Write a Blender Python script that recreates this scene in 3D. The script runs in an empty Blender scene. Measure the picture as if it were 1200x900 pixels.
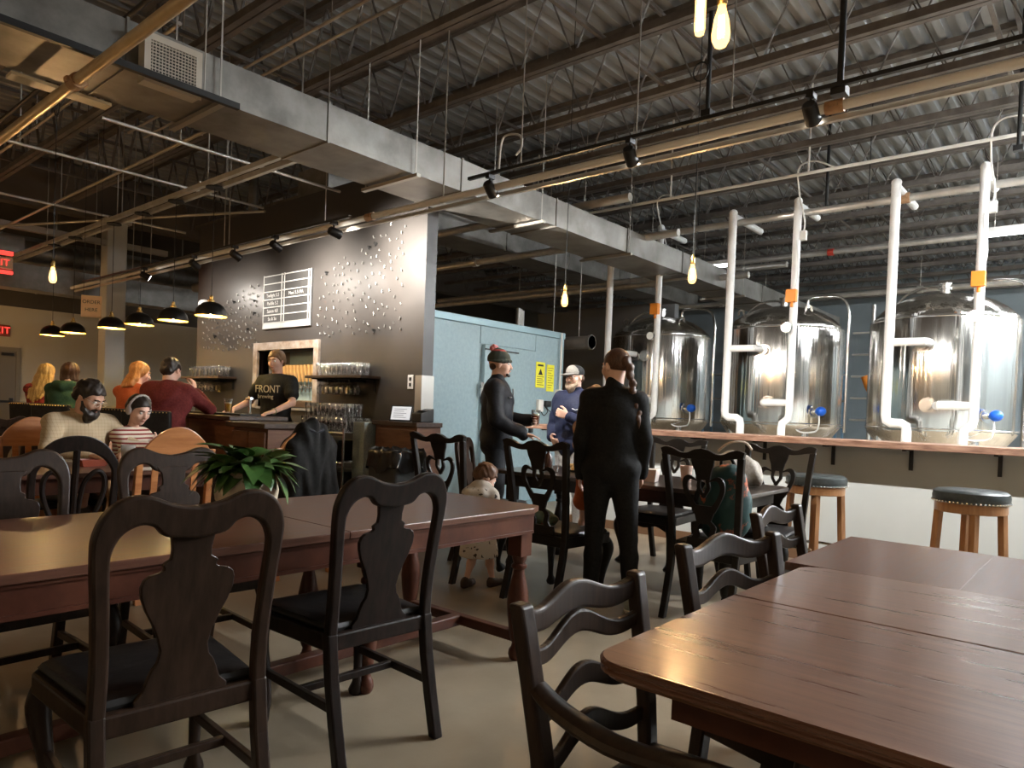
import bpy, math, random
import numpy as np
from mathutils import Vector, Matrix
R = math.radians
PI = math.pi
random.seed(7)
scene = bpy.context.scene
COL = scene.collection

# ------------------------------------------------------------------ camera, world, exposure
def cam_matrix(yaw, pitch, roll, loc):
    base = Matrix(((1, 0, 0), (0, 0, 1), (0, -1, 0)))          # cv camera axes to world
    m = (Matrix.Rotation(yaw, 3, 'Z') @ base @ Matrix.Rotation(pitch, 3, 'X') @ Matrix.Rotation(roll, 3, 'Z'))
    flip = Matrix(((1, 0, 0), (0, -1, 0), (0, 0, -1)))
    mm = (m @ flip).to_4x4()
    mm.translation = loc
    return mm
CAM_H = 1.22
cam_data = bpy.data.cameras.new('camera')
cam_data.sensor_fit = 'HORIZONTAL'
cam_data.sensor_width = 36.0
cam_data.lens = 831.0 / 1200.0 * 36.0
cam_data.shift_y = 48.0 / 1200.0      # the picture is not centred on the lens axis
cam_data.clip_start = 0.02
cam_data.clip_end = 200
cam = bpy.data.objects.new('camera', cam_data)
COL.objects.link(cam)
cam.matrix_world = cam_matrix(R(40.52), R(-1.1), R(-2.16), (0, 0, CAM_H))
scene.camera = cam

world = bpy.data.worlds.new('world')
scene.world = world
world.use_nodes = True
world.node_tree.nodes['Background'].inputs[0].default_value = (0.55, 0.6, 0.66, 1)
world.node_tree.nodes['Background'].inputs[1].default_value = 0.02
scene.view_settings.view_transform = 'Standard'
scene.view_settings.look = 'None'
scene.view_settings.gamma = 1.0
scene.view_settings.use_curve_mapping = False
scene.view_settings.exposure = EXPOSURE = 2.5
scene.cycles.max_bounces = 7
scene.cycles.diffuse_bounces = 4
scene.cycles.glossy_bounces = 4
scene.cycles.transmission_bounces = 6
scene.cycles.transparent_max_bounces = 8
scene.cycles.sample_clamp_indirect = 6.0
scene.cycles.caustics_reflective = False
scene.cycles.caustics_refractive = False

# light levels (W for lamps, strength for glowing surfaces)
L_TUBE = 88.0
L_EDISON = 600.0
L_PEND = 90.0
L_SPOT_WALL = 45.0
L_SPOT_COUNTER = 130.0

# ------------------------------------------------------------------ materials
MATS = {}
def mat(name, c, c2=None, rough=0.5, metal=0.0, scale=8.0, stretch=(1, 1, 1), bump=0.0, detail=4.0, spec=0.5, coat=0.0,
        emit=None, estr=0.0, kind='noise', rvar=0.0, lo=0.35, hi=0.65, trans=0.0, alpha=1.0, ior=1.45, bscale=None, aniso=0.0):
    if name in MATS:
        return MATS[name]
    m = bpy.data.materials.new(name)
    m.use_nodes = True
    nt = m.node_tree
    b = nt.nodes['Principled BSDF']
    b.inputs['Base Color'].default_value = (*c, 1)
    b.inputs['Roughness'].default_value = rough
    b.inputs['Metallic'].default_value = metal
    b.inputs['Specular IOR Level'].default_value = spec
    b.inputs['Coat Weight'].default_value = coat
    b.inputs['Coat Roughness'].default_value = 0.15
    b.inputs['IOR'].default_value = ior
    b.inputs['Transmission Weight'].default_value = trans
    b.inputs['Alpha'].default_value = alpha
    if aniso:
        b.inputs['Anisotropic'].default_value = aniso
    if emit:
        b.inputs['Emission Color'].default_value = (*emit, 1)
        b.inputs['Emission Strength'].default_value = estr
    if c2 is not None or bump or rvar:
        tc = nt.nodes.new('ShaderNodeTexCoord')
        mp = nt.nodes.new('ShaderNodeMapping')
        mp.inputs['Scale'].default_value = stretch
        nt.links.new(tc.outputs['Object'], mp.inputs['Vector'])
        if kind == 'wave':
            tx = nt.nodes.new('ShaderNodeTexWave')
            tx.inputs['Scale'].default_value = scale
            tx.inputs['Distortion'].default_value = 6.0
            tx.inputs['Detail'].default_value = detail
            tx.inputs['Detail Scale'].default_value = 1.2
            out = tx.outputs['Fac']
        elif kind == 'voronoi':
            tx = nt.nodes.new('ShaderNodeTexVoronoi')
            tx.inputs['Scale'].default_value = scale
            out = tx.outputs['Distance']
        else:
            tx = nt.nodes.new('ShaderNodeTexNoise')
            tx.inputs['Scale'].default_value = scale
            tx.inputs['Detail'].default_value = detail
            tx.inputs['Roughness'].default_value = 0.6
            out = tx.outputs['Fac']
        nt.links.new(mp.outputs['Vector'], tx.inputs['Vector'])
        if c2 is not None:
            rp = nt.nodes.new('ShaderNodeValToRGB')
            rp.color_ramp.elements[0].position = lo
            rp.color_ramp.elements[1].position = hi
            rp.color_ramp.elements[0].color = (*c, 1)
            rp.color_ramp.elements[1].color = (*c2, 1)
            nt.links.new(out, rp.inputs['Fac'])
            nt.links.new(rp.outputs['Color'], b.inputs['Base Color'])
        if rvar:
            mr = nt.nodes.new('ShaderNodeMapRange')
            mr.inputs['To Min'].default_value = max(0.02, rough - rvar)
            mr.inputs['To Max'].default_value = min(1, rough + rvar)
            nt.links.new(out, mr.inputs['Value'])
            nt.links.new(mr.outputs['Result'], b.inputs['Roughness'])
        if bump:
            bp = nt.nodes.new('ShaderNodeBump')
            bp.inputs['Strength'].default_value = bump
            bp.inputs['Distance'].default_value = 0.01
            src = out
            if bscale:
                t2 = nt.nodes.new('ShaderNodeTexNoise')
                t2.inputs['Scale'].default_value = bscale
                t2.inputs['Detail'].default_value = 3
                nt.links.new(mp.outputs['Vector'], t2.inputs['Vector'])
                src = t2.outputs['Fac']
            nt.links.new(src, bp.inputs['Height'])
            nt.links.new(bp.outputs['Normal'], b.inputs['Normal'])
    MATS[name] = m
    return m

def emat(name, c, s):
    if name in MATS:
        return MATS[name]
    m = bpy.data.materials.new(name)
    m.use_nodes = True
    nt = m.node_tree
    nt.nodes.clear()
    e = nt.nodes.new('ShaderNodeEmission')
    e.inputs[0].default_value = (*c, 1)
    e.inputs[1].default_value = s
    o = nt.nodes.new('ShaderNodeOutputMaterial')
    nt.links.new(e.outputs[0], o.inputs[0])
    MATS[name] = m
    return m

# ------------------------------------------------------------------ mesh builder
def rotm(axis_to):
    return Vector((0, 0, 1)).rotation_difference(Vector(axis_to).normalized()).to_matrix()

class MB:
    def __init__(s):
        s.v = []
        s.f = []
    def add(s, vs, fs):
        n = len(s.v)
        s.v += [tuple(p) for p in vs]
        s.f += [tuple(i + n for i in f) for f in fs]
        return s
    def box(s, x0, x1, y0, y1, z0, z1):
        vs = [(x, y, z) for z in (z0, z1) for y in (y0, y1) for x in (x0, x1)]
        return s.add(vs, [(0, 2, 3, 1), (4, 5, 7, 6), (0, 1, 5, 4), (2, 6, 7, 3), (0, 4, 6, 2), (1, 3, 7, 5)])
    def bar(s, a, b, w, h, up=(0, 0, 1)):
        a, b = Vector(a), Vector(b)
        d = (b - a).normalized()
        u = Vector(up)
        if abs(d.dot(u)) > 0.99:
            u = Vector((1, 0, 0))
        sx = d.cross(u).normalized() * (w / 2)
        sz = sx.cross(d).normalized() * (h / 2)
        vs = [p + i * sx + j * sz for p in (a, b) for j in (-1, 1) for i in (-1, 1)]
        return s.add(vs, [(0, 1, 3, 2), (4, 6, 7, 5), (0, 4, 5, 1), (2, 3, 7, 6), (0, 2, 6, 4), (1, 5, 7, 3)])
    def tube(s, pts, r, n=8, cap=True, flat=1.0):
        pts = [Vector(p) for p in pts]
        rs = r if isinstance(r, (list, tuple)) else [r] * len(pts)
        t0 = (pts[1] - pts[0]).normalized()
        u = t0.orthogonal().normalized()
        if abs(t0.z) < 0.95:
            u = t0.cross(Vector((0, 0, 1))).normalized()
        vs, fs = [], []
        for i, p in enumerate(pts):
            if i == 0: t = pts[1] - pts[0]
            elif i == len(pts) - 1: t = pts[-1] - pts[-2]
            else: t = (pts[i + 1] - pts[i]).normalized() + (pts[i] - pts[i - 1]).normalized()
            t.normalize()
            u = (u - t * u.dot(t)).normalized()
            w = t.cross(u)
            for k in range(n):
                a = 2 * PI * k / n
                vs.append(p + rs[i] * (math.cos(a) * u + flat * math.sin(a) * w))
        for i in range(len(pts) - 1):
            for k in range(n):
                k2 = (k + 1) % n
                fs.append((i * n + k, i * n + k2, (i + 1) * n + k2, (i + 1) * n + k))
        if cap:
            fs.append(tuple(range(n - 1, -1, -1)))
            m = (len(pts) - 1) * n
            fs.append(tuple(m + k for k in range(n)))
        return s.add(vs, fs)
    def cyl(s, a, b, r, n=12):
        return s.tube([a, b], r, n)
    def lathe(s, prof, n=20, c=(0, 0, 0), cap=True):
        vs, fs = [], []
        for (r, z) in prof:
            for k in range(n):
                a = 2 * PI * k / n
                vs.append((c[0] + r * math.cos(a), c[1] + r * math.sin(a), c[2] + z))
        for i in range(len(prof) - 1):
            for k in range(n):
                k2 = (k + 1) % n
                fs.append((i * n + k, i * n + k2, (i + 1) * n + k2, (i + 1) * n + k))
        if cap:
            fs.append(tuple(range(n - 1, -1, -1)))
            m = (len(prof) - 1) * n
            fs.append(tuple(m + k for k in range(n)))
        return s.add(vs, fs)
    def ell(s, c, r, n=16, m=10):
        prof = [(math.sin(PI * i / m), -math.cos(PI * i / m)) for i in range(m + 1)]
        vs, fs = [], []
        for (pr, pz) in prof:
            for k in range(n):
                a = 2 * PI * k / n
                vs.append((c[0] + r[0] * max(pr, 1e-4) * math.cos(a), c[1] + r[1] * max(pr, 1e-4) * math.sin(a), c[2] + r[2] * pz))
        for i in range(m):
            for k in range(n):
                k2 = (k + 1) % n
                fs.append((i * n + k, i * n + k2, (i + 1) * n + k2, (i + 1) * n + k))
        return s.add(vs, fs)
    def prism(s, outline, z0, z1):
        """convex or simple outline in xy extruded in z"""
        n = len(outline)
        vs = [(x, y, z0) for x, y in outline] + [(x, y, z1) for x, y in outline]
        fs = [tuple(range(n - 1, -1, -1)), tuple(range(n, 2 * n))]
        fs += [(i, (i + 1) % n, n + (i + 1) % n, n + i) for i in range(n)]
        return s.add(vs, fs)
    def rings(s, loops, close=True, cap=True):
        n = len(loops[0])
        vs = [p for l in loops for p in l]
        fs = []
        for i in range(len(loops) - 1):
            for k in range(n if close else n - 1):
                k2 = (k + 1) % n
                fs.append((i * n + k, i * n + k2, (i + 1) * n + k2, (i + 1) * n + k))
        if cap:
            fs.append(tuple(range(n - 1, -1, -1)))
            m = (len(loops) - 1) * n
            fs.append(tuple(m + k for k in range(n)))
        return s.add(vs, fs)
    def strip(s, A, B, t, yf=lambda x, z: 0.0):
        """flat piece between two curves A and B in the xz plane, thickness t along y, y offset from yf(x, z)"""
        n = len(A)
        vs = []
        for (x, z), (x2, z2) in zip(A, B):
            y, y2 = yf(x, z), yf(x2, z2)
            vs += [(x, y - t / 2, z), (x2, y2 - t / 2, z2), (x2, y2 + t / 2, z2), (x, y + t / 2, z)]
        fs = []
        for i in range(n - 1):
            for k in range(4):
                k2 = (k + 1) % 4
                fs.append((i * 4 + k, i * 4 + k2, (i + 1) * 4 + k2, (i + 1) * 4 + k))
        fs.append((3, 2, 1, 0))
        m = (n - 1) * 4
        fs.append((m, m + 1, m + 2, m + 3))
        return s.add(vs, fs)
    def xf(s, M):
        s.v = [tuple(M @ Vector(p)) for p in s.v]
        return s
    def mesh(s, name, m, smooth=False):
        me = bpy.data.meshes.new(name)
        me.from_pydata(s.v, [], s.f)
        me.update()
        if smooth:
            me.polygons.foreach_set('use_smooth', [True] * len(me.polygons))
            if smooth != 'all':
                me.set_sharp_from_angle(angle=R(38))
        if m is not None:
            me.materials.append(m)
        return me
    def build(s, name, m, parent=None, smooth=False, bevel=0.0, seg=2, loc=None, rot=None):
        o = bpy.data.objects.new(name, s.mesh(name, m, smooth))
        COL.objects.link(o)
        if parent is not None:
            o.parent = parent
        if loc is not None:
            o.location = loc
        if rot is not None:
            o.rotation_euler = rot
        if bevel:
            b = o.modifiers.new('bevel', 'BEVEL')
            b.width = bevel
            b.segments = seg
            b.limit_method = 'ANGLE'
            b.angle_limit = R(35)
            b.harden_normals = False
        return o

def arc(c, r, a0, a1, n, plane='xz', r2=None):
    r2 = r2 or r
    out = []
    for i in range(n + 1):
        a = R(a0 + (a1 - a0) * i / n)
        out.append((c[0] + r * math.cos(a), c[1] + r2 * math.sin(a)))
    return out

def smooth_path(pts, n=6, closed=False):
    """catmull rom through points of any dimension"""
    P = [np.array(p, float) for p in pts]
    N = len(P)
    out = []
    rng = range(N) if closed else range(N - 1)
    for i in rng:
        if closed:
            p0, p1, p2, p3 = P[(i - 1) % N], P[i], P[(i + 1) % N], P[(i + 2) % N]
        else:
            p0, p1, p2, p3 = P[max(i - 1, 0)], P[i], P[i + 1], P[min(i + 2, N - 1)]
        for k in range(n):
            t = k / n
            out.append(tuple(0.5 * ((2 * p1) + (-p0 + p2) * t + (2 * p0 - 5 * p1 + 4 * p2 - p3) * t * t + (-p0 + 3 * p1 - 3 * p2 + p3) * t ** 3)))
    if not closed:
        out.append(tuple(P[-1]))
    return out

def tag(o, label, cat, group=None, kind=None):
    if label: o['label'] = label
    if cat: o['category'] = cat
    if group: o['group'] = group
    if kind: o['kind'] = kind
    return o
def thing(name, label, cat, loc=(0, 0, 0), rz=0.0, group=None):
    o = bpy.data.objects.new(name, None)
    o.empty_display_size = 0.1
    COL.objects.link(o)
    o.location = loc
    o.rotation_euler = (0, 0, rz)
    return tag(o, label, cat, group)
def struct(o, label=None, cat=None):
    o['kind'] = 'structure'
    if label: o['label'] = label
    if cat: o['category'] = cat
    return o
def copy_tree(o, parent=None):
    c = o.copy()
    COL.objects.link(c)
    if parent is not None:
        c.parent = parent
    for ch in [x for x in KIDS.get(o.name, [])]:
        copy_tree(ch, c)
    return c
KIDS = {}
def index_kids(root):
    """remember the children of a finished thing so copying stays quick"""
    def rec(o, allobj):
        KIDS[o.name] = [c for c in allobj if c.parent == o]
        for c in KIDS[o.name]:
            rec(c, allobj)
    rec(root, list(COL.objects))
def dup(root, loc, rz, label=None, group=None):
    if root.name not in KIDS:
        index_kids(root)
    c = copy_tree(root)
    c.location = loc
    c.rotation_euler = (0, 0, rz)
    if label: c['label'] = label
    if group: c['group'] = group
    return c
def text_obj(name, body, size, m, parent=None, loc=(0, 0, 0), rot=(0, 0, 0), ext=0.001, align='CENTER', sx=1.0):
    cu = bpy.data.curves.new(name, 'FONT')
    cu.body = body
    cu.size = size
    cu.extrude = ext
    cu.align_x = align
    cu.align_y = 'CENTER'
    cu.materials.append(m)
    o = bpy.data.objects.new(name, cu)
    COL.objects.link(o)
    o.parent = parent
    o.location = loc
    o.rotation_euler = rot
    o.scale = (sx, 1, 1)
    bpy.context.view_layer.update()
    me = bpy.data.meshes.new_from_object(o)
    me.name = name
    n = bpy.data.objects.new(name, me)
    COL.objects.link(n)
    n.parent = parent
    n.location = loc
    n.rotation_euler = rot
    n.scale = (sx, 1, 1)
    bpy.data.objects.remove(o)
    return n
def spot(name, loc, target, power, color, angle, blend=0.5, parent=None, radius=0.03):
    l = bpy.data.lights.new(name, 'SPOT')
    l.energy = power
    l.color = color
    l.spot_size = R(angle)
    l.spot_blend = blend
    l.shadow_soft_size = radius
    o = bpy.data.objects.new(name, l)
    COL.objects.link(o)
    d = Vector(target) - Vector(loc)
    q = d.to_track_quat('-Z', 'Y')
    o.matrix_world = Matrix.Translation(loc) @ q.to_matrix().to_4x4()
    return o
# ------------------------------------------------------------------ palette
M_FLOOR = mat('concrete', (0.26, 0.205, 0.140), (0.345, 0.28, 0.198), rough=0.40, scale=1.4, detail=8, rvar=0.1, spec=0.4, bump=0.04, bscale=60)
M_DECK = mat('deck_steel', (0.26, 0.275, 0.285), (0.36, 0.378, 0.39), rough=0.6, metal=0.0, scale=1.2, stretch=(3, 0.3, 1))
M_JOIST = mat('joist_paint', (0.085, 0.075, 0.067), (0.15, 0.133, 0.118), rough=0.6, scale=5)
M_BLACKWALL = mat('black_satin_paint', (0.032, 0.029, 0.027), (0.045, 0.040, 0.037), rough=0.36, scale=1.3, rvar=0.05, spec=0.6, detail=6)
M_BEIGE = mat('beige_paint', (0.52, 0.48, 0.38), (0.56, 0.52, 0.41), rough=0.7, scale=0.7)
M_BROWNBAND = mat('brown_paint', (0.075, 0.066, 0.055), (0.10, 0.09, 0.076), rough=0.7, scale=0.9)
M_GREYWALL = mat('grey_paint', (0.17, 0.20, 0.215), (0.22, 0.255, 0.27), rough=0.7, scale=0.6)
M_DARKGREY = mat('dark_grey_paint', (0.10, 0.105, 0.105), (0.13, 0.135, 0.135), rough=0.6, scale=1.0)
M_WHITEWALL = mat('white_wall_paint', (0.47, 0.505, 0.505), (0.52, 0.555, 0.555), rough=0.6, scale=1.2)
M_GALV = mat('galvanised', (0.16, 0.152, 0.138), (0.33, 0.318, 0.295), rough=0.46, metal=0.6, scale=2.2, rvar=0.12, detail=8)
M_WHITEPAINT = mat('white_paint_metal', (0.70, 0.69, 0.66), rough=0.45)
M_PIPE = mat('silver_pipe', (0.50, 0.48, 0.44), (0.64, 0.62, 0.58), rough=0.35, metal=0.6, scale=6)
M_BLACK = mat('black_metal', (0.012, 0.012, 0.012), rough=0.45, metal=0.0)
M_BRASS = mat('brass', (0.55, 0.38, 0.14), rough=0.3, metal=1.0)
M_CONDUIT = mat('conduit', (0.42, 0.39, 0.34), rough=0.4, metal=0.8)
M_STEEL = mat('stainless', (0.62, 0.60, 0.56), (0.70, 0.68, 0.64), rough=0.15, metal=1.0, scale=3.2, stretch=(5, 5, .10), rvar=0.04, bump=0.75, detail=2)
M_STEEL2 = mat('stainless_fitting', (0.66, 0.65, 0.63), rough=0.22, metal=1.0)
M_PVC = mat('white_pipe_wrap', (0.80, 0.80, 0.79), (0.86, 0.86, 0.85), rough=0.5, scale=9, bump=0.05)
M_COOLER = mat('cooler_panel', (0.235, 0.335, 0.375), (0.275, 0.38, 0.42), rough=0.45, scale=22, bump=0.1, metal=0.1)
M_COOLER2 = mat('cooler_trim', (0.26, 0.39, 0.44), rough=0.4, metal=0.2)
M_WOODTOP = mat('counter_plank_wood', (0.15, 0.075, 0.05), (0.36, 0.22, 0.155), rough=0.5, scale=5, stretch=(1.2, 9, 9), detail=8, bump=0.05)
M_TABLE = mat('mahogany', (0.115, 0.052, 0.032), (0.235, 0.118, 0.074), rough=0.29, scale=2.2, stretch=(1, 16, 16), detail=10, coat=0.10, spec=0.5, bump=0.06, rvar=0.08, lo=0.32, hi=0.68)
M_TABLE_Y = mat('mahogany_long', (0.080, 0.032, 0.020), (0.150, 0.066, 0.040), rough=0.36, scale=4.5, stretch=(14, 1, 14), detail=9, coat=0.10, spec=0.4, bump=0.05, rvar=0.07, lo=0.3, hi=0.7)
M_TABLE_DK = mat('mahogany_frame', (0.060, 0.019, 0.011), (0.105, 0.036, 0.02), rough=0.36, scale=6, stretch=(1, 1, 1), detail=6, coat=0.0, spec=0.3)
M_CHAIR = mat('dark_walnut', (0.009, 0.006, 0.005), (0.020, 0.012, 0.009), rough=0.36, scale=9, stretch=(6, 6, 1), detail=6, coat=0.0, spec=0.28)
M_CHAIR_B = mat('brown_walnut', (0.019, 0.011, 0.007), (0.038, 0.021, 0.013), rough=0.38, scale=9, stretch=(6, 6, 1), detail=6, coat=0.0, spec=0.3)
M_CHAIR_K = mat('ebony_finish', (0.008, 0.007, 0.006), (0.016, 0.013, 0.011), rough=0.36, scale=9, detail=6, coat=0.0, spec=0.3)
M_SEATBLK = mat('black_leather', (0.010, 0.009, 0.009), (0.018, 0.016, 0.015), rough=0.42, scale=30, bump=0.1)
M_PINE = mat('orange_pine', (0.36, 0.13, 0.04), (0.50, 0.21, 0.075), rough=0.38, scale=5, stretch=(1, 1, 6), detail=6, coat=0.25)
M_STOOLWOOD = mat('stool_oak', (0.30, 0.135, 0.055), (0.42, 0.21, 0.09), rough=0.4, scale=6, stretch=(5, 5, 0.7), detail=6, coat=0.2)
M_STOOLSEAT = mat('charcoal_vinyl', (0.035, 0.042, 0.042), (0.05, 0.06, 0.06), rough=0.38, scale=40, bump=0.06)
M_BARWOOD = mat('bar_dark_wood', (0.032, 0.018, 0.012), (0.065, 0.036, 0.022), rough=0.45, scale=4, stretch=(1, 6, 6), detail=7)
M_BARFRONT = mat('bar_front_wood', (0.10, 0.040, 0.020), (0.17, 0.075, 0.037), rough=0.5, scale=4, stretch=(1, 1, 7), detail=7)
M_RUSTWOOD = mat('frame_barnwood', (0.19, 0.13, 0.085), (0.36, 0.31, 0.265), rough=0.65, scale=7, detail=8, bump=0.1)
def thin_glass():
    m = bpy.data.materials.new('clear_glass'); m.use_nodes = True
    nt = m.node_tree; nt.nodes.clear()
    tr = nt.nodes.new('ShaderNodeBsdfTransparent'); gl = nt.nodes.new('ShaderNodeBsdfGlossy'); gl.inputs['Roughness'].default_value = .12
    lw = nt.nodes.new('ShaderNodeLayerWeight'); lw.inputs[0].default_value = .42
    mx = nt.nodes.new('ShaderNodeMixShader'); o = nt.nodes.new('ShaderNodeOutputMaterial')
    nt.links.new(lw.outputs['Facing'], mx.inputs[0]); nt.links.new(tr.outputs[0], mx.inputs[1]); nt.links.new(gl.outputs[0], mx.inputs[2]); nt.links.new(mx.outputs[0], o.inputs[0])
    return m
M_GLASS = thin_glass()

# ------------------------------------------------------------------ room shell
XL, XR, YF, YB, ZC = -18.0, 5.0, -4.0, 21.0, 5.3
struct(MB().box(XL - .2, XR + .2, YF - .2, YB + .2, -0.12, 0.0).build('floor', M_FLOOR), 'worn beige polished concrete floor of the taproom', 'floor')
mb = MB()
prof = []
x = XL
while x < XR:
    prof += [(x, ZC), (x + .07, ZC), (x + .095, ZC + .075), (x + .175, ZC + .075)]
    x += .20
prof.append((x, ZC))
n = len(prof)
mb.add([(px, YF - .2, pz) for px, pz in prof] + [(px, YB + .2, pz) for px, pz in prof] +
       [(px, YF - .2, pz + .02) for px, pz in prof] + [(px, YB + .2, pz + .02) for px, pz in prof],
       [(i, n + i, n + i + 1, i + 1) for i in range(n - 1)] + [(2 * n + i, 2 * n + i + 1, 3 * n + i + 1, 3 * n + i) for i in range(n - 1)])
struct(mb.build('ceiling', M_DECK), 'grey corrugated steel roof deck over the whole hall', 'ceiling')

# left end wall: beige below, brown band above, with a door
DY0, DY1, DZ = 3.72, 4.66, 2.13
mb = MB()
mb.box(XL - .15, XL, YF, DY0, 0, 3.05)
mb.box(XL - .15, XL, DY1, YB, 0, 3.05)
mb.box(XL - .15, XL, DY0, DY1, DZ, 3.05)
w = struct(mb.build('wall_left', M_BEIGE), 'beige end wall behind the bar seats', 'wall')
MB().box(XL - .15, XL + .01, YF, YB, 3.05, ZC).build('upper_band', M_BROWNBAND, w)
d = struct(thing('door_1', 'grey steel exit door at the far left edge', 'door', (XL, 0, 0)))
M_DOOR = mat('door_paint', (0.20, 0.185, 0.15), (0.23, 0.21, 0.17), rough=0.5, scale=1)
mb = MB().box(-.04, 0.0, DY0 + .03, DY1 - .03, .01, DZ - .03)
mb.build('leaf', M_DOOR, d)
mb = MB().box(-.05, .03, DY1 - .03, DY1 + .05, 0, DZ + .05).box(-.05, .03, DY0 - .05, DY0 + .03, 0, DZ + .05).box(-.05, .03, DY0 + .03, DY1 - .03, DZ - .03, DZ + .05)
mb.build('door_frame', mat('door_frame_paint', (0.26, 0.24, 0.19), rough=.5), d)
mb = MB().box(0.02, .06, DY0 + .1, DY1 - .08, 1.0, 1.05).box(0, .05, DY1 - .14, DY1 - .08, .95, 1.1)
mb.build('push_bar', M_BLACK, d)
MB().box(0.0, .05, DY1 - .3, DY1 - .08, DZ - .13, DZ - .07).build('door_closer', M_BLACK, d)

# remaining shell
struct(MB().box(XL, XR, YF - .15, YF, 0, ZC).build('wall_front', M_BEIGE), 'beige wall on the side of the photographer', 'wall')
struct(MB().box(XR, XR + .15, YF, YB, 0, ZC).build('wall_right', M_GREYWALL), 'grey wall on the right beyond the tanks', 'wall')
struct(MB().box(XL, XR, YB, YB + .15, 0, ZC).build('wall_back', M_GREYWALL), 'blue grey rear wall of the brewery', 'wall')
struct(MB().box(-9.0, -5.95, 11.2, 11.35, 0, 3.2).build('wall_partition', M_DARKGREY), 'dark grey partition beyond the blue walk-in cooler', 'wall')

# black bar wall with tap window opening
BW0, BW1, BY = -10.55, -5.53, 5.0
TX0, TX1, TZ0, TZ1 = -8.76, -7.46, 1.16, 1.90
mb = MB()
mb.box(BW0, TX0, BY, BY + .15, 0, 3.8).box(TX1, BW1, BY, BY + .15, 0, 3.8)
mb.box(TX0, TX1, BY, BY + .15, 0, TZ0).box(TX0, TX1, BY, BY + .15, TZ1, 3.8)
w = struct(mb.build('wall_bar', M_BLACKWALL), 'tall matt black feature wall behind the bar', 'wall')
struct(MB().box(BW1, BW1 + .012, BY - .012, BY + .16, 0.5, 1.56).box(BW1 - .09, BW1, BY - .012, BY, .5, 1.56).build('trim_2', mat('corner_guard_steel', (.42, .41, .38), rough=.35, metal=.6)), 'pale steel corner guard on the end of the black wall', 'corner guard')
t = struct(thing('window_1', 'wood-framed tap window with wooden tap handles in the black wall', 'window', (0, BY, 0)))
fw = .1
for nm, bx in (('top_rail', (TX0 - fw, TX1 + fw, TZ1, TZ1 + fw)), ('side_rail', (TX0 - fw, TX0, TZ0 - .02, TZ1)), ('side_rail', (TX1, TX1 + fw, TZ0 - .02, TZ1))):
    MB().box(bx[0], bx[1], -.035, .05, bx[2], bx[3]).build(nm, M_RUSTWOOD, t, bevel=.004)
mb = MB().box(TX0, TX1, .32, .34, TZ0 - .02, TZ1)
mb.build('back_panel', mat('tap_back', (0.16, 0.15, 0.14), (0.24, 0.225, 0.20), rough=.45, metal=.4, scale=3), t)
mb = MB().box(TX0 - .01, TX0, .05, .34, TZ0, TZ1).box(TX1, TX1 + .01, .05, .34, TZ0, TZ1).box(TX0, TX1, .05, .34, TZ1, TZ1 + .01).box(TX0, TX1, -.03, .34, TZ0 - .03, TZ0)
mb.build('recess_lining', mat('tap_lining', (0.22, 0.20, 0.18), rough=.5), t)
MB().box(TX0 + .05, TX1 - .03, .02, .3, TZ0, TZ0 + .10).build('drip_tray', M_STEEL2, t, bevel=.01)
M_TAPWOOD = mat('tap_handle_wood', (0.60, 0.33, 0.11), (0.72, 0.43, 0.17), rough=.4, scale=8)
th = MB().add([], [])
th.rings([[(a, b, 0) for a, b in ((-.012, -.012), (.012, -.012), (.012, .012), (-.012, .012))], [(a, b, .22) for a, b in ((-.024, -.016), (.024, -.016), (.024, .016), (-.024, .016))]])
hm = th.mesh('tap_handle', M_TAPWOOD)
fm = MB().cyl((0, 0, 0), (0, 0, -.06), .012, 8).cyl((0, .0, -.05), (0, .12, -.05), .01, 8).cyl((0, -.02, -.06), (0, -.02, -.12), .009, 8).mesh('faucet', M_STEEL2, True)
for i in range(14):
    hx = TX0 + .12 + i * .082
    o = bpy.data.objects.new('tap_handle', hm); COL.objects.link(o); o.parent = t
    o.location = (hx, .18, 1.50); o.rotation_euler = (R(12), R(8), 0)
    f = bpy.data.objects.new('faucet', fm); COL.objects.link(f); f.parent = t; f.location = (hx, .19, 1.49)
MB().cyl((TX0, .3, 1.44), (TX1, .3, 1.44), .03, 10).build('tap_manifold', M_STEEL2, t, smooth=True)

# bulkhead and column at the far left bay line
GX = -14.2
struct(MB().box(GX - .25, GX, YF, YB, 4.42, ZC - .03).build('trim_1', mat('bulkhead_paint', (.10, .085, .07), (.13, .11, .09), rough=.7, scale=1)), 'brown bulkhead beam crossing the left bay under the roof', 'beam')
c = struct(thing('column', 'grey steel column standing behind the bar pendants', 'column', (GX + .1, 5.1, 0)))
M_COLM = mat('column_paint', (.46, .46, .43), (.50, .50, .47), rough=.45, scale=2)
MB().box(-.17, .17, -.17, .17, 0.03, 4.42).build('shaft', M_COLM, c, bevel=.02)
MB().box(-.22, .22, -.22, .22, 4.36, 4.42).build('cap_plate', M_COLM, c)
MB().box(-.25, .25, -.25, .25, 0, .03).build('base_plate', M_COLM, c)

# counter half wall
CWY = 6.5
w = struct(MB().box(-4.85, XR, CWY, CWY + .14, 0, 1.035).build('wall_counter', M_WHITEWALL), 'white half wall under the long wooden drink rail', 'wall')
MB().box(-4.85, XR, CWY - .015, CWY, 0, .09).build('baseboard', mat('brown_base', (.16, .09, .05), rough=.5), w)

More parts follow.
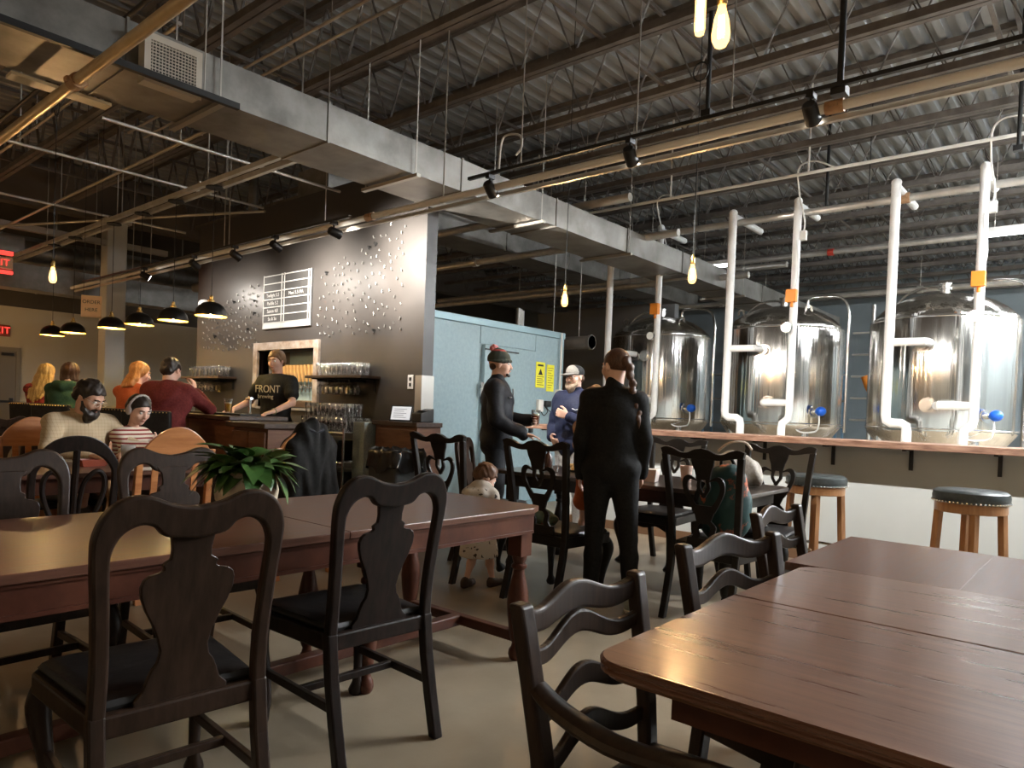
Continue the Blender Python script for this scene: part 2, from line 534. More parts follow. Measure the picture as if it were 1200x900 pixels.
# ------------------------------------------------------------------ roof joists
JZ0, JZ1 = 4.5, 5.22
JX0, JX1 = GX + .02, XR - .02
mt = MB()
mt.bar((JX0, -.03, JZ1 + .03), (JX1, -.03, JZ1 + .03), .055, .06).bar((JX0, .03, JZ1 + .03), (JX1, .03, JZ1 + .03), .055, .06)
me_top = mt.mesh('top_chord', M_JOIST)
mt = MB()
mt.bar((JX0 + .6, -.034, JZ0), (JX1 - .6, -.034, JZ0), .055, .07).bar((JX0 + .6, .034, JZ0), (JX1 - .6, .034, JZ0), .055, .07)
me_bot = mt.mesh('bottom_chord', M_JOIST)
pts = []
k = 0
x = JX0
while x < JX1 - .1:
    pts.append((x, 0, JZ1 if k % 2 == 0 else JZ0))
    x += .33
    k += 1
me_web = MB().tube(pts, .017, 6).mesh('web_bar', M_JOIST)
ord_words = ['first', 'second', 'third', 'fourth', 'fifth', 'sixth', 'seventh', 'eighth', 'ninth', 'tenth', 'eleventh', 'twelfth', 'thirteenth', 'fourteenth', 'fifteenth', 'sixteenth', 'seventeenth', 'eighteenth', 'nineteenth', 'twentieth', 'twenty-first', 'twenty-second']
JY = [4.2 + 1.1 * k for k in range(-7, 15)]
for i, y in enumerate(JY):
    j = thing('roof_joist', 'brown open web steel roof joist, %s row counted from the front wall' % ord_words[i], 'joist', (0, y, 0), 0, 'open web roof joists')
    for nm, me in (('top_chord', me_top), ('bottom_chord', me_bot), ('web_bar', me_web)):
        o = bpy.data.objects.new(nm, me); COL.objects.link(o); o.parent = j
# bridging between joists
me_b = MB().bar((0, JY[0], 0), (0, JY[-1], 0), .035, .035).mesh('bridging_angle', M_JOIST)
for x, wd in ((-12.2, 'near the brown bulkhead'), (-9.4, 'above the bar pendants'), (-6.6, 'behind the long square duct'), (-3.6, 'in front of the long square duct'), (-.9, 'above the right dining tables')):
    b = thing('joist_bridging', 'thin steel bridging tying the roof joists together ' + wd, 'bridging', (x, 0, 0), 0, 'joist bridging lines')
    for z in (JZ0 + .045, JZ1 - .02):
        o = bpy.data.objects.new('bridging_angle', me_b); COL.objects.link(o); o.parent = b; o.location = (0, 0, z)
# ------------------------------------------------------------------ ducts, pipes and rails under the roof
def duct(name, label, x0, x1, y0, y1, z0, z1, sections, m=M_GALV, loc=None):
    t = thing(name, label, 'duct', ((x0 + x1) / 2, y0, z0))
    W, Hh = x1 - x0, z1 - z0
    ys = [y0 + (y1 - y0) * k / sections for k in range(sections + 1)]
    for a, b in zip(ys[:-1], ys[1:]):
        a -= y0; b -= y0
        mb = MB()
        q = .012
        loops = []
        for (yy, e) in ((a + .004, 0), (a + (b - a) * .5, -q), (b - .004, 0)):
            loops.append([(-W / 2 - e, yy, -e * 0), (W / 2 + e, yy, 0), (W / 2 + e, yy, Hh), (-W / 2 - e, yy, Hh)])
        mb.rings(loops)
        mb.build('duct_section', m, t)
        MB().box(-W / 2 - .01, W / 2 + .01, b - .009, b + .009, -.012, 0).box(-W / 2 - .01, W / 2 + .01, b - .009, b + .009, Hh, Hh + .012).box(-W / 2 - .01, -W / 2, b - .009, b + .009, 0, Hh).box(W / 2, W / 2 + .01, b - .009, b + .009, 0, Hh).build('flange', m, t)
    return t
DU = duct('square_duct', 'long galvanised rectangular air duct running over the taproom', -5.50, -4.85, -2.7, 16.8, 3.30, 3.60, 13)
# register on the side of the duct
rg = thing('air_register', 'white supply register box with louvre grille on the long duct', 'vent', (-4.84, 2.04, 3.235))
rg.scale = (.8, .78, .84)
MB().box(0, .13, -.225, .225, -.02, .33).build('plenum_box', mat('register_paint', (.50, .46, .38), rough=.5), rg)
M_REG = mat('register_face', (.46, .42, .35), rough=.5)
MB().box(.13, .142, -.235, .235, -.03, .02).box(.13, .142, -.235, .235, .29, .34).box(.13, .142, -.235, -.185, .02, .29).box(.13, .142, .185, .235, .02, .29).build('grille_frame', M_REG, rg)
sl = MB().box(.130, .140, -.185, .185, -.004, .004).mesh('louvre_slat', M_REG)
for k in range(11):
    o = bpy.data.objects.new('louvre_slat', sl); COL.objects.link(o); o.parent = rg; o.location = (0, 0, .035 + k * .0242)
sl = MB().box(.131, .139, -.003, .003, .02, .29).mesh('vertical_slat', M_REG)
for k in range(14):
    o = bpy.data.objects.new('vertical_slat', sl); COL.objects.link(o); o.parent = rg; o.location = (0, -.17 + k * .0262, 0)
MB().box(.1295, .1305, -.185, .185, .02, .29).build('dark_throat', M_BLACK, rg)
# flat tray under the duct on the left
tag(MB().box(-5.62, -5.50, 1.35, 1.95, 3.27, 3.29).build('duct_access_panel', mat('panel_cream', (.62, .55, .38), rough=.45)), 'pale flat access panel at the lower edge of the duct', 'panel')
# hangers of the duct
for i, y in enumerate((-1.2, 0.6, 2.4, 4.2, 6.0, 7.8, 9.6, 11.4)):
    h = tag(MB().bar((-4.82, y, 3.28), (-4.82, y, 5.25), .012, .004).bar((-5.53, y, 3.27), (-5.53, y, 5.25), .012, .004).bar((-5.57, y, 3.272), (-4.78, y, 3.272), .045, .03).build('duct_hanger', M_CONDUIT),
            'thin strap hanger holding the long duct, %s from the front' % ord_words[i], 'hanger', 'duct strap hangers')

def xpipe(name, label, y, z, x0, x1, r, m, coupl=(), cm=None, hang=(), hm=None, cat='pipe'):
    t = thing(name, label, cat, (0, y, z))
    MB().cyl((x0, 0, 0), (x1, 0, 0), r, 14).build('pipe_run', m, t, smooth=True)
    for cx in coupl:
        mb = MB().cyl((cx - .05, 0, 0), (cx + .05, 0, 0), r * 1.35, 14)
        mb.box(cx - .025, cx + .025, -r * 1.75, r * 1.75, -.012, .012)
        mb.build('coupling', cm or m, t, smooth=True)
    for hx in hang:
        MB().cyl((hx, 0, r), (hx, 0, JZ1 - z), .006, 6).box(hx - .012, hx + .012, -r * 1.1, r * 1.1, -r * 1.1, -r * 1.02).build('hanger_rod', hm or M_CONDUIT, t)
    return t
M_RUSTC = mat('rust_coupling', (.30, .16, .08), (.42, .26, .14), rough=.6, scale=20)
M_WARMPIPE = mat('bare_pipe', (.55, .42, .24), (.66, .52, .32), rough=.35, metal=.5, scale=7)
p1 = xpipe('sprinkler_pipe', 'silver main sprinkler pipe crossing in front of the black wall', 4.24, 3.02, -13.5, 4.6, .028, M_WHITEPAINT, (-5.5, -1.3), M_RUSTC, (-11, -8.2, -4.5, -2.6, .4))
MB().bar((-13.5, .05, -.05), (4.6, .05, -.05), .03, .03).build('strut_channel', M_CONDUIT, p1)
xpipe('sprinkler_pipe', 'brass-toned sprinkler pipe at the upper left in front of the duct', 1.54, 3.13, -12, 4.0, .034, M_WARMPIPE, (-4.92, -9), M_RUSTC, (-8, -2))
p = xpipe('sprinkler_pipe', 'silver header pipe running behind the tall white tank pipes', 9.25, 3.88, -10.8, 4.6, .045, M_PIPE, (-6.2, -2.0, .9), M_RUSTC, (-9, -7, -4.6, -2.4, -.2, 2), M_BLACK)
xpipe('sprinkler_pipe', 'thin silver pipe run high behind the three tanks', 13.2, 4.25, -9, 4.6, .045, M_PIPE, (-4, -.5), mat('red_cap', (.5, .05, .03), rough=.5), (-6, -3, 0, 3))
xpipe('sprinkler_pipe', 'lowest silver pipe crossing above the tank domes', 15.4, 3.85, -12, 4.6, .05, M_PIPE, (-7, -3, 1), None, (-6, -3, 0, 3))
for i, (yy, zz, wd) in enumerate(((7.1, 3.75, 'under the joists beyond the black wall end'), (8.3, 3.6, 'above the walk-in cooler, nearer one'), (10.6, 3.45, 'above the walk-in cooler, farther one'), (12.2, 3.9, 'deep in the dark bay past the cooler'))):
    xpipe('overhead_pipe', 'dull grey pipe ' + wd, yy, zz, -13, -4.4, .05, M_PIPE, (-8, -6), None, (-9, -6.5))
tag(MB().tube(smooth_path([(-4.97, 5.45, 3.6), (-4.95, 5.45, 3.95), (-4.88, 5.45, 4.04), (-4.70, 5.45, 4.0), (-4.67, 5.45, 3.88), (-4.74, 5.45, 3.81)], 5), .011, 8).build('conduit', M_WHITEPAINT, smooth=True), 'white looped flexible conduit rising behind the long duct', 'conduit')
# thin pair of conduits with red couplings
for k, z in enumerate((4.33, 4.33)):
    xpipe('conduit', ('upper' if k == 0 else 'lower') + ' one of two thin steel conduits with red couplings', 3.38 + k * .18, z, -9, 2.0, .014, M_CONDUIT, (-2.55 - k * .05,), mat('red_cap', (.5, .05, .03), rough=.5), (-4.1, -.6), cat='conduit')
# white conduit dropping to the tank pipes
cx = thing('conduit', 'white conduit above the tanks with curved wire drops', 'conduit', (0, 8.6, 4.16))
MB().cyl((-9, 0, 0), (4.6, 0, 0), .02, 8).build('conduit_run', M_WHITEPAINT, cx, smooth=True)
for hx in (-7, -4.7, -2.9, -.7, 1.4):
    MB().cyl((hx, 0, 0), (hx, 0, 1.05), .012, 6).build('hanger_rod', M_WHITEPAINT, cx)
# pendant support rail (double strut) over the bar
pr = thing('pendant_rail', 'double steel strut rail carrying the bar pendant lamps', 'rail', (0, 3.72, 3.55))
for dy in (-.07, .07):
    MB().bar((-15, dy, 0), (-5.56, dy, 0), .045, .05).build('strut', M_PIPE, pr)
for hx in (-13, -10.2, -7.7, -5.9):
    MB().cyl((hx, 0, .02), (hx, 0, 1.68), .008, 6).bar((hx, -.1, .03), (hx, .1, .03), .04, .02).build('hanger_rod', M_CONDUIT, pr)
# more grey runs in the left bay
xpipe('conduit', 'grey thin conduit on the left running beside the pendant rail', 3.3, 3.85, -13.8, -5.6, .018, M_CONDUIT, (), None, (-11, -7), cat='conduit')
xpipe('conduit', 'grey thin conduit high on the left above the bar', 2.45, 4.1, -13.8, -5.6, .016, M_CONDUIT, (), None, (-12, -9), cat='conduit')
xpipe('conduit', 'dark thin conduit on the upper left near the duct', 2.05, 3.95, -13.8, -4.9, .02, M_BLACK, (), None, (-10.4,), cat='conduit')
tag(MB().tube([(-13.6, 2.2, 3.55), (-8.2, 4.7, 3.6)], .018, 8).build('conduit', M_CONDUIT), 'slanting grey conduit between the rail and the bar wall', 'conduit')
def ypipe(name, label, x, z, y0, y1, r, m, hang=(), cat='pipe'):
    t = thing(name, label, cat, (x, 0, z))
    MB().cyl((0, y0, 0), (0, y1, 0), r, 14).build('pipe_run', m, t, smooth=True)
    for hy in hang:
        MB().cyl((0, hy, r), (0, hy, JZ1 - z), .008, 6).build('hanger_rod', M_CONDUIT, t)
    return t
ypipe('branch_pipe', 'thin silver branch pipe with black drop pipe over the left bay', -8.6, 3.75, 1.4, 4.9, .016, M_PIPE, (2.2, 4.4))
ypipe('branch_pipe', 'thin silver branch pipe nearer the black bar wall', -7.0, 3.7, 2.4, 4.95, .016, M_PIPE, (3.1,))
ypipe('branch_pipe', 'thin silver branch pipe farthest left in the left bay', -10.8, 3.72, 1.0, 4.9, .016, M_PIPE, (1.6, 4.0))
# vertical black drops
for i, (x, y, z0, z1, wd) in enumerate(((-1.28, 4.25, 3.1, 5.2, 'holding the sprinkler pipe at the top right'), (-2.6, 5.3, 3.65, 4.5, 'under the joist right of the duct'), (-2.9, 9.3, 3.9, 5.2, 'above the middle tank'), (-.85, 8.4, 3.95, 5.3, 'above the right tank'), (-11.9, 1.9, 3.2, 4.5, 'at the far left'))):
    tag(MB().cyl((x, y, z0), (x, y, z1), .019, 10).box(x - .04, x + .04, y - .04, y + .04, z0 - .02, z0 + .03).build('drop_pipe', M_BLACK, smooth=True), 'black vertical drop pipe ' + wd, 'pipe')
# ducts and gear in the far left bay
mb = duct('square_duct', 'grey square duct near the exit signs in the far left bay', -15.6, -15.1, 1.0, 7.6, 3.10, 3.55, 4)
mb = duct('square_duct', 'upper brown-lit duct behind the left bulkhead', -17.0, -16.2, .5, 9.0, 3.75, 4.25, 5)
t = thing('round_duct', 'silver round duct in the far left bay', 'duct', (-16.1, 0, 3.85))
for yy in (4.6, 7.0):
    MB().bar((.55, yy, .2), (.55, yy, ZC - 3.85), .03, .004).build('hanger_strap', M_CONDUIT, t)
for k in range(4):
    MB().cyl((.55, 4.0 + k * .9, 0), (.55, 4.88 + k * .9, 0), .2, 20).build('duct_section', M_GALV, t, smooth=True)
    MB().cyl((.55, 4.86 + k * .9, 0), (.55, 4.92 + k * .9, 0), .215, 20).build('joint_band', M_GALV, t, smooth=True)
tag(MB().box(-15.08, -15.0, 3.35, 3.95, 3.62, 4.0).build('wall_vent', M_GALV, bevel=.01), 'square metal vent box on the far left duct', 'vent')
tag(MB().bar((-14.0, 0, 3.98), (-14.0, 6, 3.98), .12, .10).build('cable_tray', mat('tray', (.34, .32, .28), rough=.5, metal=.3)), 'pale steel tray under the left bulkhead', 'tray')
for k in range(3):
    tag(MB().cyl((-13.2 + .5 * k, 6.2, 3.3 + .14 * k), (-9.2, 6.2, 3.3 + .14 * k), .085, 14).cyl((-9.8, 6.2, 3.3 + .14 * k), (-9.8, 6.2, ZC), .008, 6).build('overhead_pipe', M_GALV, smooth=True), ('lowest', 'middle', 'topmost')[k] + ' of three wide grey pipes left of the black wall', 'pipe')
tag(MB().tube([(-11.2, 6.2, 3.4), (-11.2, 6.2, 5.3)], .08, 14).build('overhead_pipe', M_GALV, smooth=True), 'grey vertical riser pipe left of the black wall', 'pipe')
# duct work past the cooler
duct('square_duct', 'dark cross duct in the bay behind the cooler', -8.6, -7.9, 5.4, 16, 3.9, 4.35, 6)
t = thing('round_duct', 'short silver round duct poking out beside the cooler', 'duct', (-7.0, 9.0, 2.32))
for xx in (.1, .6):
    MB().bar((xx, 0, .1), (xx, 0, ZC - 2.32), .02, .004).build('hanger_strap', M_CONDUIT, t)
MB().cyl((-.1, 0, 0), (.85, 0, 0), .10, 20).build('duct_section', M_GALV, t, smooth=True)
MB().cyl((.80, 0, 0), (.85, 0, 0), .112, 20).build('joint_band', M_GALV, t, smooth=True)
t = thing('round_duct', 'large grey round duct elbow behind the right tank', 'duct', (.6, 13.0, 3.0))
MB().tube([(-1.2, 0, .35), (-.6, 0, .38), (-.1, 0, .2), (.3, 0, -.3), (.6, 0, -.9), (1.2, 0, -1.6)], .38, 22).build('duct_section', M_GALV, t, smooth=True)
MB().tube([(-1.25, 0, .345), (-1.15, 0, .35)], .41, 22).build('joint_band', M_GALV, t, smooth=True)
# unlit bits: trays
# ------------------------------------------------------------------ fluorescent strips
M_TUBE = emat('tube_light', (0.93, 0.97, 1.0), L_TUBE)
def strip(label, x, y, z, l=1.2, along='x', dim=False):
    t = thing('strip_light', label, 'light', (x, y, z), 0 if along == 'x' else PI / 2, 'fluorescent strip lights in the brewery')
    MB().box(-l / 2, l / 2, -.07, .07, 0, .06).build('housing', M_WHITEPAINT, t, bevel=.006)
    for dy in (-.035, .035):
        MB().cyl((-l / 2 + .03, dy, -.02), (l / 2 - .03, dy, -.02), .017, 8).build('tube', M_TUBE_DIM if dim else M_TUBE, t, smooth=True)
    for dx in (-l / 2 + .1, l / 2 - .1):
        MB().cyl((dx, 0, .06), (dx, 0, ZC - z), .004, 5).build('hanger_rod', M_CONDUIT, t)
    return t
M_TUBE_DIM = emat('tube_light_dim', (0.93, 0.97, 1.0), 3.0)
for y, wd in ((8.9, 'beside the drink rail'), (11.0, 'beside the tanks'), (13.4, 'past the tanks'), (17.0, 'by the rear wall')):  # unseen strips added to brighten the brewery and its roof deck
    for x in (1.9, 3.9):
        strip('added white fluorescent strip, unseen right of the picture, %s, %s' % ('nearer' if x < 3 else 'farther', wd), x, y, 4.1, 1.8)
for x, y, wd in ((.8, 7.3, 'just right of the picture above the drink rail'), (2.7, 7.3, 'farther right above the drink rail')):  # two more added out of view to brighten pipes, tanks and table reflections
    strip('added unseen white fluorescent strip ' + wd, x, y, 3.9, 1.8)
strip('short white fluorescent strip glowing between the first two tanks', -5.4, 10.9, 3.72, 1.2, dim=True)
strip('white fluorescent strip at the right edge of the picture', -.75, 10.4, 3.62, 1.2, dim=True)
# ------------------------------------------------------------------ chairs
def rake(z, z0=.46, y0=-.215, k=.16, p=1.3):
    return y0 - k * max(0.0, z - z0) ** p

def seat_pad(t, w0, w1, y0, y1, z0, z1, m, name='seat'):
    """upholstered seat, narrower at the back (w0) than at the front (w1)"""
    out = []
    for (hx, y) in ((-w0 / 2, y0), (w0 / 2, y0), (w1 / 2, y1 - .03), (w1 / 2 - .03, y1), (-w1 / 2 + .03, y1), (-w1 / 2, y1 - .03)):
        out.append((hx, y))
    cx, cy = 0, (y0 + y1) / 2
    def sc(s, z): return [(cx + (x - cx) * s, cy + (y - cy) * s, z) for x, y in out]
    return MB().rings([sc(.98, z0), sc(1, z0 + .01), sc(1, z1 - .018), sc(.96, z1 - .005), sc(.8, z1 + .004)]).build(name, m, t, smooth=True)

def chair_queen(name, label, m, seatm, loc, rz, group=None):
    t = thing(name, label, 'chair', loc, rz, group)
    yf = lambda x, z: rake(z)
    H = .985
    # hooped back frame: outer and inner curve from left foot of the back to the right one
    half_o = smooth_path([(.225, .40), (.222, .55), (.228, .70), (.238, .84), (.235, .90), (.212, .952), (.17, .982), (.12, .985), (.06, .962), (0, .952)], 5)
    half_i = smooth_path([(.185, .40), (.182, .55), (.188, .70), (.195, .82), (.190, .862), (.170, .895), (.135, .912), (.102, .905), (.072, .878), (.0, .868)], 5)
    O = half_o + [(-x, z) for x, z in half_o[-2::-1]]
    I = half_i + [(-x, z) for x, z in half_i[-2::-1]]
    MB().strip(O, I, .034, yf).build('back_frame', m, t, bevel=.009, seg=3)
    # vase splat with ears
    prof = [(.435, .118), (.455, .118), (.475, .098), (.505, .088), (.53, .078), (.545, .066), (.575, .060), (.61, .068), (.65, .084), (.69, .104), (.725, .116), (.75, .118), (.768, .112), (.778, .098), (.782, .078), (.788, .066), (.795, .066), (.802, .070), (.808, .064), (.815, .052), (.84, .050), (.872, .055), (.885, .066), (.9, .075)]
    MB().strip([(w, z) for z, w in prof], [(-w, z) for z, w in prof], .016, lambda x, z: rake(z) + .012).build('splat', m, t, bevel=.003)
    # rear legs continue the frame downwards
    for s in (-1, 1):
        MB().rings([[(s * (.205 + a * .02), y + b * .02, z) for a, b in ((-1, -1), (1, -1), (1, 1), (-1, 1))] for z, y in ((0, -.30), (.15, -.262), (.30, -.23), (.45, -.212))]).build('leg', m, t, bevel=.006)
        # cabriole front leg
        pts = [(s * .205, .205, .43), (s * .222, .232, .36), (s * .222, .232, .30), (s * .21, .215, .20), (s * .203, .208, .10), (s * .21, .222, .04), (s * .215, .235, .012)]
        MB().tube(smooth_path(pts, 3), [.030, .031, .032, .033, .034, .033, .031, .028, .025, .022, .020, .018, .0175, .018, .021, .026, .030, .032, .030][:19], 10).build('leg', m, t, smooth=True)
        MB().bar((s * .205, -.24, .20), (s * .207, .205, .20), .022, .03).build('stretcher', m, t, bevel=.004)
    MB().bar((-.206, -.02, .20), (.206, -.02, .20), .022, .028).build('stretcher', m, t, bevel=.004)
    fr = [(-.215, -.225), (.215, -.225), (.25, .205), (.225, .245), (-.225, .245), (-.25, .205)]
    MB().prism(fr, .385, .445).build('seat_frame', m, t, bevel=.008)
    seat_pad(t, .40, .47, -.20, .235, .445, .475, seatm)
    return t

def wave(xs, base, amps):
    return [(x, base + f) for x, f in zip(xs, amps)]

def chair_chip(name, label, m, seatm, loc, rz, group=None):
    """tall chair with serpentine crest rail and pierced splat"""
    t = thing(name, label, 'chair', loc, rz, group)
    H = 1.045
    yf = lambda x, z: rake(z)
    half_t = smooth_path([(0, H - .002), (.045, H - .010), (.09, H - .030), (.135, H - .030), (.18, H - .010), (.225, H), (.264, H - .012)], 4)
    half_b = smooth_path([(0, H - .068), (.06, H - .066), (.105, H - .068), (.15, H - .062), (.20, H - .052), (.245, H - .048), (.255, H - .045)], 4)
    T = [(-x, z) for x, z in half_t[:0:-1]] + half_t
    B = [(-x, z) for x, z in half_b[:0:-1]] + half_b
    MB().strip(T, B, .03, yf).build('crest_rail', m, t, bevel=.006)
    for s in (-1, 1):
        zz = [.40, .55, .70, .85, H - .045]
        xx = [.205, .210, .218, .228, .24]
        MB().strip([(s * (x + .02), z) for x, z in zip(xx, zz)], [(s * (x - .02), z) for x, z in zip(xx, zz)], .034, yf).build('back_post', m, t, bevel=.005)
        MB().rings([[(s * (.205 + a * .02), y + b * .02, z) for a, b in ((-1, -1), (1, -1), (1, 1), (-1, 1))] for z, y in ((0, -.31), (.15, -.268), (.30, -.232), (.42, -.213))]).build('leg', m, t, bevel=.005)
        pts = [(s * .215, .205, .41), (s * .235, .232, .35), (s * .235, .232, .29), (s * .22, .215, .19), (s * .212, .206, .09), (s * .218, .222, .045), (s * .222, .235, .02)]
        MB().tube(smooth_path(pts, 3), [.034, .036, .038, .040, .040, .038, .035, .031, .027, .024, .021, .0185, .018, .019, .024, .031, .037, .038, .034][:19], 10).build('leg', m, t, smooth=True)
    # pierced splat, built as one openwork piece
    mb = MB()
    y2 = lambda x, z: rake(z) + .008
    mb.strip([(.062, H - .06), (.055, H - .10), (.042, H - .14), (.034, H - .19)], [(-.062, H - .06), (-.055, H - .10), (-.042, H - .14), (-.034, H - .19)], .014, y2)
    for s in (-1, 1):
        Oc = smooth_path([(s * .034, H - .19), (s * .075, H - .165), (s * .105, H - .19), (s * .108, H - .25), (s * .085, H - .32), (s * .055, H - .385)], 4)
        Ic = smooth_path([(s * .022, H - .205), (s * .062, H - .19), (s * .082, H - .208), (s * .084, H - .25), (s * .062, H - .31), (s * .030, H - .36)], 4)
        mb.strip(Oc, Ic, .014, y2)
        Oc = smooth_path([(s * .030, H - .19), (s * .034, H - .24), (s * .012, H - .285), (s * .0, H - .30)], 4)
        Ic = smooth_path([(s * .012, H - .19), (s * .016, H - .235), (s * -.004, H - .275), (s * -.014, H - .29)], 4)
        mb.strip(Oc, Ic, .014, y2)
        Oc = smooth_path([(s * .036, H - .435), (s * .062, H - .47), (s * .055, H - .52), (s * .078, H - .565), (s * .088, H - .59)], 4)
        Ic = smooth_path([(s * .012, H - .44), (s * .034, H - .475), (s * .026, H - .515), (s * .03, H - .555), (s * .03, H - .59)], 4)
        mb.strip(Oc, Ic, .014, y2)
    mb.strip([(.055, H - .345), (.05, H - .39), (.036, H - .435), (.03, H - .455)], [(-.055, H - .345), (-.05, H - .39), (-.036, H - .435), (-.03, H - .455)], .014, y2)
    mb.strip([(.088, H - .545), (.095, H - .60), (.095, H - .63)], [(-.088, H - .545), (-.095, H - .60), (-.095, H - .63)], .014, y2)
    mb.v = [(x * 1.22, y, z) for x, y, z in mb.v]
    mb.build('splat', m, t)
    fr = [(-.225, -.225), (.225, -.225), (.265, .205), (.24, .245), (-.24, .245), (-.265, .205)]
    MB().prism(fr, .375, .44).build('seat_frame', m, t, bevel=.006)
    # scalloped front apron
    A = smooth_path([(-.22, .375), (-.11, .375), (0, .375), (.11, .375), (.22, .375)], 4)
    Bc = smooth_path([(-.22, .31), (-.11, .355), (0, .335), (.11, .355), (.22, .31)], 4)
    MB().strip(A, Bc, .02, lambda x, z: .23).build('apron', m, t)
    seat_pad(t, .41, .49, -.20, .235, .44, .468, seatm)
    return t

def wavy_slat(z, h, w, bow, n=16, amp=.020):
    """serpentine ladder slat: returns top and bottom curve and depth function"""
    T, B = [], []
    for i in range(n + 1):
        u = -1 + 2 * i / n
        wv = amp * math.cos(u * PI * 1.0) * (1 if abs(u) < .98 else 1)
        hump = amp * 1.1 * math.cos(u * PI * 2) if False else 0
        hh = h * (0.62 + 0.38 * math.cos(u * PI / 2) ** 1.0)
        T.append((u * w / 2, z + wv + hh / 2))
        B.append((u * w / 2, z + wv * .9 - hh / 2))
    return T, B

def chair_ladder(name, label, m, seatm, loc, rz, group=None, arms=False, H=.885):
    t = thing(name, label, 'chair', loc, rz, group)
    W = .46
    bow = lambda x, z: rake(z, y0=-.20, k=.20, p=1.15) - .035 * (1 - (x / (W / 2)) ** 2)
    post = lambda x, z: rake(z, y0=-.20, k=.20, p=1.15)
    for s in (-1, 1):
        zz = [.42, .55, .68, .80, H - .01]
        xx = [.195, .20, .208, .214, .218]
        MB().strip([(s * (x + .021), z) for x, z in zip(xx, zz)], [(s * (x - .021), z) for x, z in zip(xx, zz)], .036, post).build('back_post', m, t, bevel=.008, seg=3)
        MB().rings([[(s * (.197 + a * .02), y + b * .02, z) for a, b in ((-1, -1), (1, -1), (1, 1), (-1, 1))] for z, y in ((0, -.27), (.15, -.24), (.30, -.215), (.43, -.20))]).build('leg', m, t, bevel=.005)
        MB().rings([[(s * (.215 + a * e), .21 + b * e, z) for a, b in ((-1, -1), (1, -1), (1, 1), (-1, 1))] for z, e in ((0, .017), (.2, .02), (.43, .022))]).build('leg', m, t, bevel=.005)
        MB().bar((s * .2, -.235, .19), (s * .215, .21, .19), .02, .028).build('stretcher', m, t, bevel=.004)
    # crest with raised ears and hump in the middle
    n = 24
    T, B = [], []
    for i in range(n + 1):
        u = -1 + 2 * i / n
        wv = .017 * math.cos(u * PI * 1.5) + .010 * abs(u) ** 6
        hh = .066 - .022 * (1 - math.cos(u * PI)) / 2 + .012 * abs(u) ** 8
        T.append((u * .222, H - .030 + wv + .012))
        B.append((u * .222, H - .030 + wv + .012 - hh))
    MB().strip(T, B, .026, lambda x, z: rake(H - .04, y0=-.20, k=.20, p=1.15) - .035 * (1 - (x / .222) ** 2)).build('crest_rail', m, t, bevel=.008, seg=3)
    for zc in ((.745, .635, .535) if arms else (.745, .635, .535)):
        T, B = [], []
        for i in range(n + 1):
            u = -1 + 2 * i / n
            wv = .019 * math.cos(u * PI * 1.45)
            hh = .050 - .016 * (1 - math.cos(u * PI)) / 2
            T.append((u * .20, zc + wv + hh / 2))
            B.append((u * .20, zc + wv - hh / 2))
        MB().strip(T, B, .018, lambda x, z, zc=zc: rake(zc, y0=-.20, k=.20, p=1.15) - .035 * (1 - (x / .20) ** 2)).build('ladder_slat', m, t, bevel=.005)
    fr = [(-.21, -.215), (.21, -.215), (.245, .20), (.22, .24), (-.22, .24), (-.245, .20)]
    MB().prism(fr, .39, .44).build('seat_frame', m, t, bevel=.006)
    seat_pad(t, .39, .46, -.19, .23, .44, .468, seatm)
    if arms:
        for s in (-1, 1):
            p = smooth_path([(s * .20, rake(.67, y0=-.20, k=.20, p=1.15), .685), (s * .235, -.15, .672), (s * .262, -.02, .662), (s * .262, .10, .668), (s * .25, .17, .672), (s * .244, .195, .655)], 4)
            MB().tube(p, [.022 + .006 * math.sin(PI * i / (len(p) - 1)) for i in range(len(p))], 10, flat=.62).build('armrest', m, t, smooth=True)
            q = smooth_path([(s * .225, .12, .43), (s * .255, .135, .50), (s * .268, .105, .58), (s * .258, .11, .655)], 4)
            MB().tube(q, .019, 10).build('arm_support', m, t, smooth=True)
    return t

def chair_arch(name, label, m, seatm, loc, rz, group=None):
    """chair with broad arched top panel over slats"""
    t = thing(name, label, 'chair', loc, rz, group)
    H = 1.05
    yf = lambda x, z: rake(z)
    n = 18
    T = [(-.205 + .41 * i / n, H - .15 + .15 * math.sin(PI * i / n) ** .8) for i in range(n + 1)]
    B = [(x, H - .21) for x, z in T]
    MB().strip(T, B, .024, yf).build('arch_panel', m, t, bevel=.005)
    for s in (-1, 1):
        zz = [.40, .60, .75, H - .14]
        MB().strip([(s * .235, z) for z in zz], [(s * .195, z) for z in zz], .036, yf).build('back_post', m, t, bevel=.005)
        MB().rings([[(s * (.215 + a * .02), y + b * .02, z) for a, b in ((-1, -1), (1, -1), (1, 1), (-1, 1))] for z, y in ((0, -.29), (.2, -.245), (.42, -.213))]).build('leg', m, t, bevel=.005)
        MB().rings([[(s * (.215 + a * e), .21 + b * e, z) for a, b in ((-1, -1), (1, -1), (1, 1), (-1, 1))] for z, e in ((0, .016), (.43, .022))]).build('leg', m, t, bevel=.005)
        MB().bar((s * .213, -.25, .2), (s * .215, .21, .2), .02, .03).build('stretcher', m, t)
    for k in range(4):
        x = -.12 + .08 * k
        zz = [.47, .65, H - .205]
        MB().strip([(x + .018, z) for z in zz], [(x - .018, z) for z in zz], .012, yf).build('back_slat', m, t)
    MB().strip([(-.2, .49), (.2, .49)], [(-.2, .455), (.2, .455)], .02, yf).build('lower_rail', m, t)
    MB().prism([(-.22, -.225), (.22, -.225), (.245, .24), (-.245, .24)], .39, .44).build('seat_frame', m, t, bevel=.006)
    seat_pad(t, .41, .47, -.20, .235, .44, .465, seatm)
    return t

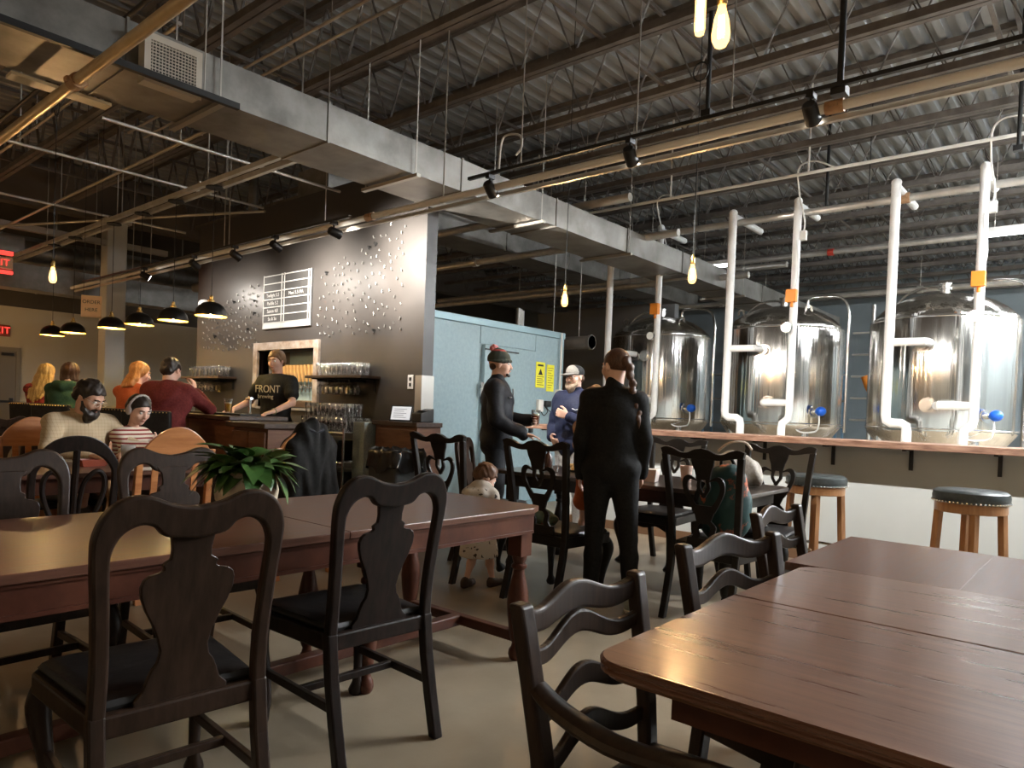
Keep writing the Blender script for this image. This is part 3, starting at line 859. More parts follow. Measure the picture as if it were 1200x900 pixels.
def chair_loop(name, label, m, seatm, loc, rz, group=None):
    """dark round-topped chair with looped openwork back"""
    t = thing(name, label, 'chair', loc, rz, group)
    H = 1.0
    yf = lambda x, z: rake(z)
    ho = smooth_path([(.215, .40), (.22, .62), (.222, .78), (.20, .87), (.14, .95), (.07, .99), (0, 1.0)], 5)
    hi = smooth_path([(.18, .40), (.185, .62), (.187, .77), (.175, .82), (.135, .87), (.07, .905), (0, .915)], 5)
    MB().strip(ho + [(-x, z) for x, z in ho[-2::-1]], hi + [(-x, z) for x, z in hi[-2::-1]], .03, yf).build('back_frame', m, t, bevel=.006)
    for s in (-1, 1):
        pts = smooth_path([(s * .02, .47), (s * .03, .62), (s * .05, .74), (s * .105, .80), (s * .145, .77), (s * .15, .68), (s * .11, .56), (s * .05, .47)], 4)
        MB().tube([(x, yf(x, z), z) for x, z in pts], .014, 8).build('back_loop', m, t, smooth=True)
        MB().rings([[(s * (.2 + a * .02), y + b * .02, z) for a, b in ((-1, -1), (1, -1), (1, 1), (-1, 1))] for z, y in ((0, -.29), (.2, -.245), (.42, -.213))]).build('leg', m, t, bevel=.005)
        MB().rings([[(s * (.215 + a * e), .21 + b * e, z) for a, b in ((-1, -1), (1, -1), (1, 1), (-1, 1))] for z, e in ((0, .016), (.43, .022))]).build('leg', m, t, bevel=.005)
    MB().tube([(x, yf(x, z), z) for x, z in ((0, .46), (0, .7), (0, .92))], .018, 8).build('back_spindle', m, t, smooth=True)
    MB().prism([(-.22, -.225), (.22, -.225), (.245, .24), (-.245, .24)], .39, .44).build('seat_frame', m, t, bevel=.006)
    seat_pad(t, .41, .47, -.20, .235, .44, .465, seatm)
    return t

# back plane sits about .30 m behind the seat centre at crest height
W_, E_, N_ = PI / 2, -PI / 2, 0.0     # facing -X, +X, +Y
g1 = 'hoop-backed chairs with vase splats'
chair_queen('dining_chair', 'large foreground hoop-back chair at lower left, nearest the camera', M_CHAIR_B, M_SEATBLK, (-2.04, .87, 0), W_ + R(-4), g1)
chair_queen('dining_chair', 'black hoop-back chair in the middle foreground with its back to the camera', M_CHAIR, M_SEATBLK, (-2.19, 1.64, 0), W_ + R(-3), g1)
chair_queen('dining_chair', 'dark hoop-back chair at the left edge across the long table', M_CHAIR_B, M_SEATBLK, (-3.16, .86, 0), E_ + R(2), g1)
chair_queen('dining_chair', 'dark hoop-back chair across the long table, left of the potted plant', M_CHAIR_B, M_SEATBLK, (-3.14, 1.50, 0), E_ + R(-3), g1)
chair_queen('dining_chair', 'grey-lit hoop-back chair beside the toddler, at the end of the far table', M_CHAIR_B, M_SEATBLK, (-3.88, 4.35, 0), E_ + R(28), g1)
chair_queen('dining_chair', 'dim hoop-back chair alone at the far left edge by the door', M_CHAIR_B, M_SEATBLK, (-8.6, 1.98, 0), W_ + R(20), g1)
g2 = 'tall chairs with serpentine crests'
chair_chip('dining_chair', 'tall black chair with serpentine crest left of the toddler', M_CHAIR_K, M_SEATBLK, (-3.72, 3.80, 0), R(4), g2)
chair_chip('dining_chair', 'tall black serpentine chair with orange-clad child on its seat', M_CHAIR_K, M_SEATBLK, (-2.80, 3.80, 0), R(0), g2)
chair_chip('dining_chair', 'tall black serpentine chair with a floral backpack behind its splat', M_CHAIR_K, M_SEATBLK, (-1.86, 4.20, 0), R(0), g2)
chair_chip('dining_chair', 'tall serpentine chair facing us in front of the left bar stool', M_CHAIR_K, M_SEATBLK, (-1.90, 5.00, 0), PI, g2)
chair_chip('dining_chair', 'tall serpentine chair half hidden behind the grey bag', M_CHAIR_K, M_SEATBLK, (-2.84, 5.22, 0), PI, g2)
g3 = 'ladder-back chairs with wavy slats'
chair_ladder('dining_armchair', 'glossy ladder-back armchair with wavy slats at the corner of the right table', M_CHAIR_B, M_SEATBLK, (-.61, 1.29, 0), E_ + R(0), g3, arms=True, H=.855)
chair_ladder('dining_chair', 'ladder-back chair with wavy slats at the middle of the right table', M_CHAIR_B, M_SEATBLK, (-.57, 1.92, 0), E_ + R(-11), g3, H=.89)
chair_ladder('dining_chair', 'small ladder-back chair at the farther right table', M_CHAIR_B, M_SEATBLK, (-.73, 2.79, 0), E_ + R(0), g3, H=.89)
g4 = 'orange pine chairs'
chair_arch('dining_chair', 'orange pine chair with arched panel back, opposite the reading child', M_PINE, M_SEATBLK, (-4.62, 1.96, 0), W_, g4)
chair_arch('dining_chair', 'orange pine chair carrying the bearded man', M_PINE, M_SEATBLK, (-5.70, 1.66, 0), E_, g4)
chair_arch('dining_chair', 'orange pine chair with a black jacket hung over it', M_PINE, M_SEATBLK, (-4.62, 2.86, 0), W_, g4)
chair_arch('dining_chair', 'orange pine chair carrying the child in stripes', M_PINE, M_SEATBLK, (-5.70, 2.12, 0), E_, g4)
chair_loop('dining_chair', 'dark round-topped chair with looped back facing the bearded man', M_CHAIR, M_SEATBLK, (-4.58, 1.40, 0), W_)

# ------------------------------------------------------------------ tables
TURN = [(.026, 0), (.034, .01), (.04, .03), (.036, .055), (.026, .07), (.022, .09), (.03, .105), (.034, .12), (.04, .16), (.05, .24), (.054, .30), (.05, .36), (.038, .42), (.028, .46), (.026, .48), (.038, .49), (.038, .505), (.028, .515), (.036, .54), (.04, .56)]
def turned_leg(t, x, y, ztop, m, s=1.0):
    o = MB().lathe([(r * s, z * (ztop - .12) / .56) for r, z in TURN], 18).build('leg', m, t, smooth=True)
    o.location = (x, y, 0)
    b = MB().box(-.042 * s, .042 * s, -.042 * s, .042 * s, ztop - .125, ztop).build('leg_block', m, o, bevel=.004)
    return o
def table_outline(x0, x1, y0, y1, ch=0.0, rad=0.0, n=6, bow=0.0):
    if rad:
        out = []
        for cx, cy, a in ((x1 - rad, y0 + rad, -90), (x1 - rad, y1 - rad, 0), (x0 + rad, y1 - rad, 90), (x0 + rad, y0 + rad, 180)):
            out += arc((cx, cy), rad, a, a + 90, n)
        return out
    return [(x0 + ch, y0), (x1 - ch, y0), (x1, y0 + ch), (x1, y1 - ch), (x1 - ch, y1), (x0 + ch, y1), (x0, y1 - ch), (x0, y0 + ch)]
def inset(out, d):
    n = len(out)
    cx = sum(p[0] for p in out) / n; cy = sum(p[1] for p in out) / n
    xs = [p[0] for p in out]; ys = [p[1] for p in out]
    sx = 1 - 2 * d / (max(xs) - min(xs)); sy = 1 - 2 * d / (max(ys) - min(ys))
    mx = (max(xs) + min(xs)) / 2; my = (max(ys) + min(ys)) / 2
    return [(mx + (x - mx) * sx, my + (y - my) * sy) for x, y in out]
def moulded_leaf(outline, ztop, prof):
    """top leaf with moulded edge; prof lists (inset, drop)"""
    loops = []
    for d, dz in prof[::-1]:
        loops.append([(x, y, ztop - dz) for x, y in inset(outline, d)])
    return MB().rings(loops)
OGEE = [(.004, 0), (.0, .004), (.0, .010), (.005, .013), (.005, .016), (.001, .019), (.001, .024), (.007, .028), (.010, .033)]

# long table on the left (leaves across its length)
tl = thing('dining_table', 'long reddish dining table on the left with the potted plant', 'table', (-2.61, 1.28, 0))
x0, x1, y0, y1 = -.47, .48, -1.78, 1.50
segs = [(-1.78, -1.2), (-1.2, .32), (.32, 1.50)]
for i, (a, b) in enumerate(segs):
    if i == 2: out = [(x0, a + .001), (x1, a + .001), (x1, b - .10), (x1 - .05, b), (x0 + .05, b), (x0, b - .10)]
    elif i == 0: out = [(x0 + .05, a), (x1 - .05, a), (x1, a + .1), (x1, b - .001), (x0, b - .001), (x0, a + .1)]
    else: out = [(x0, a + .001), (x1, a + .001), (x1, b - .001), (x0, b - .001)]
    MB().prism(out, .728, .756).build('table_leaf', M_TABLE_Y, tl, bevel=.003)
ap = MB().box(x0 + .02, x0 + .045, y0 + .08, y1 - .08, .635, .728).box(x1 - .045, x1 - .02, y0 + .08, y1 - .08, .635, .728).box(x0 + .045, x1 - .045, y0 + .04, y0 + .065, .635, .728).box(x0 + .045, x1 - .045, y1 - .065, y1 - .04, .635, .728)
ap = ap.build('apron', M_TABLE_DK, tl, bevel=.003)
MB().box(x1 - .02, x1 - .012, y0 + .08, y1 - .08, .632, .645).box(x1 - .02, x1 - .012, y0 + .08, y1 - .08, .715, .727).build('beading', M_TABLE_DK, ap)
for sx in (x0 + .08, x1 - .08):
    for sy in (y0 + .10, y1 - .10):
        turned_leg(tl, sx, sy, .64, M_TABLE_DK, 1.0)
for sx in (-.22, .22):
    turned_leg(tl, sx, .62, .66, M_TABLE_DK, .9)
for sy in (y0 + .10, y1 - .10):
    MB().bar((x0 + .08, sy, .115), (x1 - .08, sy, .115), .05, .05).build('stretcher', M_TABLE_DK, tl, bevel=.006)
MB().bar((0.0, y0 + .10, .115), (0.0, y1 - .10, .115), .06, .055).build('stretcher', M_TABLE_DK, tl, bevel=.006)

# right table
tr = thing('dining_table', 'glossy brown dining table with moulded edge at lower right', 'table', (.09, 1.74, 0))
out = table_outline(-.84, 1.16, -.625, .0, 0)
def half_outline(x0, x1, y0, y1, rad, front):
    if front:
        o = arc((x1 - rad, y0 + rad), rad, -90, 0, 6) + [(x1, y1), (x0, y1)] + arc((x0 + rad, y0 + rad), rad, 180, 270, 6)
    else:
        o = [(x0, y0), (x1, y0)] + arc((x1 - rad, y1 - rad), rad, 0, 90, 6) + arc((x0 + rad, y1 - rad), rad, 90, 180, 6)
    return o
for i, (a, b, fr) in enumerate(((-.625, .053, True), (.055, .615, False))):
    o = half_outline(-.84, 1.16, a, b, .075, fr)
    moulded_leaf(o, .762, OGEE).build('table_leaf', M_TABLE, tr)
MB().box(-.72, -.69, -.50, .50, .64, .729).box(1.0, 1.03, -.50, .50, .64, .729).box(-.69, 1.0, -.50, -.47, .64, .729).box(-.69, 1.0, .47, .50, .64, .729).build('apron', M_TABLE_DK, tr)
for sx in (-.35, .75):
    c = MB().lathe([(.05, .0), (.07, .05), (.055, .12), (.075, .25), (.06, .4), (.05, .5), (.07, .6), (.08, .64)], 18).build('pedestal', M_TABLE_DK, tr, smooth=True)
    c.location = (sx, 0, .06)
    for a in (35, 145, 215, 325):
        dx, dy = math.cos(R(a)), math.sin(R(a))
        p = smooth_path([(dx * .04, dy * .04, .30), (dx * .18, dy * .18, .27), (dx * .32, dy * .32, .12), (dx * .42, dy * .42, .02), (dx * .47, dy * .47, .02)], 4)
        o = MB().tube(p, .026, 8).build('foot', M_TABLE_DK, c, smooth=True)
        o.location = (0, 0, -.06 + .03)

# second right table
t2 = thing('dining_table', 'plain brown dining table behind the glossy right table', 'table', (.09, 2.79, 0))
for a, b in ((-.92, -.4205), (-.42, .25), (.2505, 1.1)):
    MB().box(a, b, -.385, .385, .725, .752).build('table_leaf', M_TABLE_Y, t2, bevel=.0012)
MB().box(-.86, 1.04, -.33, -.305, .64, .725).box(-.86, 1.04, .305, .33, .64, .725).box(-.86, -.835, -.305, .305, .64, .725).box(1.015, 1.04, -.305, .305, .64, .725).build('apron', M_TABLE_DK, t2)
for sx in (-.82, 1.0):
    for sy in (-.29, .29):
        turned_leg(t2, sx, sy, .65, M_TABLE_DK, .8)

# far middle table
M_TABLE_BK = mat('black_table', (.028, .02, .017), (.05, .037, .03), rough=.3, scale=5, stretch=(1, 10, 10), coat=.4)
t3 = thing('dining_table', 'black dining table where the standing adults gather', 'table', (-2.72, 4.62, 0), R(2))
MB().prism(table_outline(-1.05, 1.0, -.44, .44, .06), .732, .760).build('table_top', M_TABLE_BK, t3, bevel=.005)
MB().box(-.95, .90, -.37, -.345, .64, .732).box(-.95, .90, .345, .37, .64, .732).box(-.95, -.925, -.345, .345, .64, .732).box(.875, .90, -.345, .345, .64, .732).build('apron', M_CHAIR_K, t3)
for sx in (-.9, .85):
    for sy in (-.33, .33):
        turned_leg(t3, sx, sy, .65, M_CHAIR_K, .9)

# bearded man's table
t4 = thing('dining_table', 'brown wooden table between the bearded man and the chairs', 'table', (-5.05, 1.75, 0))
MB().prism(table_outline(-.42, .40, -1.3, 1.3, .05), .73, .758).build('table_top', M_TABLE_Y, t4, bevel=.004)
MB().box(-.36, -.335, -1.2, 1.2, .63, .73).box(.315, .34, -1.2, 1.2, .63, .73).box(-.335, .315, -1.2, -1.175, .63, .73).box(-.335, .315, 1.175, 1.2, .63, .73).build('apron', M_TABLE_DK, t4)
for sx in (-.32, .30):
    for sy in (-1.15, 1.15):
        turned_leg(t4, sx, sy, .65, M_TABLE_DK, .9)

# ------------------------------------------------------------------ stools
def stool(label, loc, rz=0, h=.82, d=.44):
    t = thing('bar_stool', label, 'stool', loc, rz, 'round stools at the drink rail')
    r = d / 2
    MB().lathe([(r * .96, h - .085), (r * 1.0, h - .07), (r * 1.01, h - .045), (r * .985, h - .018), (r * .9, h - .004), (r * .6, h), (.01, h)], 32).build('seat', M_STOOLSEAT, t, smooth=True)
    MB().lathe([(r * .90, h - .15), (r * .945, h - .145), (r * .945, h - .088), (r * .90, h - .085)], 32).build('seat_ring', M_STOOLWOOD, t, smooth=True)
    nt = MB()
    for k in range(56):
        a = 2 * PI * k / 56
        nt.ell((r * 1.0 * math.cos(a), r * 1.0 * math.sin(a), h - .078), (.0075, .0075, .0075), 6, 4)
    nt.build('nail_trim', M_STEEL2, t, smooth=True)['kind'] = 'stuff'
    for k in range(4):
        a = PI / 4 + PI / 2 * k
        ca, sa = math.cos(a), math.sin(a)
        MB().rings([[((q * ca * r) + u * .021, (q * sa * r) + v * .021, z) for u, v in ((-1, -1), (1, -1), (1, 1), (-1, 1))] for z, q in ((0, .98), (.3, .90), (h - .10, .80))]).build('leg', M_STOOLWOOD, t, bevel=.003)
    MB().tube([(r * .93 * math.cos(2 * PI * k / 24), r * .93 * math.sin(2 * PI * k / 24), .26) for k in range(25)], .011, 8).build('foot_ring', M_STEEL2, t, smooth=True)
    return t
stool('round charcoal stool behind the serpentine chair at the drink rail', (-1.77, 5.74, 0), R(64))
stool('round charcoal stool standing alone at the right of the drink rail', (-.72, 5.52, 0), R(60))

# studded stools with backs at the bar
def bar_chair(label, loc, rz):
    t = thing('bar_chair', label, 'bar chair', loc, rz, 'studded leather bar chairs')
    mb = MB()
    n = 10
    A = [(-.23 + .46 * i / n, 1.10) for i in range(n + 1)]
    B = [(x, .80) for x, z in A]
    MB().strip(A, B, .06, lambda x, z: -.22 + .5 * x * x - .08 * (z - .8)).build('backrest', M_SEATBLK, t, bevel=.015)
    nt = MB()
    for i in range(15):
        x = -.21 + .42 * i / 14
        nt.ell((x, -.22 + .5 * x * x - .024 - .038, 1.085), (.006, .006, .006), 6, 4)
        nt.ell((x, -.22 + .5 * x * x - .032, .82), (.006, .006, .006), 6, 4)
    nt.build('nail_trim', M_BRASS, t, smooth=True)['kind'] = 'stuff'
    seat_pad(t, .42, .46, -.22, .22, .66, .75, M_SEATBLK)
    for sx in (-1, 1):
        for sy in (-1, 1):
            MB().bar((sx * .21, sy * .21, 0), (sx * .18, sy * .17, .66), .035, .035).build('leg', M_CHAIR_B, t)
    for sy in (-1, 1):
        MB().bar((-.2, sy * .2, .25), (.2, sy * .2, .25), .025, .03).build('foot_rail', M_CHAIR_B, t)
    return t
for x, y, wd in ((-7.04, 2.98, 'under the man in maroon'), (-7.9, 3.0, 'under the woman in orange'), (-9.75, 3.0, 'under the person in green hoodie'), (-10.6, 3.0, 'under the long-haired blonde')):
    bar_chair('black studded bar chair ' + wd, (x, y, 0), R(40))
# ------------------------------------------------------------------ brewery tanks
M_BLUE = mat('blue_valve', (.01, .10, .55), rough=.35)
M_ORANGE = mat('orange_box', (.85, .28, .03), rough=.45)
M_GAUGE = mat('gauge_face', (.85, .85, .82), rough=.3)
M_TUBING = mat('clear_tubing', (.72, .72, .70), rough=.35)
def tank(label, cx, cy, ang):
    t = thing('brew_tank', label, 'tank', (cx, cy, 0), ang, 'stainless brewing tanks')
    r = .80
    MB().lathe([(.30, .55), (.55, .85), (.74, 1.08), (.775, 1.13), (r - .005, 1.16), (r, 1.18), (r, 2.46), (r - .004, 2.475)], 72, cap=False).build('shell', M_STEEL, t, smooth=True)
    MB().lathe([(r - .004, 2.475), (r - .035, 2.49), (r - .035, 2.52), (.74, 2.56), (.66, 2.64), (.54, 2.72), (.38, 2.79), (.2, 2.83), (.02, 2.845)], 64, cap=False).build('dome', M_STEEL, t, smooth=True)
    MB().tube([((r + .004) * math.cos(2 * PI * k / 64), (r + .004) * math.sin(2 * PI * k / 64), 1.20) for k in range(65)], .010, 6).build('weld_ring', M_STEEL2, t, smooth=True)
    MB().tube([((r - .012) * math.cos(2 * PI * k / 64), (r - .012) * math.sin(2 * PI * k / 64), 2.478) for k in range(65)], .014, 6).build('weld_ring', M_STEEL2, t, smooth=True)
    for k in range(4):
        a = PI / 4 + k * PI / 2
        MB().cyl((.72 * math.cos(a), .72 * math.sin(a), 0), (.70 * math.cos(a), .70 * math.sin(a), 1.12), .05, 14).build('leg', M_STEEL2, t, smooth=True)
    # top fittings
    f = MB().cyl((0, 0, 2.83), (0, 0, 2.97), .05, 16).cyl((0, 0, 2.90), (0, 0, 2.915), .075, 16).cyl((0, 0, 2.955), (0, 0, 2.97), .07, 16).build('top_port', M_STEEL2, t, smooth=True)
    MB().tube(smooth_path([(-.05, 0, 2.93), (-.25, .0, 2.93), (-.42, -.02, 2.86), (-.52, -.05, 2.74)], 5), .016, 8).build('vent_line', M_STEEL2, t, smooth=True)
    MB().tube(smooth_path([(.30, .1, 2.78), (.30, .1, 2.92), (.38, .08, 2.96), (.66, .05, 2.95), (.80, .02, 2.88), (.86, .0, 2.70), (.865, 0, 2.4), (.865, 0, 1.1)], 5), .019, 10).build('cip_arm', M_STEEL2, t, smooth=True)
    for sx, sy in ((.45, -.38), (-.48, -.35), (.1, .55)):
        mb = MB()
        O = arc((0, .05), .05, 0, 180, 10); O = [(.05, 0)] + O + [(-.05, 0)]
        I = arc((0, .05), .022, 0, 180, 10); I = [(.022, .028)] + I + [(-.022, .028)]
        mb.strip(O, I, .016)
        o = mb.build('lifting_lug', M_STEEL2, t); o.location = (sx, sy, 2.69 if abs(sy) < .5 else 2.7)
    # sample valve with blue cap
    a = R(-40)
    vx, vy = r * math.cos(a), r * math.sin(a)
    nx, ny = math.cos(a), math.sin(a)
    v = MB().cyl((vx - nx * .02, vy - ny * .02, 1.36), (vx + nx * .16, vy + ny * .16, 1.36), .028, 12).cyl((vx - nx * .01, vy - ny * .01, 1.36), (vx + nx * .01, vy + ny * .01, 1.36), .075, 20).build('sample_valve', M_STEEL2, t, smooth=True)
    MB().ell((vx + nx * .14, vy + ny * .14, 1.37), (.068, .068, .062), 14, 10).cyl((vx + nx * .06, vy + ny * .06, 1.36), (vx + nx * .14, vy + ny * .14, 1.365), .03, 8).build('valve_cap', M_BLUE, v, smooth=True)
    MB().tube(smooth_path([(vx + nx * .1, vy + ny * .1, 1.33), (vx + nx * .12, vy + ny * .12 - .02, 1.2), (vx + nx * .1 - .05, vy + ny * .1, 1.1), (vx - .2, vy - .12, 1.14), (vx - .27, vy - .14, 1.6), (vx - .24, vy - .12, 2.2)], 6), .010, 7).build('hose', M_TUBING, v, smooth=True)
    # manway door at lower front
    a = R(-100)
    nx, ny = math.cos(a), math.sin(a)
    for z, aa in ((2.15, R(-88)), (1.47, R(-83))):
        nx, ny = math.cos(aa), math.sin(aa)
        MB().cyl((r * nx * .97, r * ny * .97, z), (r * nx * 1.02, r * ny * 1.02, z), .085, 20).cyl((r * nx, r * ny, z), (r * nx * 1.09, r * ny * 1.09, z), .055, 16).build('jacket_port', M_STEEL2, t, smooth=True)
    return t
TANKS = [(-5.72, 10.35, 'left'), (-3.67, 10.13, 'middle'), (-1.67, 9.96, 'right')]
for cx, cy, wd in TANKS:
    tank('large stainless steel brewing tank, the %s one of three' % {'left': 'leftmost', 'middle': 'middle', 'right': 'rightmost and nearest'}[wd], cx, cy, R({'left': 10, 'middle': 2, 'right': -6}[wd]))
    py = cy - 1.02
    # left white riser with kink near the bottom
    t = thing('insulated_pipe', 'white insulated riser pipe on the left side of the %s tank' % wd, 'pipe', (cx - .36, py, 0), 0, 'white tank risers')
    MB().tube([(0, 0, 3.98), (0, 0, 1.34), (.01, 0, 1.28), (.06, 0, 1.25), (.16, 0, 1.25), (.21, 0, 1.22), (.22, 0, 1.16), (.22, 0, .3)], .052, 14).build('riser', M_PVC, t, smooth=True)
    MB().ell((0, 0, 3.98), (.056, .056, .05), 12, 8).cyl((0, .03, 3.94), (0, .95, 3.94), .045, 12).build('top_branch', M_PVC, t, smooth=True)
    MB().cyl((0, 0, 2.17), (.36, .02, 2.17), .045, 12).tube([(.34, .02, 2.17), (.37, .06, 2.17), (.375, .2, 2.17)], .045, 12).build('side_stub', M_PVC, t, smooth=True)
    t = thing('insulated_pipe', 'white insulated riser pipe with orange box on the right side of the %s tank' % wd, 'pipe', (cx + .49, py, 0), 0, 'white tank risers')
    MB().tube([(0, 0, 4.0), (0, 0, 1.32), (-.01, 0, 1.26), (-.08, 0, 1.2), (-.09, 0, 1.12), (-.09, 0, .3)], .048, 14).build('riser', M_PVC, t, smooth=True)
    MB().ell((0, 0, 4.0), (.052, .052, .05), 12, 8).cyl((0, .03, 3.96), (0, .75, 3.96), .042, 12).build('top_branch', M_PVC, t, smooth=True)
    MB().cyl((0, 0, 1.46), (-.34, .03, 1.46), .045, 12).tube([(-.32, .03, 1.46), (-.36, .07, 1.46), (-.37, .2, 1.46)], .045, 12).build('side_stub', M_PVC, t, smooth=True)
    MB().box(-.07, .06, -.12, -.045, 2.72, 2.88).cyl((0, -.08, 2.72), (0, -.08, 2.66), .02, 8).build('actuator_box', M_ORANGE, t, bevel=.008)
    g = MB().cyl((-.03, -.04, 2.40), (-.03, -.13, 2.40), .018, 8).cyl((-.03, -.12, 2.40), (-.03, -.15, 2.40), .065, 20).build('gauge', M_STEEL2, t, smooth=True)
    MB().cyl((-.03, -.150, 2.40), (-.03, -.153, 2.40), .055, 20).build('gauge_face', M_GAUGE, g)
    MB().box(.045, .12, -.03, .03, 3.5, 3.62).build('junction_box', M_WHITEPAINT, t, bevel=.006)
    MB().tube(smooth_path([(.08, 0, 3.6), (.09, 0, 3.75), (.06, -.15, 4.05), (.1, -.32, 4.3), (.3, -.4, 4.33), (.55, -.42, 4.2)], 5), .010, 7).build('wire_drop', M_WHITEPAINT, t, smooth=True)
    MB().tube(smooth_path([(.02, -.06, 3.5), (.06, -.07, 3.1), (.03, -.09, 2.85)], 4), .008, 6).build('control_wire', M_TUBING, t, smooth=True)

# ------------------------------------------------------------------ drink rail counter
ct = thing('drink_rail', 'long reclaimed wood drink rail in front of the tanks', 'counter', (0, 6.18, 1.037))
MB().box(-5.08, 4.9, 0, .262, 0, .052).build('plank', M_WOODTOP, ct, bevel=.004)
MB().box(-5.08, 4.9, .266, .52, 0, .052).build('plank', M_WOODTOP, ct, bevel=.004)
bk = MB().box(-.014, .014, .30, .318, -.175, 0).box(-.014, .014, .04, .30, -.014, 0).mesh('bracket', M_BLACK)
for k in range(-7, 8):
    o = bpy.data.objects.new('bracket', bk); COL.objects.link(o); o.parent = ct; o.location = (-.669 - .6 * -k, 0, 0)

# ------------------------------------------------------------------ walk-in cooler
co = thing('walk_in_cooler', 'pale blue walk-in cooler beside the black wall', 'cooler', (-5.9, 5.3, 0))
CL, CHH = 2.66, 2.33
MB().box(-2.6, -.02, 0, CL, 0, CHH - .06).build('body', M_COOLER, co)
for a, b in ((0.0, .96), (2.02, CL)):
    MB().box(-.02, 0, a + .006, b - .006, .05, CHH - .09).build('wall_panel', M_COOLER, co, bevel=.006)
MB().box(-2.6, .01, -.005, CL + .005, CHH - .085, CHH).build('top_trim', M_COOLER2, co, bevel=.006)
MB().box(-.02, .012, -.005, CL + .005, 0, .05).build('kick_plate', M_COOLER2, co)
dr = MB().box(-.015, .045, 1.0, 1.98, .06, 2.02).build('cooler_door', M_COOLER, co, bevel=.01)
MB().box(-.015, .0, .962, 2.018, 2.03, CHH - .09).build('header_panel', M_COOLER, co)
MB().box(.045, .06, 1.0, 1.62, 1.955, 1.97).build('door_strap', M_BLACK, dr)
MB().box(.045, .075, .93, 1.12, 1.48, 1.53).box(.045, .065, .93, .985, 1.38, 1.56).build('hinge', M_STEEL2, dr, bevel=.004)
MB().box(.045, .09, 1.88, 1.93, .95, 1.10).build('latch_handle', M_BLACK, dr, bevel=.006)
def on_cooler(name, label, cat, y, z, w, h, m, dpt=.006):
    o = MB().box(0, dpt, -w / 2, w / 2, -h / 2, h / 2).build(name, m)
    o.location = (-5.9 + .001, 5.3 + y, z)
    return tag(o, label, cat)
M_YEL = mat('yellow_sheet', (.72, .68, .03), (.80, .76, .06), rough=.55, scale=3)
s1 = on_cooler('warning_sign', 'left yellow warning sheet with black triangle on the cooler', 'sign', 2.14, 1.72, .19, .34, M_YEL)
s2 = on_cooler('warning_sign', 'right yellow notice sheet on the cooler', 'sign', 2.36, 1.69, .16, .36, M_YEL)
MB().add([(.007, -.05, .0), (.007, .05, .0), (.007, 0, .085), (.008, -.05, .0), (.008, .05, .0), (.008, 0, .085)], [(3, 4, 5)]).build('triangle_mark', M_BLACK, s1)
for k in range(5):
    MB().box(.0065, .0075, -.07, .07 - .02 * (k % 2), -.03 - .027 * k, -.018 - .027 * k).build('print_line', mat('sheet_print', (.25, .22, .02), rough=.6), s1)
for k in range(9):
    MB().box(.0065, .0075, -.06, .06 - .02 * (k % 3), .13 - .033 * k, .138 - .033 * k).build('print_line', mat('sheet_print', (.25, .22, .02), rough=.6), s2)
MB().box(.0065, .0075, -.06, .06, .115, .14).build('heading_bar', M_BLACK, s1)
t = thing('control_box', 'white control box with conduit on the cooler side', 'box', (-5.9, 5.3 + 2.54, 1.47))
MB().box(0, .09, -.06, .06, -.07, .07).build('box_body', M_WHITEPAINT, t, bevel=.006)
MB().cyl((.04, 0, .07), (.04, 0, .85), .012, 8).build('conduit_drop', M_WHITEPAINT, t, smooth=True)
MB().box(.02, .10, .06, .17, -.03, .05).build('dark_sensor', M_BLACK, t)
t = thing('thermostat', 'small white thermostat with dark dial and wires on the cooler', 'thermostat', (-5.9, 5.3 + 2.16, 1.30))
MB().box(0, .05, -.08, .02, -.07, .09).build('box_body', M_WHITEPAINT, t, bevel=.006)
MB().box(0, .045, .08, .2, 0, .08).build('dial', M_BLACK, t, bevel=.01)
MB().tube(smooth_path([(.02, 0, -.06), (.03, .06, -.12), (.03, .14, -.06), (.02, .1, 0), (.03, .3, -.1), (.02, .45, .1)], 5), .006, 6).build('wire', M_BLACK, t)
t = thing('rooftop_conduit', 'white conduit bundle rising from the cooler roof', 'conduit', (-6.1, 7.3, CHH))
for k in range(3):
    MB().cyl((-.1 - .05 * k, .1 * k, 0), (-.1 - .05 * k, .1 * k, .28), .03, 8).build('stub', M_GALV, t, smooth=True)

# brewery clutter between tanks
t = thing('steel_rack', 'tall steel pipe rack between the middle and right tanks', 'rack', (-2.9, 14.0, 0))
for dx in (-.55, .0, .5):
    MB().cyl((dx, 0, 0), (dx, 0, 3.4), .03, 10).build('upright', M_PIPE, t, smooth=True)
for z in (.8, 1.3, 1.7, 2.1, 2.5, 2.9):
    MB().cyl((-.9, .05, z), (.8, .05, z), .018, 8).build('cross_tube', M_PIPE, t, smooth=True)
t = thing('hose_rack', 'orange hose and pump fittings hung between the two right tanks', 'hose', (-2.62, 11.6, 0))
MB().tube(smooth_path([(-.32, 0, 1.95), (-.22, 0, 1.72), (-.05, 0, 1.58), (.15, 0, 1.50), (.35, .0, 1.47)], 6), .06, 12).build('orange_hose', M_ORANGE, t, smooth=True)
MB().tube([(-.1 + .13 * math.cos(a), 0, 1.25 + .13 * math.sin(a)) for a in [2 * PI * k / 20 for k in range(21)]], .03, 8).build('coil', M_BLACK, t, smooth=True)
MB().cyl((-.05, 0, 0), (-.05, 0, 2.1), .03, 10).build('stand', M_STEEL2, t, smooth=True)
MB().box(-.12, .06, -.06, .06, .95, 1.12).box(-.2, .0, -.05, .05, 1.65, 1.85).build('pump_head', M_STEEL2, t, bevel=.01)
MB().box(-.08, .03, -.07, .07, .8, .94).build('blue_cap', M_BLUE, t, bevel=.01)
tag(MB().cyl((-1.0, 12.5, 0), (-1.0, 12.5, 2.6), .07, 14).build('riser_pipe', M_PIPE, smooth=True), 'grey riser pipe seen right of the right tank', 'pipe')
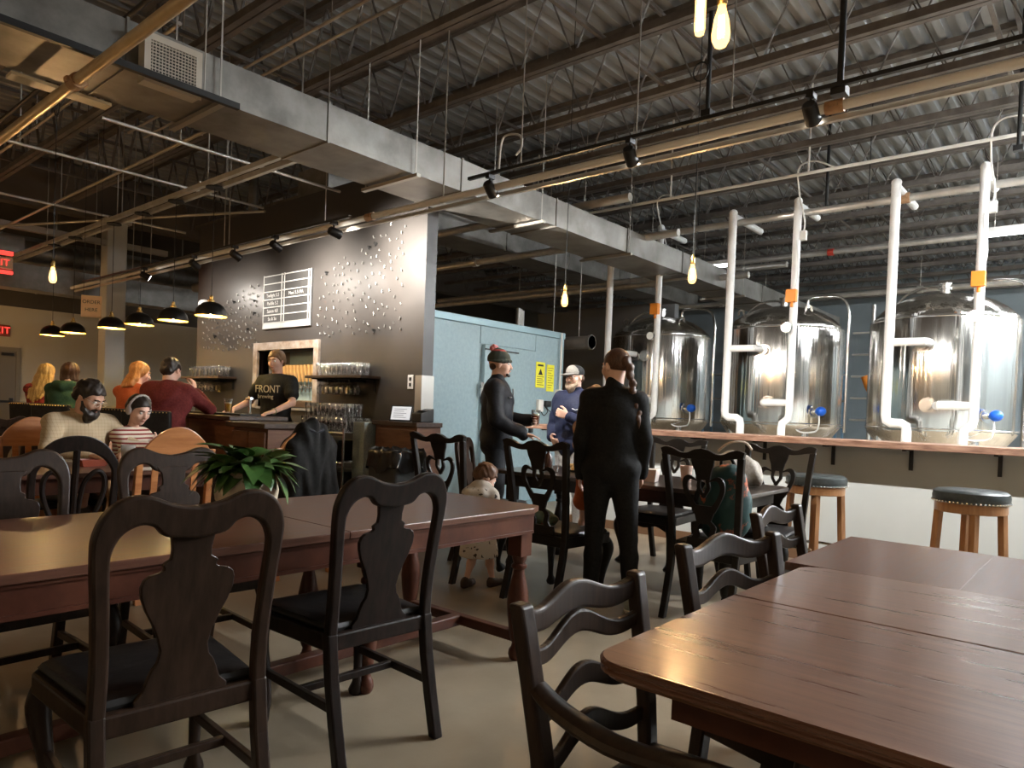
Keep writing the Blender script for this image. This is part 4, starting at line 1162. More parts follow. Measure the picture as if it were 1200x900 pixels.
tag(MB().cyl((-2.52, 11.1, 0), (-2.52, 11.1, 3.9), .045, 14).build('riser_pipe', M_PVC, smooth=True), 'white riser pipe between the middle and right tanks', 'pipe')
for i, (x, wd) in enumerate(((-8.5, 'far left'), (-6.4, 'left'), (-.2, 'right'), (2.4, 'far right'))):
    t = thing('storage_shelf', 'blue grey storage shelf by the rear brewery wall, %s' % wd, 'shelf', (x, 19.8, 0), 0, 'shelves by the rear wall')
    for dx in (-.8, .8):
        for dy in (-.3, .3):
            MB().box(dx - .03, dx + .03, dy - .03, dy + .03, 0, 2.6).build('upright', mat('shelf_blue', (.12, .22, .32), rough=.5), t)
    for z in (.4, 1.1, 1.8, 2.5):
        MB().box(-.85, .85, -.33, .33, z, z + .04).build('shelf_board', M_GALV, t)

# ------------------------------------------------------------------ bar
ba = thing('bar_counter', 'long dark wood bar counter in front of the black wall', 'bar', (0, 3.4, 0))
MB().box(-13.2, -6.35, -.06, .56, 1.035, 1.075).build('bar_top', M_BARWOOD, ba, bevel=.006)
for k in range(7):
    MB().box(-13.1 + k * .965, -13.1 + k * .965 + .945, .0, .03, .12, 1.03).build('front_panel', M_BARFRONT, ba, bevel=.006)
MB().box(-13.1, -6.4, .03, .5, .1, 1.03).build('carcass', M_BARWOOD, ba)
MB().box(-13.1, -6.4, .06, .5, 0, .1).build('kick_plate', M_BLACK, ba)
MB().cyl((-13.1, -.12, .18), (-6.5, -.12, .18), .022, 10).build('foot_rail', M_BRASS, ba, smooth=True)
lo = thing('bar_counter', 'lower wooden end section of the bar by the bartender', 'bar', (0, 3.4, 0))
MB().box(-6.34, -5.66, -.10, .52, .985, 1.03).build('bar_top', M_BARWOOD, lo, bevel=.006)
MB().box(-6.3, -5.70, -.04, .48, .08, .985).build('carcass', M_BARFRONT, lo)
MB().box(-6.3, -5.70, .0, .46, 0, .08).build('kick_plate', M_BLACK, lo)
for k in range(2):
    MB().box(-6.28 + k * .285, -6.28 + k * .285 + .275, -.065, -.04, .12, .95).build('front_panel', M_BARFRONT, lo, bevel=.008)
# small draft spout on the bar
t = thing('rinse_tap', 'slim steel tap standing on the bar beside the bartender', 'tap', (-6.72, 3.75, 1.075))
MB().cyl((0, 0, 0), (0, 0, .17), .016, 10).cyl((-.07, 0, .17), (.03, 0, .175), .016, 10).build('spout', M_STEEL2, t, smooth=True)
MB().cyl((0, 0, 0), (0, 0, .012), .04, 14).build('base', M_STEEL2, t, smooth=True)
tag(MB().box(-7.6, -6.45, 3.5, 3.72, 1.0755, 1.095).build('bar_mat', mat('rubber_mat', (.02, .02, .02), rough=.7, bump=.5, scale=90)), 'black rubber bar mat in front of the bartender', 'mat')
# glasses
def glass_mesh(kind):
    mb = MB()
    if kind == 'pint':
        mb.lathe([(.030, 0), (.031, .004), (.036, .08), (.043, .145), (.041, .145), (.034, .08), (.029, .012), (.002, .012)], 12, cap=False)
    elif kind == 'tulip':
        mb.lathe([(.032, 0), (.030, .004), (.008, .012), (.006, .04), (.010, .05), (.036, .075), (.042, .10), (.036, .14), (.038, .16), (.036, .16), (.034, .14), (.040, .10), (.034, .077), (.002, .055)], 12, cap=False)
    return mb.mesh('drinking_glass', M_GLASS, 'all')
GL_P, GL_T = glass_mesh('pint'), glass_mesh('tulip')
def glass(me, x, y, z, label, group, flip=False):
    o = bpy.data.objects.new('drinking_glass', me); COL.objects.link(o)
    o.location = (x, y, z)
    if flip: o.rotation_euler = (PI, 0, 0)
    return tag(o, label, 'glass', group)
def wall_shelf(label, x0, x1, side):
    t = thing('wall_shelf', label, 'shelf', (0, BY, 1.52))
    MB().box(x0, x1, -.27, 0, 0, .03).build('shelf_board', M_BARWOOD, t, bevel=.003)
    for x in (x0 + .1, x1 - .1):
        MB().box(x - .012, x + .012, -.24, 0, -.012, 0).box(x - .012, x + .012, -.014, 0, -.14, 0).build('bracket', M_BLACK, t)
    for k in range(4):
        MB().box(x0 + .22 + k * .2 - .006, x0 + .22 + k * .2 + .006, -.25, -.02, -.04, -.014).build('hanging_rail', M_BLACK, t)
    n = int((x1 - x0 - .15) / .095)
    for i in range(n):
        for j in range(2):
            glass(GL_P, x0 + .14 + i * .095, BY - .07 - j * .1, 1.5505, 'clear pint glass upright on the %s wall shelf' % side, 'pint glasses on the %s wall shelf' % side)
    for i in range(7):
        for j in range(2):
            glass(GL_T, x0 + .2 + i * .092, BY - .08 - j * .11, 1.50, 'stemmed glass hanging under the %s wall shelf' % side, 'stemmed glasses under the %s wall shelf' % side, True)
wall_shelf('dark wall shelf of glasses right of the tap window', -7.26, -6.20, 'right')
wall_shelf('dark wall shelf of glasses left of the tap window', -10.45, -9.33, 'left')

# wire rack with glasses and bins, right of the bar end
M_WIRE = mat('chrome_wire', (.6, .6, .6), rough=.25, metal=1.0)
rk = thing('wire_rack', 'chrome wire rack with rows of clean glasses', 'rack', (-6.45, 4.62, 0))
for dx in (-.4, .4):
    for dy in (-.2, .2):
        MB().cyl((dx, dy, 0), (dx, dy, .98), .013, 8).build('post', M_WIRE, rk, smooth=True)
for z in (.30, .62, .93):
    mb = MB()
    for k in range(5):
        mb.cyl((-.4, -.2 + k * .1, z), (.4, -.2 + k * .1, z), .004, 5)
    for k in range(21):
        mb.cyl((-.4 + k * .04, -.2, z + .005), (-.4 + k * .04, .2, z + .005), .003, 4)
    mb.bar((-.4, -.2, z - .02), (.4, -.2, z - .02), .006, .02)
    mb.build('wire_shelf', M_WIRE, rk)
for i in range(9):
    for j in range(4):
        glass(GL_P, -6.82 + i * .09, 4.46 + j * .1, .94, 'clear pint glass on the top of the wire rack', 'pint glasses on the wire rack')
for i in range(8):
    for j in range(3):
        glass(GL_P, -6.78 + i * .09, 4.48 + j * .1, 1.09, 'clear pint glass in the upper layer on the wire rack', 'upper pint glasses on the wire rack')
M_BIN = mat('black_plastic', (.018, .019, .019), rough=.4)
def bin_(label, x, y, z, w, d, h):
    t = thing('storage_bin', label, 'bin', (x, y, z))
    MB().rings([[(sx * w / 2 * q, sy * d / 2 * q, zz) for sx, sy in ((-1, -1), (1, -1), (1, 1), (-1, 1))] for zz, q in ((0, .92), (h, 1.0))]).build('tub', M_BIN, t, bevel=.006)
    MB().box(-w / 2 * 1.04, w / 2 * 1.04, -d / 2 * 1.04, d / 2 * 1.04, h, h + .015).build('lid', M_BIN, t, bevel=.004)
bin_('black plastic bin on the lowest rack shelf', -6.35, 4.62, .31, .5, .36, .2)
bin_('dark crate on the middle shelf of the wire rack', -6.5, 4.62, .63, .62, .34, .2)

# cabinet, tablet, rubbish bin near the wall end
cb = thing('cabinet', 'wooden service cabinet with dark top by the wall end', 'cabinet', (-5.53, 4.81, 0))
MB().box(-.32, .32, -.14, .18, .06, 1.03).build('body', M_BARFRONT, cb, bevel=.004)
MB().box(-.345, .345, -.17, .18, 1.03, 1.075).build('top', M_BARWOOD, cb, bevel=.004)
MB().box(-.29, .29, -.155, -.14, .12, .76).build('door', M_BARFRONT, cb, bevel=.006)
MB().box(-.29, .29, -.155, -.14, .79, 1.0).build('drawer', M_BARFRONT, cb, bevel=.006)
pn = mat('pebbled_panel', (.30, .36, .36), (.46, .54, .53), rough=.3, scale=60, bump=.2, metal=.3)
tag(MB().box(-6.07, -5.88, 4.55, 4.97, 0, 1.05).build('fridge_end_panel', pn, bevel=.004), 'pebbled pale steel end panel left of the wooden cabinet', 'panel')
t = thing('tablet', 'tablet on a stand showing a white screen on the cabinet', 'tablet', (-5.55, 4.74, 1.076), R(25))
MB().box(-.12, .12, -.006, .006, 0, .17).xf(Matrix.Rotation(R(-18), 4, 'X')).build('case', M_BLACK, t, bevel=.004)
MB().box(-.105, .105, -.0085, -.0065, .015, .155).xf(Matrix.Rotation(R(-18), 4, 'X')).build('screen', mat('screen_glow', (.5, .5, .5), rough=.3, emit=(.95, .97, 1), estr=.12), t)
for k in range(5):
    MB().box(-.08, .06 - .03 * (k % 2), -.0095, -.0085, .125 - .022 * k, .130 - .022 * k).xf(Matrix.Rotation(R(-18), 4, 'X')).build('print_line', mat('screen_print', (.15, .15, .16), rough=.5), t)
MB().bar((0, .02, .08), (0, .11, .0), .08, .006).build('stand', M_BLACK, t)
t = thing('card_printer', 'small black receipt printer beside the tablet', 'printer', (-5.30, 4.82, 1.076))
MB().rings([[(-.07, -.09, 0), (.07, -.09, 0), (.07, .09, 0), (-.07, .09, 0)], [(-.07, -.09, .09), (.07, -.09, .09), (.07, .09, .14), (-.07, .09, .14)]]).build('body', M_BIN, t, bevel=.01)
MB().box(-.05, .05, -.05, .0, .115, .12).build('paper_slot', M_BLACK, t)
tc = thing('rubbish_bin', 'dark grey rubbish bin lined with a black bag', 'rubbish bin', (-4.92, 4.18, 0))
M_BINW = mat('grey_bin_plastic', (.055, .062, .065), rough=.45)
MB().rings([[(sx * .19 * q, sy * .17 * q, zz) for sx, sy in ((-1, -1), (1, -1), (1, 1), (-1, 1))] for zz, q in ((0, .85), (.78, 1.05))]).build('tub', M_BINW, tc, bevel=.02)
mb = MB()
rr = random.Random(4)
loops = []
for zz, q in ((.66, 1.16), (.70, 1.14), (.76, 1.12), (.82, 1.10), (.845, 1.0), (.80, .9)):
    l = []
    for k in range(44):
        a = 2 * PI * k / 44
        s = 1 / max(abs(math.cos(a)), abs(math.sin(a)))
        j = rr.uniform(-.018, .018)
        l.append((.19 * q * s * math.cos(a) * (1 + j), .17 * q * s * math.sin(a) * (1 + j), zz + rr.uniform(-.015, .015) + (.03 * math.sin(5 * a) if zz < .68 else 0)))
    loops.append(l)
mb.rings(loops, cap=False)
mb.build('bag_liner', mat('black_bag', (.012, .012, .013), rough=.22), tc, smooth='all')
# light switch plate
t = thing('wall_outlet', 'white outlet plate on the right end of the black wall', 'outlet', (-5.70, BY, 1.49))
MB().box(-.045, .045, -.01, 0, -.075, .075).build('plate', M_WHITEPAINT, t, bevel=.004)
for z in (-.03, .03):
    MB().box(-.016, .016, -.014, -.01, z - .018, z + .018).build('socket', M_BLACK, t)
t = thing('wall_outlet', 'white round thermostat plate at the left end of the black wall', 'outlet', (-10.35, BY, 1.38))
MB().box(-.06, .06, -.03, 0, -.06, .06).build('plate', M_WHITEPAINT, t, bevel=.02)
MB().cyl((0, -.031, 0), (0, -.034, 0), .03, 12).build('dial', M_BLACK, t)
t = thing('wall_speaker', 'small white dome camera on the left end of the black wall', 'camera', (-10.3, BY, 2.62))
MB().ell((0, -.05, 0), (.07, .06, .07), 14, 10).build('dome', M_WHITEPAINT, t, smooth=True)
MB().cyl((0, 0, 0), (0, -.04, 0), .075, 14).build('base', M_WHITEPAINT, t, smooth=True)

# menu board
mbx0, mbx1, mbz0, mbz1 = -8.66, -7.56, 2.18, 2.88
bo = thing('menu_board', 'white-lined beer menu board on the black wall', 'menu board', (0, BY, 0))
MB().box(mbx0, mbx1, -.02, 0, mbz0, mbz1).build('panel', mat('menu_panel', (.035, .034, .033), (.05, .048, .046), rough=.6, scale=3), bo)
M_MENUW = mat('menu_white', (.42, .42, .40), rough=.7)
lw = .022
for z in [mbz0 + .075 + (mbz1 - mbz0 - .09) * k / 6 for k in range(7)]:
    MB().box(mbx0, mbx1, -.028, -.02, z - .006, z + .006).build('line_strip', M_MENUW, bo)
MB().box(mbx0, mbx1, -.028, -.02, mbz0, mbz0 + .075).build('footer_strip', M_MENUW, bo)
for x in (mbx0 + .01, mbx0 + .44, mbx0 + .50, mbx1 - .06, mbx1 - .01):
    MB().box(x - lw / 2 * .5, x + lw / 2 * .5, -.028, -.02, mbz0, mbz1).build('line_strip', M_MENUW, bo)
ch = (mbz1 - mbz0 - .09) / 6
def row(k): return mbz0 + .075 + ch * (k + .5)
for tx, x, k in (('Twilight 5.5', mbx0 + .225, 3), ('Paddle 5.2', mbx0 + .225, 2), ('Saison 4.8', mbx0 + .225, 1), ('So & So', mbx0 + .225, 0), ('Mexi 5.5 IPA', mbx0 + .76, 3)):
    text_obj('lettering', tx, .064, M_MENUW, bo, (x, -.0215, row(k)), (PI / 2, 0, 0), .0008)

# scattered metal pieces on the black wall
wa = thing('wall_art', 'scatter of small metal pegs glinting over the black wall', 'wall art', (0, BY, 0))
M_PEG = mat('peg_metal', (.22, .215, .20), rough=.5, metal=.4)
pg = MB().cyl((0, 0, 0), (0, -.022, 0), .0085, 6).cyl((0, -.02, -.014), (0, -.022, .034), .0085, 6).mesh('peg', M_PEG)
pg2 = MB().cyl((0, 0, 0), (0, -.05, 0), .02, 8).cyl((0, -.03, 0), (0, -.03, -.05), .014, 8).mesh('peg', M_BLACK)
rr = random.Random(11)
def scatter(x0, x1, zf, n, dmin):
    pts = []
    tries = 0
    while len(pts) < n and tries < 9000:
        tries += 1
        x = rr.uniform(x0, x1)
        lo_, hi_ = zf(x)
        z = rr.uniform(lo_, hi_)
        if all((x - a) ** 2 + (z - b) ** 2 > dmin ** 2 for a, b in pts):
            pts.append((x, z))
    return pts
P1 = scatter(-7.42, -5.85, lambda x: (2.02 + .0 * x, 2.75 + (x + 7.42) / 1.57 * .55), 118, .075)
P2 = scatter(-10.35, -8.80, lambda x: (1.90 + max(0, (-9.0 - x)) * .02, 2.45 + (x + 10.35) / 1.55 * .38), 122, .07)
for i, (x, z) in enumerate(P1 + P2):
    o = bpy.data.objects.new('peg', pg2 if i % 29 == 7 else pg); COL.objects.link(o); o.parent = wa
    o.location = (x, 0, z); o.rotation_euler = (0, rr.uniform(-.5, .5), 0)
    s = rr.uniform(.45, .8); o.scale = (s, .8, s)

# marks on the beige wall
for i, (y, z, wd) in enumerate(((9.9, 1.75, 'upper'), (9.55, 1.45, 'lower left'), (10.05, 1.45, 'lower right'))):
    tag(MB().box(XL, XL + .02, y - .05, y + .05, z - .13, z + .13).build('wall_plate', mat('plate_grey', (.12, .11, .10), rough=.5)), 'dark narrow plate on the beige wall, ' + wd + ' of three', 'plate')
# half-glass of beer on the bar
def beer(label, x, y, z, col):
    t = thing('beer_glass', label, 'glass', (x, y, z))
    o = bpy.data.objects.new('glass', GL_P); COL.objects.link(o); o.parent = t
    MB().lathe([(.027, .014), (.033, .08), (.0355, .095)], 12).build('beer', mat('beer_' + col, {'gold': (.85, .48, .06), 'amber': (.45, .09, .015)}[col], rough=.1, trans=.4), t, smooth=True)
    MB().lathe([(.035, .0955), (.0365, .108)], 12).build('foam', mat('foam', (.85, .78, .6), rough=.8), t, smooth=True)
    return t
beer('pint of golden beer on the bar beside the man in maroon', -6.72, 3.52, 1.0955, 'gold')

# ------------------------------------------------------------------ plant on the long table
pl = thing('potted_plant', 'leafy green plant in a cream ceramic pot on the long table', 'plant', (-2.80, 1.56, .757))
M_POT = mat('cream_ceramic', (.55, .46, .33), (.66, .57, .43), rough=.4, scale=6)
MB().lathe([(.085, 0), (.10, .01), (.125, .05), (.13, .09), (.118, .135), (.108, .155), (.114, .165), (.108, .17), (.098, .165), (.1, .14)], 32).build('pot', M_POT, pl, smooth=True)
MB().lathe([(.097, .140), (.05, .150), (.01, .152)], 20).build('soil', mat('soil', (.03, .02, .014), rough=.9, bump=.6, scale=40), pl)
M_LEAF = mat('leaf_green', (.04, .10, .022), (.12, .20, .05), rough=.36, scale=6, lo=.4, hi=.7)
M_LEAF2 = mat('leaf_pale', (.08, .15, .045), (.34, .36, .18), rough=.4, scale=14, lo=.45, hi=.62)
def leaf_mesh(L, W, droop, m):
    n = 8
    vs, fs = [], []
    for i in range(n + 1):
        u = i / n
        w = W * math.sin(PI * min(1, u ** .75)) ** .9 * .5 + .001
        y = L * u
        z = -droop * u * u * L + .02 * u
        for s, dz in ((-1, .18), (0, 0), (1, .18)):
            vs.append((s * w, y, z + abs(s) * dz * w))
    for i in range(n):
        for k in range(2):
            fs.append((i * 3 + k, i * 3 + k + 1, (i + 1) * 3 + k + 1, (i + 1) * 3 + k))
    m2 = MB().add(vs, fs).mesh('leaf', m, 'all')
    return m2
LF = [leaf_mesh(.12, .10, .5, M_LEAF), leaf_mesh(.145, .09, .7, M_LEAF), leaf_mesh(.12, .09, .45, M_LEAF2), leaf_mesh(.135, .08, .9, M_LEAF2)]
rr = random.Random(3)
for i in range(120):
    az = rr.uniform(0, 2 * PI)
    el = rr.uniform(-.35, 1.0)
    rad = rr.uniform(.01, .10)
    stem_h = .165 + rr.uniform(0, .085) * (1 - rad / .14)
    bx, by = rad * math.cos(az), rad * math.sin(az)
    o = bpy.data.objects.new('leaf', LF[i % 4]); COL.objects.link(o); o.parent = pl
    o.location = (bx, by, stem_h)
    o.rotation_euler = (el, rr.uniform(-.4, .4), az - PI / 2)
    s = rr.uniform(.75, 1.15); o.scale = (s, s, s)
    if i % 3 == 0:
        MB().tube([(bx * .3, by * .3, .145), (bx * .7, by * .7, .15 + (stem_h - .15) * .6), (bx, by, stem_h)], .003, 5).build('stem', M_LEAF, pl)

# ------------------------------------------------------------------ table clutter
tag(MB().lathe([(.034, 0), (.036, .003), (.045, .14), (.0465, .143), (.044, .143), (.034, .008), (.002, .008)], 20, (-5.0, 1.93, .7585), cap=False).build('plastic_cup', mat('clear_plastic_cup', (.75, .74, .7), rough=.2, trans=.5), smooth=True), 'tall clear plastic cup on the bearded man\'s table', 'cup')
t = thing('juice_box', 'small kraft cup with straw before the child in stripes', 'cup', (-5.15, 2.22, .7585))
MB().lathe([(.036, 0), (.045, .10), (.043, .10), (.034, .006)], 18).build('cup_body', mat('kraft', (.50, .33, .17), rough=.6), t, smooth=True)
MB().cyl((.01, 0, .02), (.03, .01, .17), .004, 6).build('straw', M_WHITEPAINT, t)
t = thing('food_tray', 'red food basket with white paper on the bearded man\'s table', 'basket', (-5.10, 1.74, .7585), R(10))
MB().rings([[(sx * .06 * q, sy * .09 * q, z) for sx, sy in ((-1, -1), (1, -1), (1, 1), (-1, 1))] for z, q in ((0, .8), (.045, 1.0))], cap=False).build('basket', mat('red_plastic', (.28, .06, .03), rough=.4), t)
MB().box(-.042, .042, -.065, .065, .003, .03).build('fries', mat('fries', (.65, .32, .10), (.8, .5, .2), rough=.7, scale=30, bump=.6), t, bevel=.012)
tag(MB().box(-4.86, -4.68, 1.78, 2.02, .7585, .7605).build('paper_sheet', mat('paper', (.78, .74, .66), rough=.7)), 'white paper sheet near the edge of the bearded man\'s table', 'paper')
t = thing('paper_cup', 'brown paper takeaway cup on the black table by the woman', 'cup', (-2.36, 4.72, .7605))
MB().lathe([(.035, 0), (.046, .115), (.044, .115), (.033, .006)], 18).build('cup_body', mat('pink_paper', (.62, .44, .36), rough=.6), t, smooth=True)
t = thing('carton', 'pale open carton box on the black table', 'box', (-2.52, 4.45, .7605), R(15))
MB().rings([[(sx * .075 * q, sy * .06 * q, z) for sx, sy in ((-1, -1), (1, -1), (1, 1), (-1, 1))] for z, q in ((0, .85), (.09, 1.0))], cap=True).build('carton_body', mat('carton_white', (.75, .66, .58), rough=.6), t, bevel=.003)
for k, (x, y) in enumerate(((-3.25, 4.62), (-3.0, 4.85), (-3.45, 4.85))):
    t = thing('plate', ('left', 'right', 'middle')[(0, 1, 2)[k]] + ' white plate of food on the black table', 'plate', (x, y, .7605))
    MB().lathe([(.05, 0), (.06, .004), (.105, .016), (.108, .018), (.06, .010), (.01, .009)], 24).build('dish', M_WHITEPAINT, t, smooth=True)
    MB().ell((0, 0, .022), (.06, .05, .022), 12, 8).ell((.03, .03, .03), (.03, .025, .018), 10, 6).build('food', mat('food_%d' % k, [(.55, .25, .08), (.6, .4, .12), (.3, .15, .06)][k], (.75, .55, .25), rough=.7, scale=40, bump=.5), t, smooth=True)
t = thing('sauce_bottle', 'dark sauce bottle on the left end of the black table', 'bottle', (-3.45, 4.5, .7605))
MB().lathe([(.03, 0), (.032, .01), (.032, .11), (.012, .14), (.012, .17), (.014, .17), (.014, .185), (.002, .187)], 16).build('bottle_body', mat('sauce', (.05, .02, .015), rough=.2), t, smooth=True)
tag(MB().lathe([(.03, 0), (.034, .09), (.03, .12)], 16, (-3.32, 4.42, .7605)).build('drinking_glass', M_GLASS, smooth=True), 'short clear glass on the left end of the black table', 'glass')
# ------------------------------------------------------------------ lamps
M_SHADE = mat('shade_black', (.010, .010, .010), rough=.28)
M_SHADE_IN = mat('shade_gold', (.75, .52, .12), rough=.4, metal=.3)
M_PBULB = emat('pendant_bulb', (1.0, .78, .42), L_PEND)
def pendant(label, x, y, z, top):
    t = thing('pendant_lamp', label, 'lamp', (x, y, z), 0, 'black dome pendants over the bar')
    MB().lathe([(.165, 0), (.163, .03), (.150, .075), (.125, .11), (.09, .137), (.05, .152), (.03, .156)], 32, cap=False).build('shade', M_SHADE, t, smooth=True)
    MB().lathe([(.163, 0), (.160, .03), (.147, .074), (.122, .108), (.088, .134), (.048, .149), (.002, .153)], 32, cap=False).build('shade_lining', M_SHADE_IN, t, smooth=True)
    MB().lathe([(.03, .155), (.032, .175), (.02, .185), (.02, .215), (.008, .225)], 16).build('socket', M_BRASS, t, smooth=True)
    MB().cyl((0, 0, .22), (0, 0, top - z), .004, 6).build('cord', M_BLACK, t)
    MB().cyl((0, 0, top - z - .02), (0, 0, top - z), .09, 16).build('canopy', M_BLACK, t, smooth=True)
    MB().ell((0, 0, .055), (.032, .032, .042), 14, 10).build('bulb', M_PBULB, t, smooth=True)
    return t
for i, x in enumerate((-7.54, -8.46, -9.40, -10.30, -11.74, -12.64)):
    pendant('black dome pendant lamp over the bar, %s counted from the black wall side' % ord_words[i], x, 3.72, 2.13, 3.53)
def amber_shell():
    m = bpy.data.materials.new('amber_bulb_glass'); m.use_nodes = True
    nt = m.node_tree; nt.nodes.clear()
    tr = nt.nodes.new('ShaderNodeBsdfTransparent'); tr.inputs[0].default_value = (1.0, .88, .70, 1)
    em = nt.nodes.new('ShaderNodeEmission'); em.inputs[0].default_value = (1.0, .52, .16, 1); em.inputs[1].default_value = .42
    ad = nt.nodes.new('ShaderNodeAddShader'); o = nt.nodes.new('ShaderNodeOutputMaterial')
    nt.links.new(tr.outputs[0], ad.inputs[0]); nt.links.new(em.outputs[0], ad.inputs[1]); nt.links.new(ad.outputs[0], o.inputs[0])
    return m
M_AMBER = amber_shell()
M_FIL = emat('filament', (1.0, .66, .36), L_EDISON * .60)
M_FIL_SOFT = emat('filament_soft', (1.0, .72, .42), L_EDISON * .10)
def edison(label, x, y, z, top=5.3, tubular=False, coil=False, soft=False):
    t = thing('filament_bulb', label, 'bulb', (x, y, z), 0, 'hanging filament bulbs')
    if tubular:
        MB().lathe([(.002, -.10), (.014, -.096), (.018, -.08), (.018, .08), (.014, .10), (.012, .11)], 16).build('bulb_glass', M_AMBER, t, smooth=True)
    else:
        MB().lathe([(.002, -.075), (.02, -.07), (.030, -.05), (.032, -.025), (.026, .02), (.016, .055), (.013, .07)], 18).build('bulb_glass', M_AMBER, t, smooth=True)
    zt = .11 if tubular else .07
    fz = .08 if tubular else .04
    for dx in (-.007, .007):
        MB().tube([(dx, 0, -fz), (dx * .8, 0, fz * .9)], .0045, 8).build('filament', M_FIL_SOFT if soft else M_FIL, t, smooth=True)
    MB().lathe([(.016, zt), (.018, zt + .01), (.018, zt + .05), (.010, zt + .065), (.005, zt + .075)], 14).build('socket', M_BRASS, t, smooth=True)
    MB().cyl((0, 0, zt + .07), (0, 0, top - z), .0035, 6).build('cord', M_BLACK, t)
    if coil:
        MB().tube([(.06 * math.cos(a), 0, top - z - 1.5 + .07 * math.sin(a)) for a in [2 * PI * k / 12 for k in range(25)]], .006, 6).build('cord_coil', M_BLACK, t)
    return t
edison('teardrop filament bulb at the top centre, lower of the close pair', -1.11, 2.34, 2.59, soft=True)
edison('tubular filament bulb at the top centre, beside the teardrop one', -1.12, 2.20, 2.60, tubular=True, soft=True)
edison('glowing filament bulb above the man in the cap', -4.02, 5.40, 2.30)
edison('glowing filament bulb hanging before the left tank gap', -2.47, 4.90, 2.30, coil=True)
edison('glowing filament bulb on the far left above the pendants', -7.40, 2.17, 2.30, coil=True)
edison('bright bare bulb by the left end of the black wall', -10.9, 5.4, 1.92)
for x, y, wd in ((-3.6, -1.4, 'off the left edge beside the duct'), (-15.2, 1.4, 'off the left edge beyond the bulkhead'), (-16.2, 2.9, 'off the left edge near the exit door'), (-16.4, 1.2, 'off the left edge at the end wall'), (-11.5, .4, 'off the left edge before the bar')):  # bulbs added out of view to give the left side more warm light
    edison('added unseen filament bulb ' + wd, x, y, 2.45)
for x, y, wd in ((-.9, -1.5, 'behind the camera on the left'), (1.3, -2.2, 'behind the camera on the right'), (1.6, .8, 'right of the camera'), (2.2, 3.4, 'beyond the right edge above the second table')):  # weaker bulbs added out of view to light the foreground
    edison('added unseen filament bulb ' + wd, x, y, 2.45, soft=True)

# track lighting
M_HEAD = mat('track_head_black', (.012, .012, .013), rough=.4)
def track_head(label, loc, target, power, color=(1, .90, .76), angle=70, blend=.8):
    t = thing('track_light', label, 'spotlight', loc, 0, 'black track spotlights')
    d = (Vector(target) - Vector(loc)).normalized()
    MB().box(-.02, .02, -.035, .035, .07, .104).cyl((0, 0, .0), (0, 0, .08), .010, 8).build('stem', M_HEAD, t)
    b = -d * .05
    e = d * .075
    MB().tube([b, b + d * .01, e - d * .001, e], [.034, .042, .046, .046], 20).build('can', M_HEAD, t, smooth=True)
    MB().tube([e + d * .0005, e + d * .002], .036, 18).build('lens', emat('spot_lens', (1, .92, .8), 12.0), t)
    spot('spot_beam', Vector(loc) + d * .09, target, power, color, angle, blend, radius=.035)
    o = COL.objects[-1]
    return t
tk = thing('track_rail', 'black lighting track running right above the sprinkler pipe', 'track', (0, 4.2, 3.12))
MB().box(-4.16, 4.6, -.014, .014, -.008, .016).build('rail', M_BLACK, tk)
for hx in (-3.6, -1.9, .2, 2.4):
    MB().cyl((hx, 0, .02), (hx, 0, JZ0 - 3.12), .005, 6).build('hanger_rod', M_CONDUIT, tk)
for i, (x, tx) in enumerate(((-3.92, -4.6), (-2.62, -3.2), (-1.42, -1.5), (.1, -.1), (1.6, 1.4))):
    track_head('black track spotlight on the right-hand track, %s from its left end' % ord_words[i], (x, 4.2, 3.01), (tx, 7.2, 1.0), L_SPOT_COUNTER, (1, .97, .92), 75)
tk = thing('track_rail', 'black lighting track in front of the black bar wall', 'track', (0, 4.08, 3.0))
MB().box(-12.5, -5.6, -.014, .014, -.008, .016).build('rail', M_BLACK, tk)
for hx in (-12, -10, -8, -6):
    MB().cyl((hx, 0, .01), (hx, 0, ZC - 3.0), .005, 6).build('hanger_rod', M_CONDUIT, tk)
for i, (x, tx) in enumerate(((-5.85, -5.8), (-6.9, -7.15), (-7.75, -7.75), (-8.75, -9.0), (-10.2, -9.9))):
    track_head('black track spotlight aimed at the black wall, %s from its right end' % ord_words[i], (x, 4.08, 2.89), (tx, 5.0, (2.7, 2.55, 2.4, 2.4, 2.4)[i]), L_SPOT_WALL * (3.2, 1.9, .35, .5, .35)[i], (1, .93, .84), 120, 1.0)
tk = thing('track_rail', 'black lighting track fixed along the duct at upper left', 'track', (-4.64, 0, 3.22))
MB().box(-.018, .018, -3.5, 2.44, -.02, .02).build('rail', M_BLACK, tk)
for hy in (-2, .3, 2.2):
    MB().cyl((0, hy, .02), (0, hy, JZ0 - 3.22), .005, 6).build('hanger_rod', M_CONDUIT, tk)

# ------------------------------------------------------------------ signs
M_RED = emat('exit_red', (1.0, .05, .035), .4)
ex = thing('exit_sign', 'red lit exit sign above the far left door', 'sign', (XL + .03, 4.30, 2.52))
MB().box(-.03, .02, -.2, .2, -.12, .12).build('housing', mat('exit_housing', (.30, .08, .06), rough=.5), ex, bevel=.006)
text_obj('lettering', 'EXIT', .20, M_RED, ex, (.024, 0, 0), (PI / 2, 0, PI / 2), .002)
ex = thing('exit_sign', 'red-edged hanging emergency sign at the upper left edge', 'sign', (-13.6, 3.22, 3.27))
MB().box(-.03, .03, -.2, .2, -.08, .10).build('housing', M_WHITEPAINT, ex, bevel=.006)
MB().box(-.035, .035, -.2, .2, .14, .20).box(-.035, .035, -.2, .2, -.16, -.11).build('red_panel', M_RED, ex)
text_obj('lettering', 'EXIT', .15, M_RED, ex, (.034, 0, .01), (PI / 2, 0, PI / 2), .002)
MB().cyl((0, 0, .2), (0, 0, .7), .01, 6).build('stem', M_BLACK, ex)
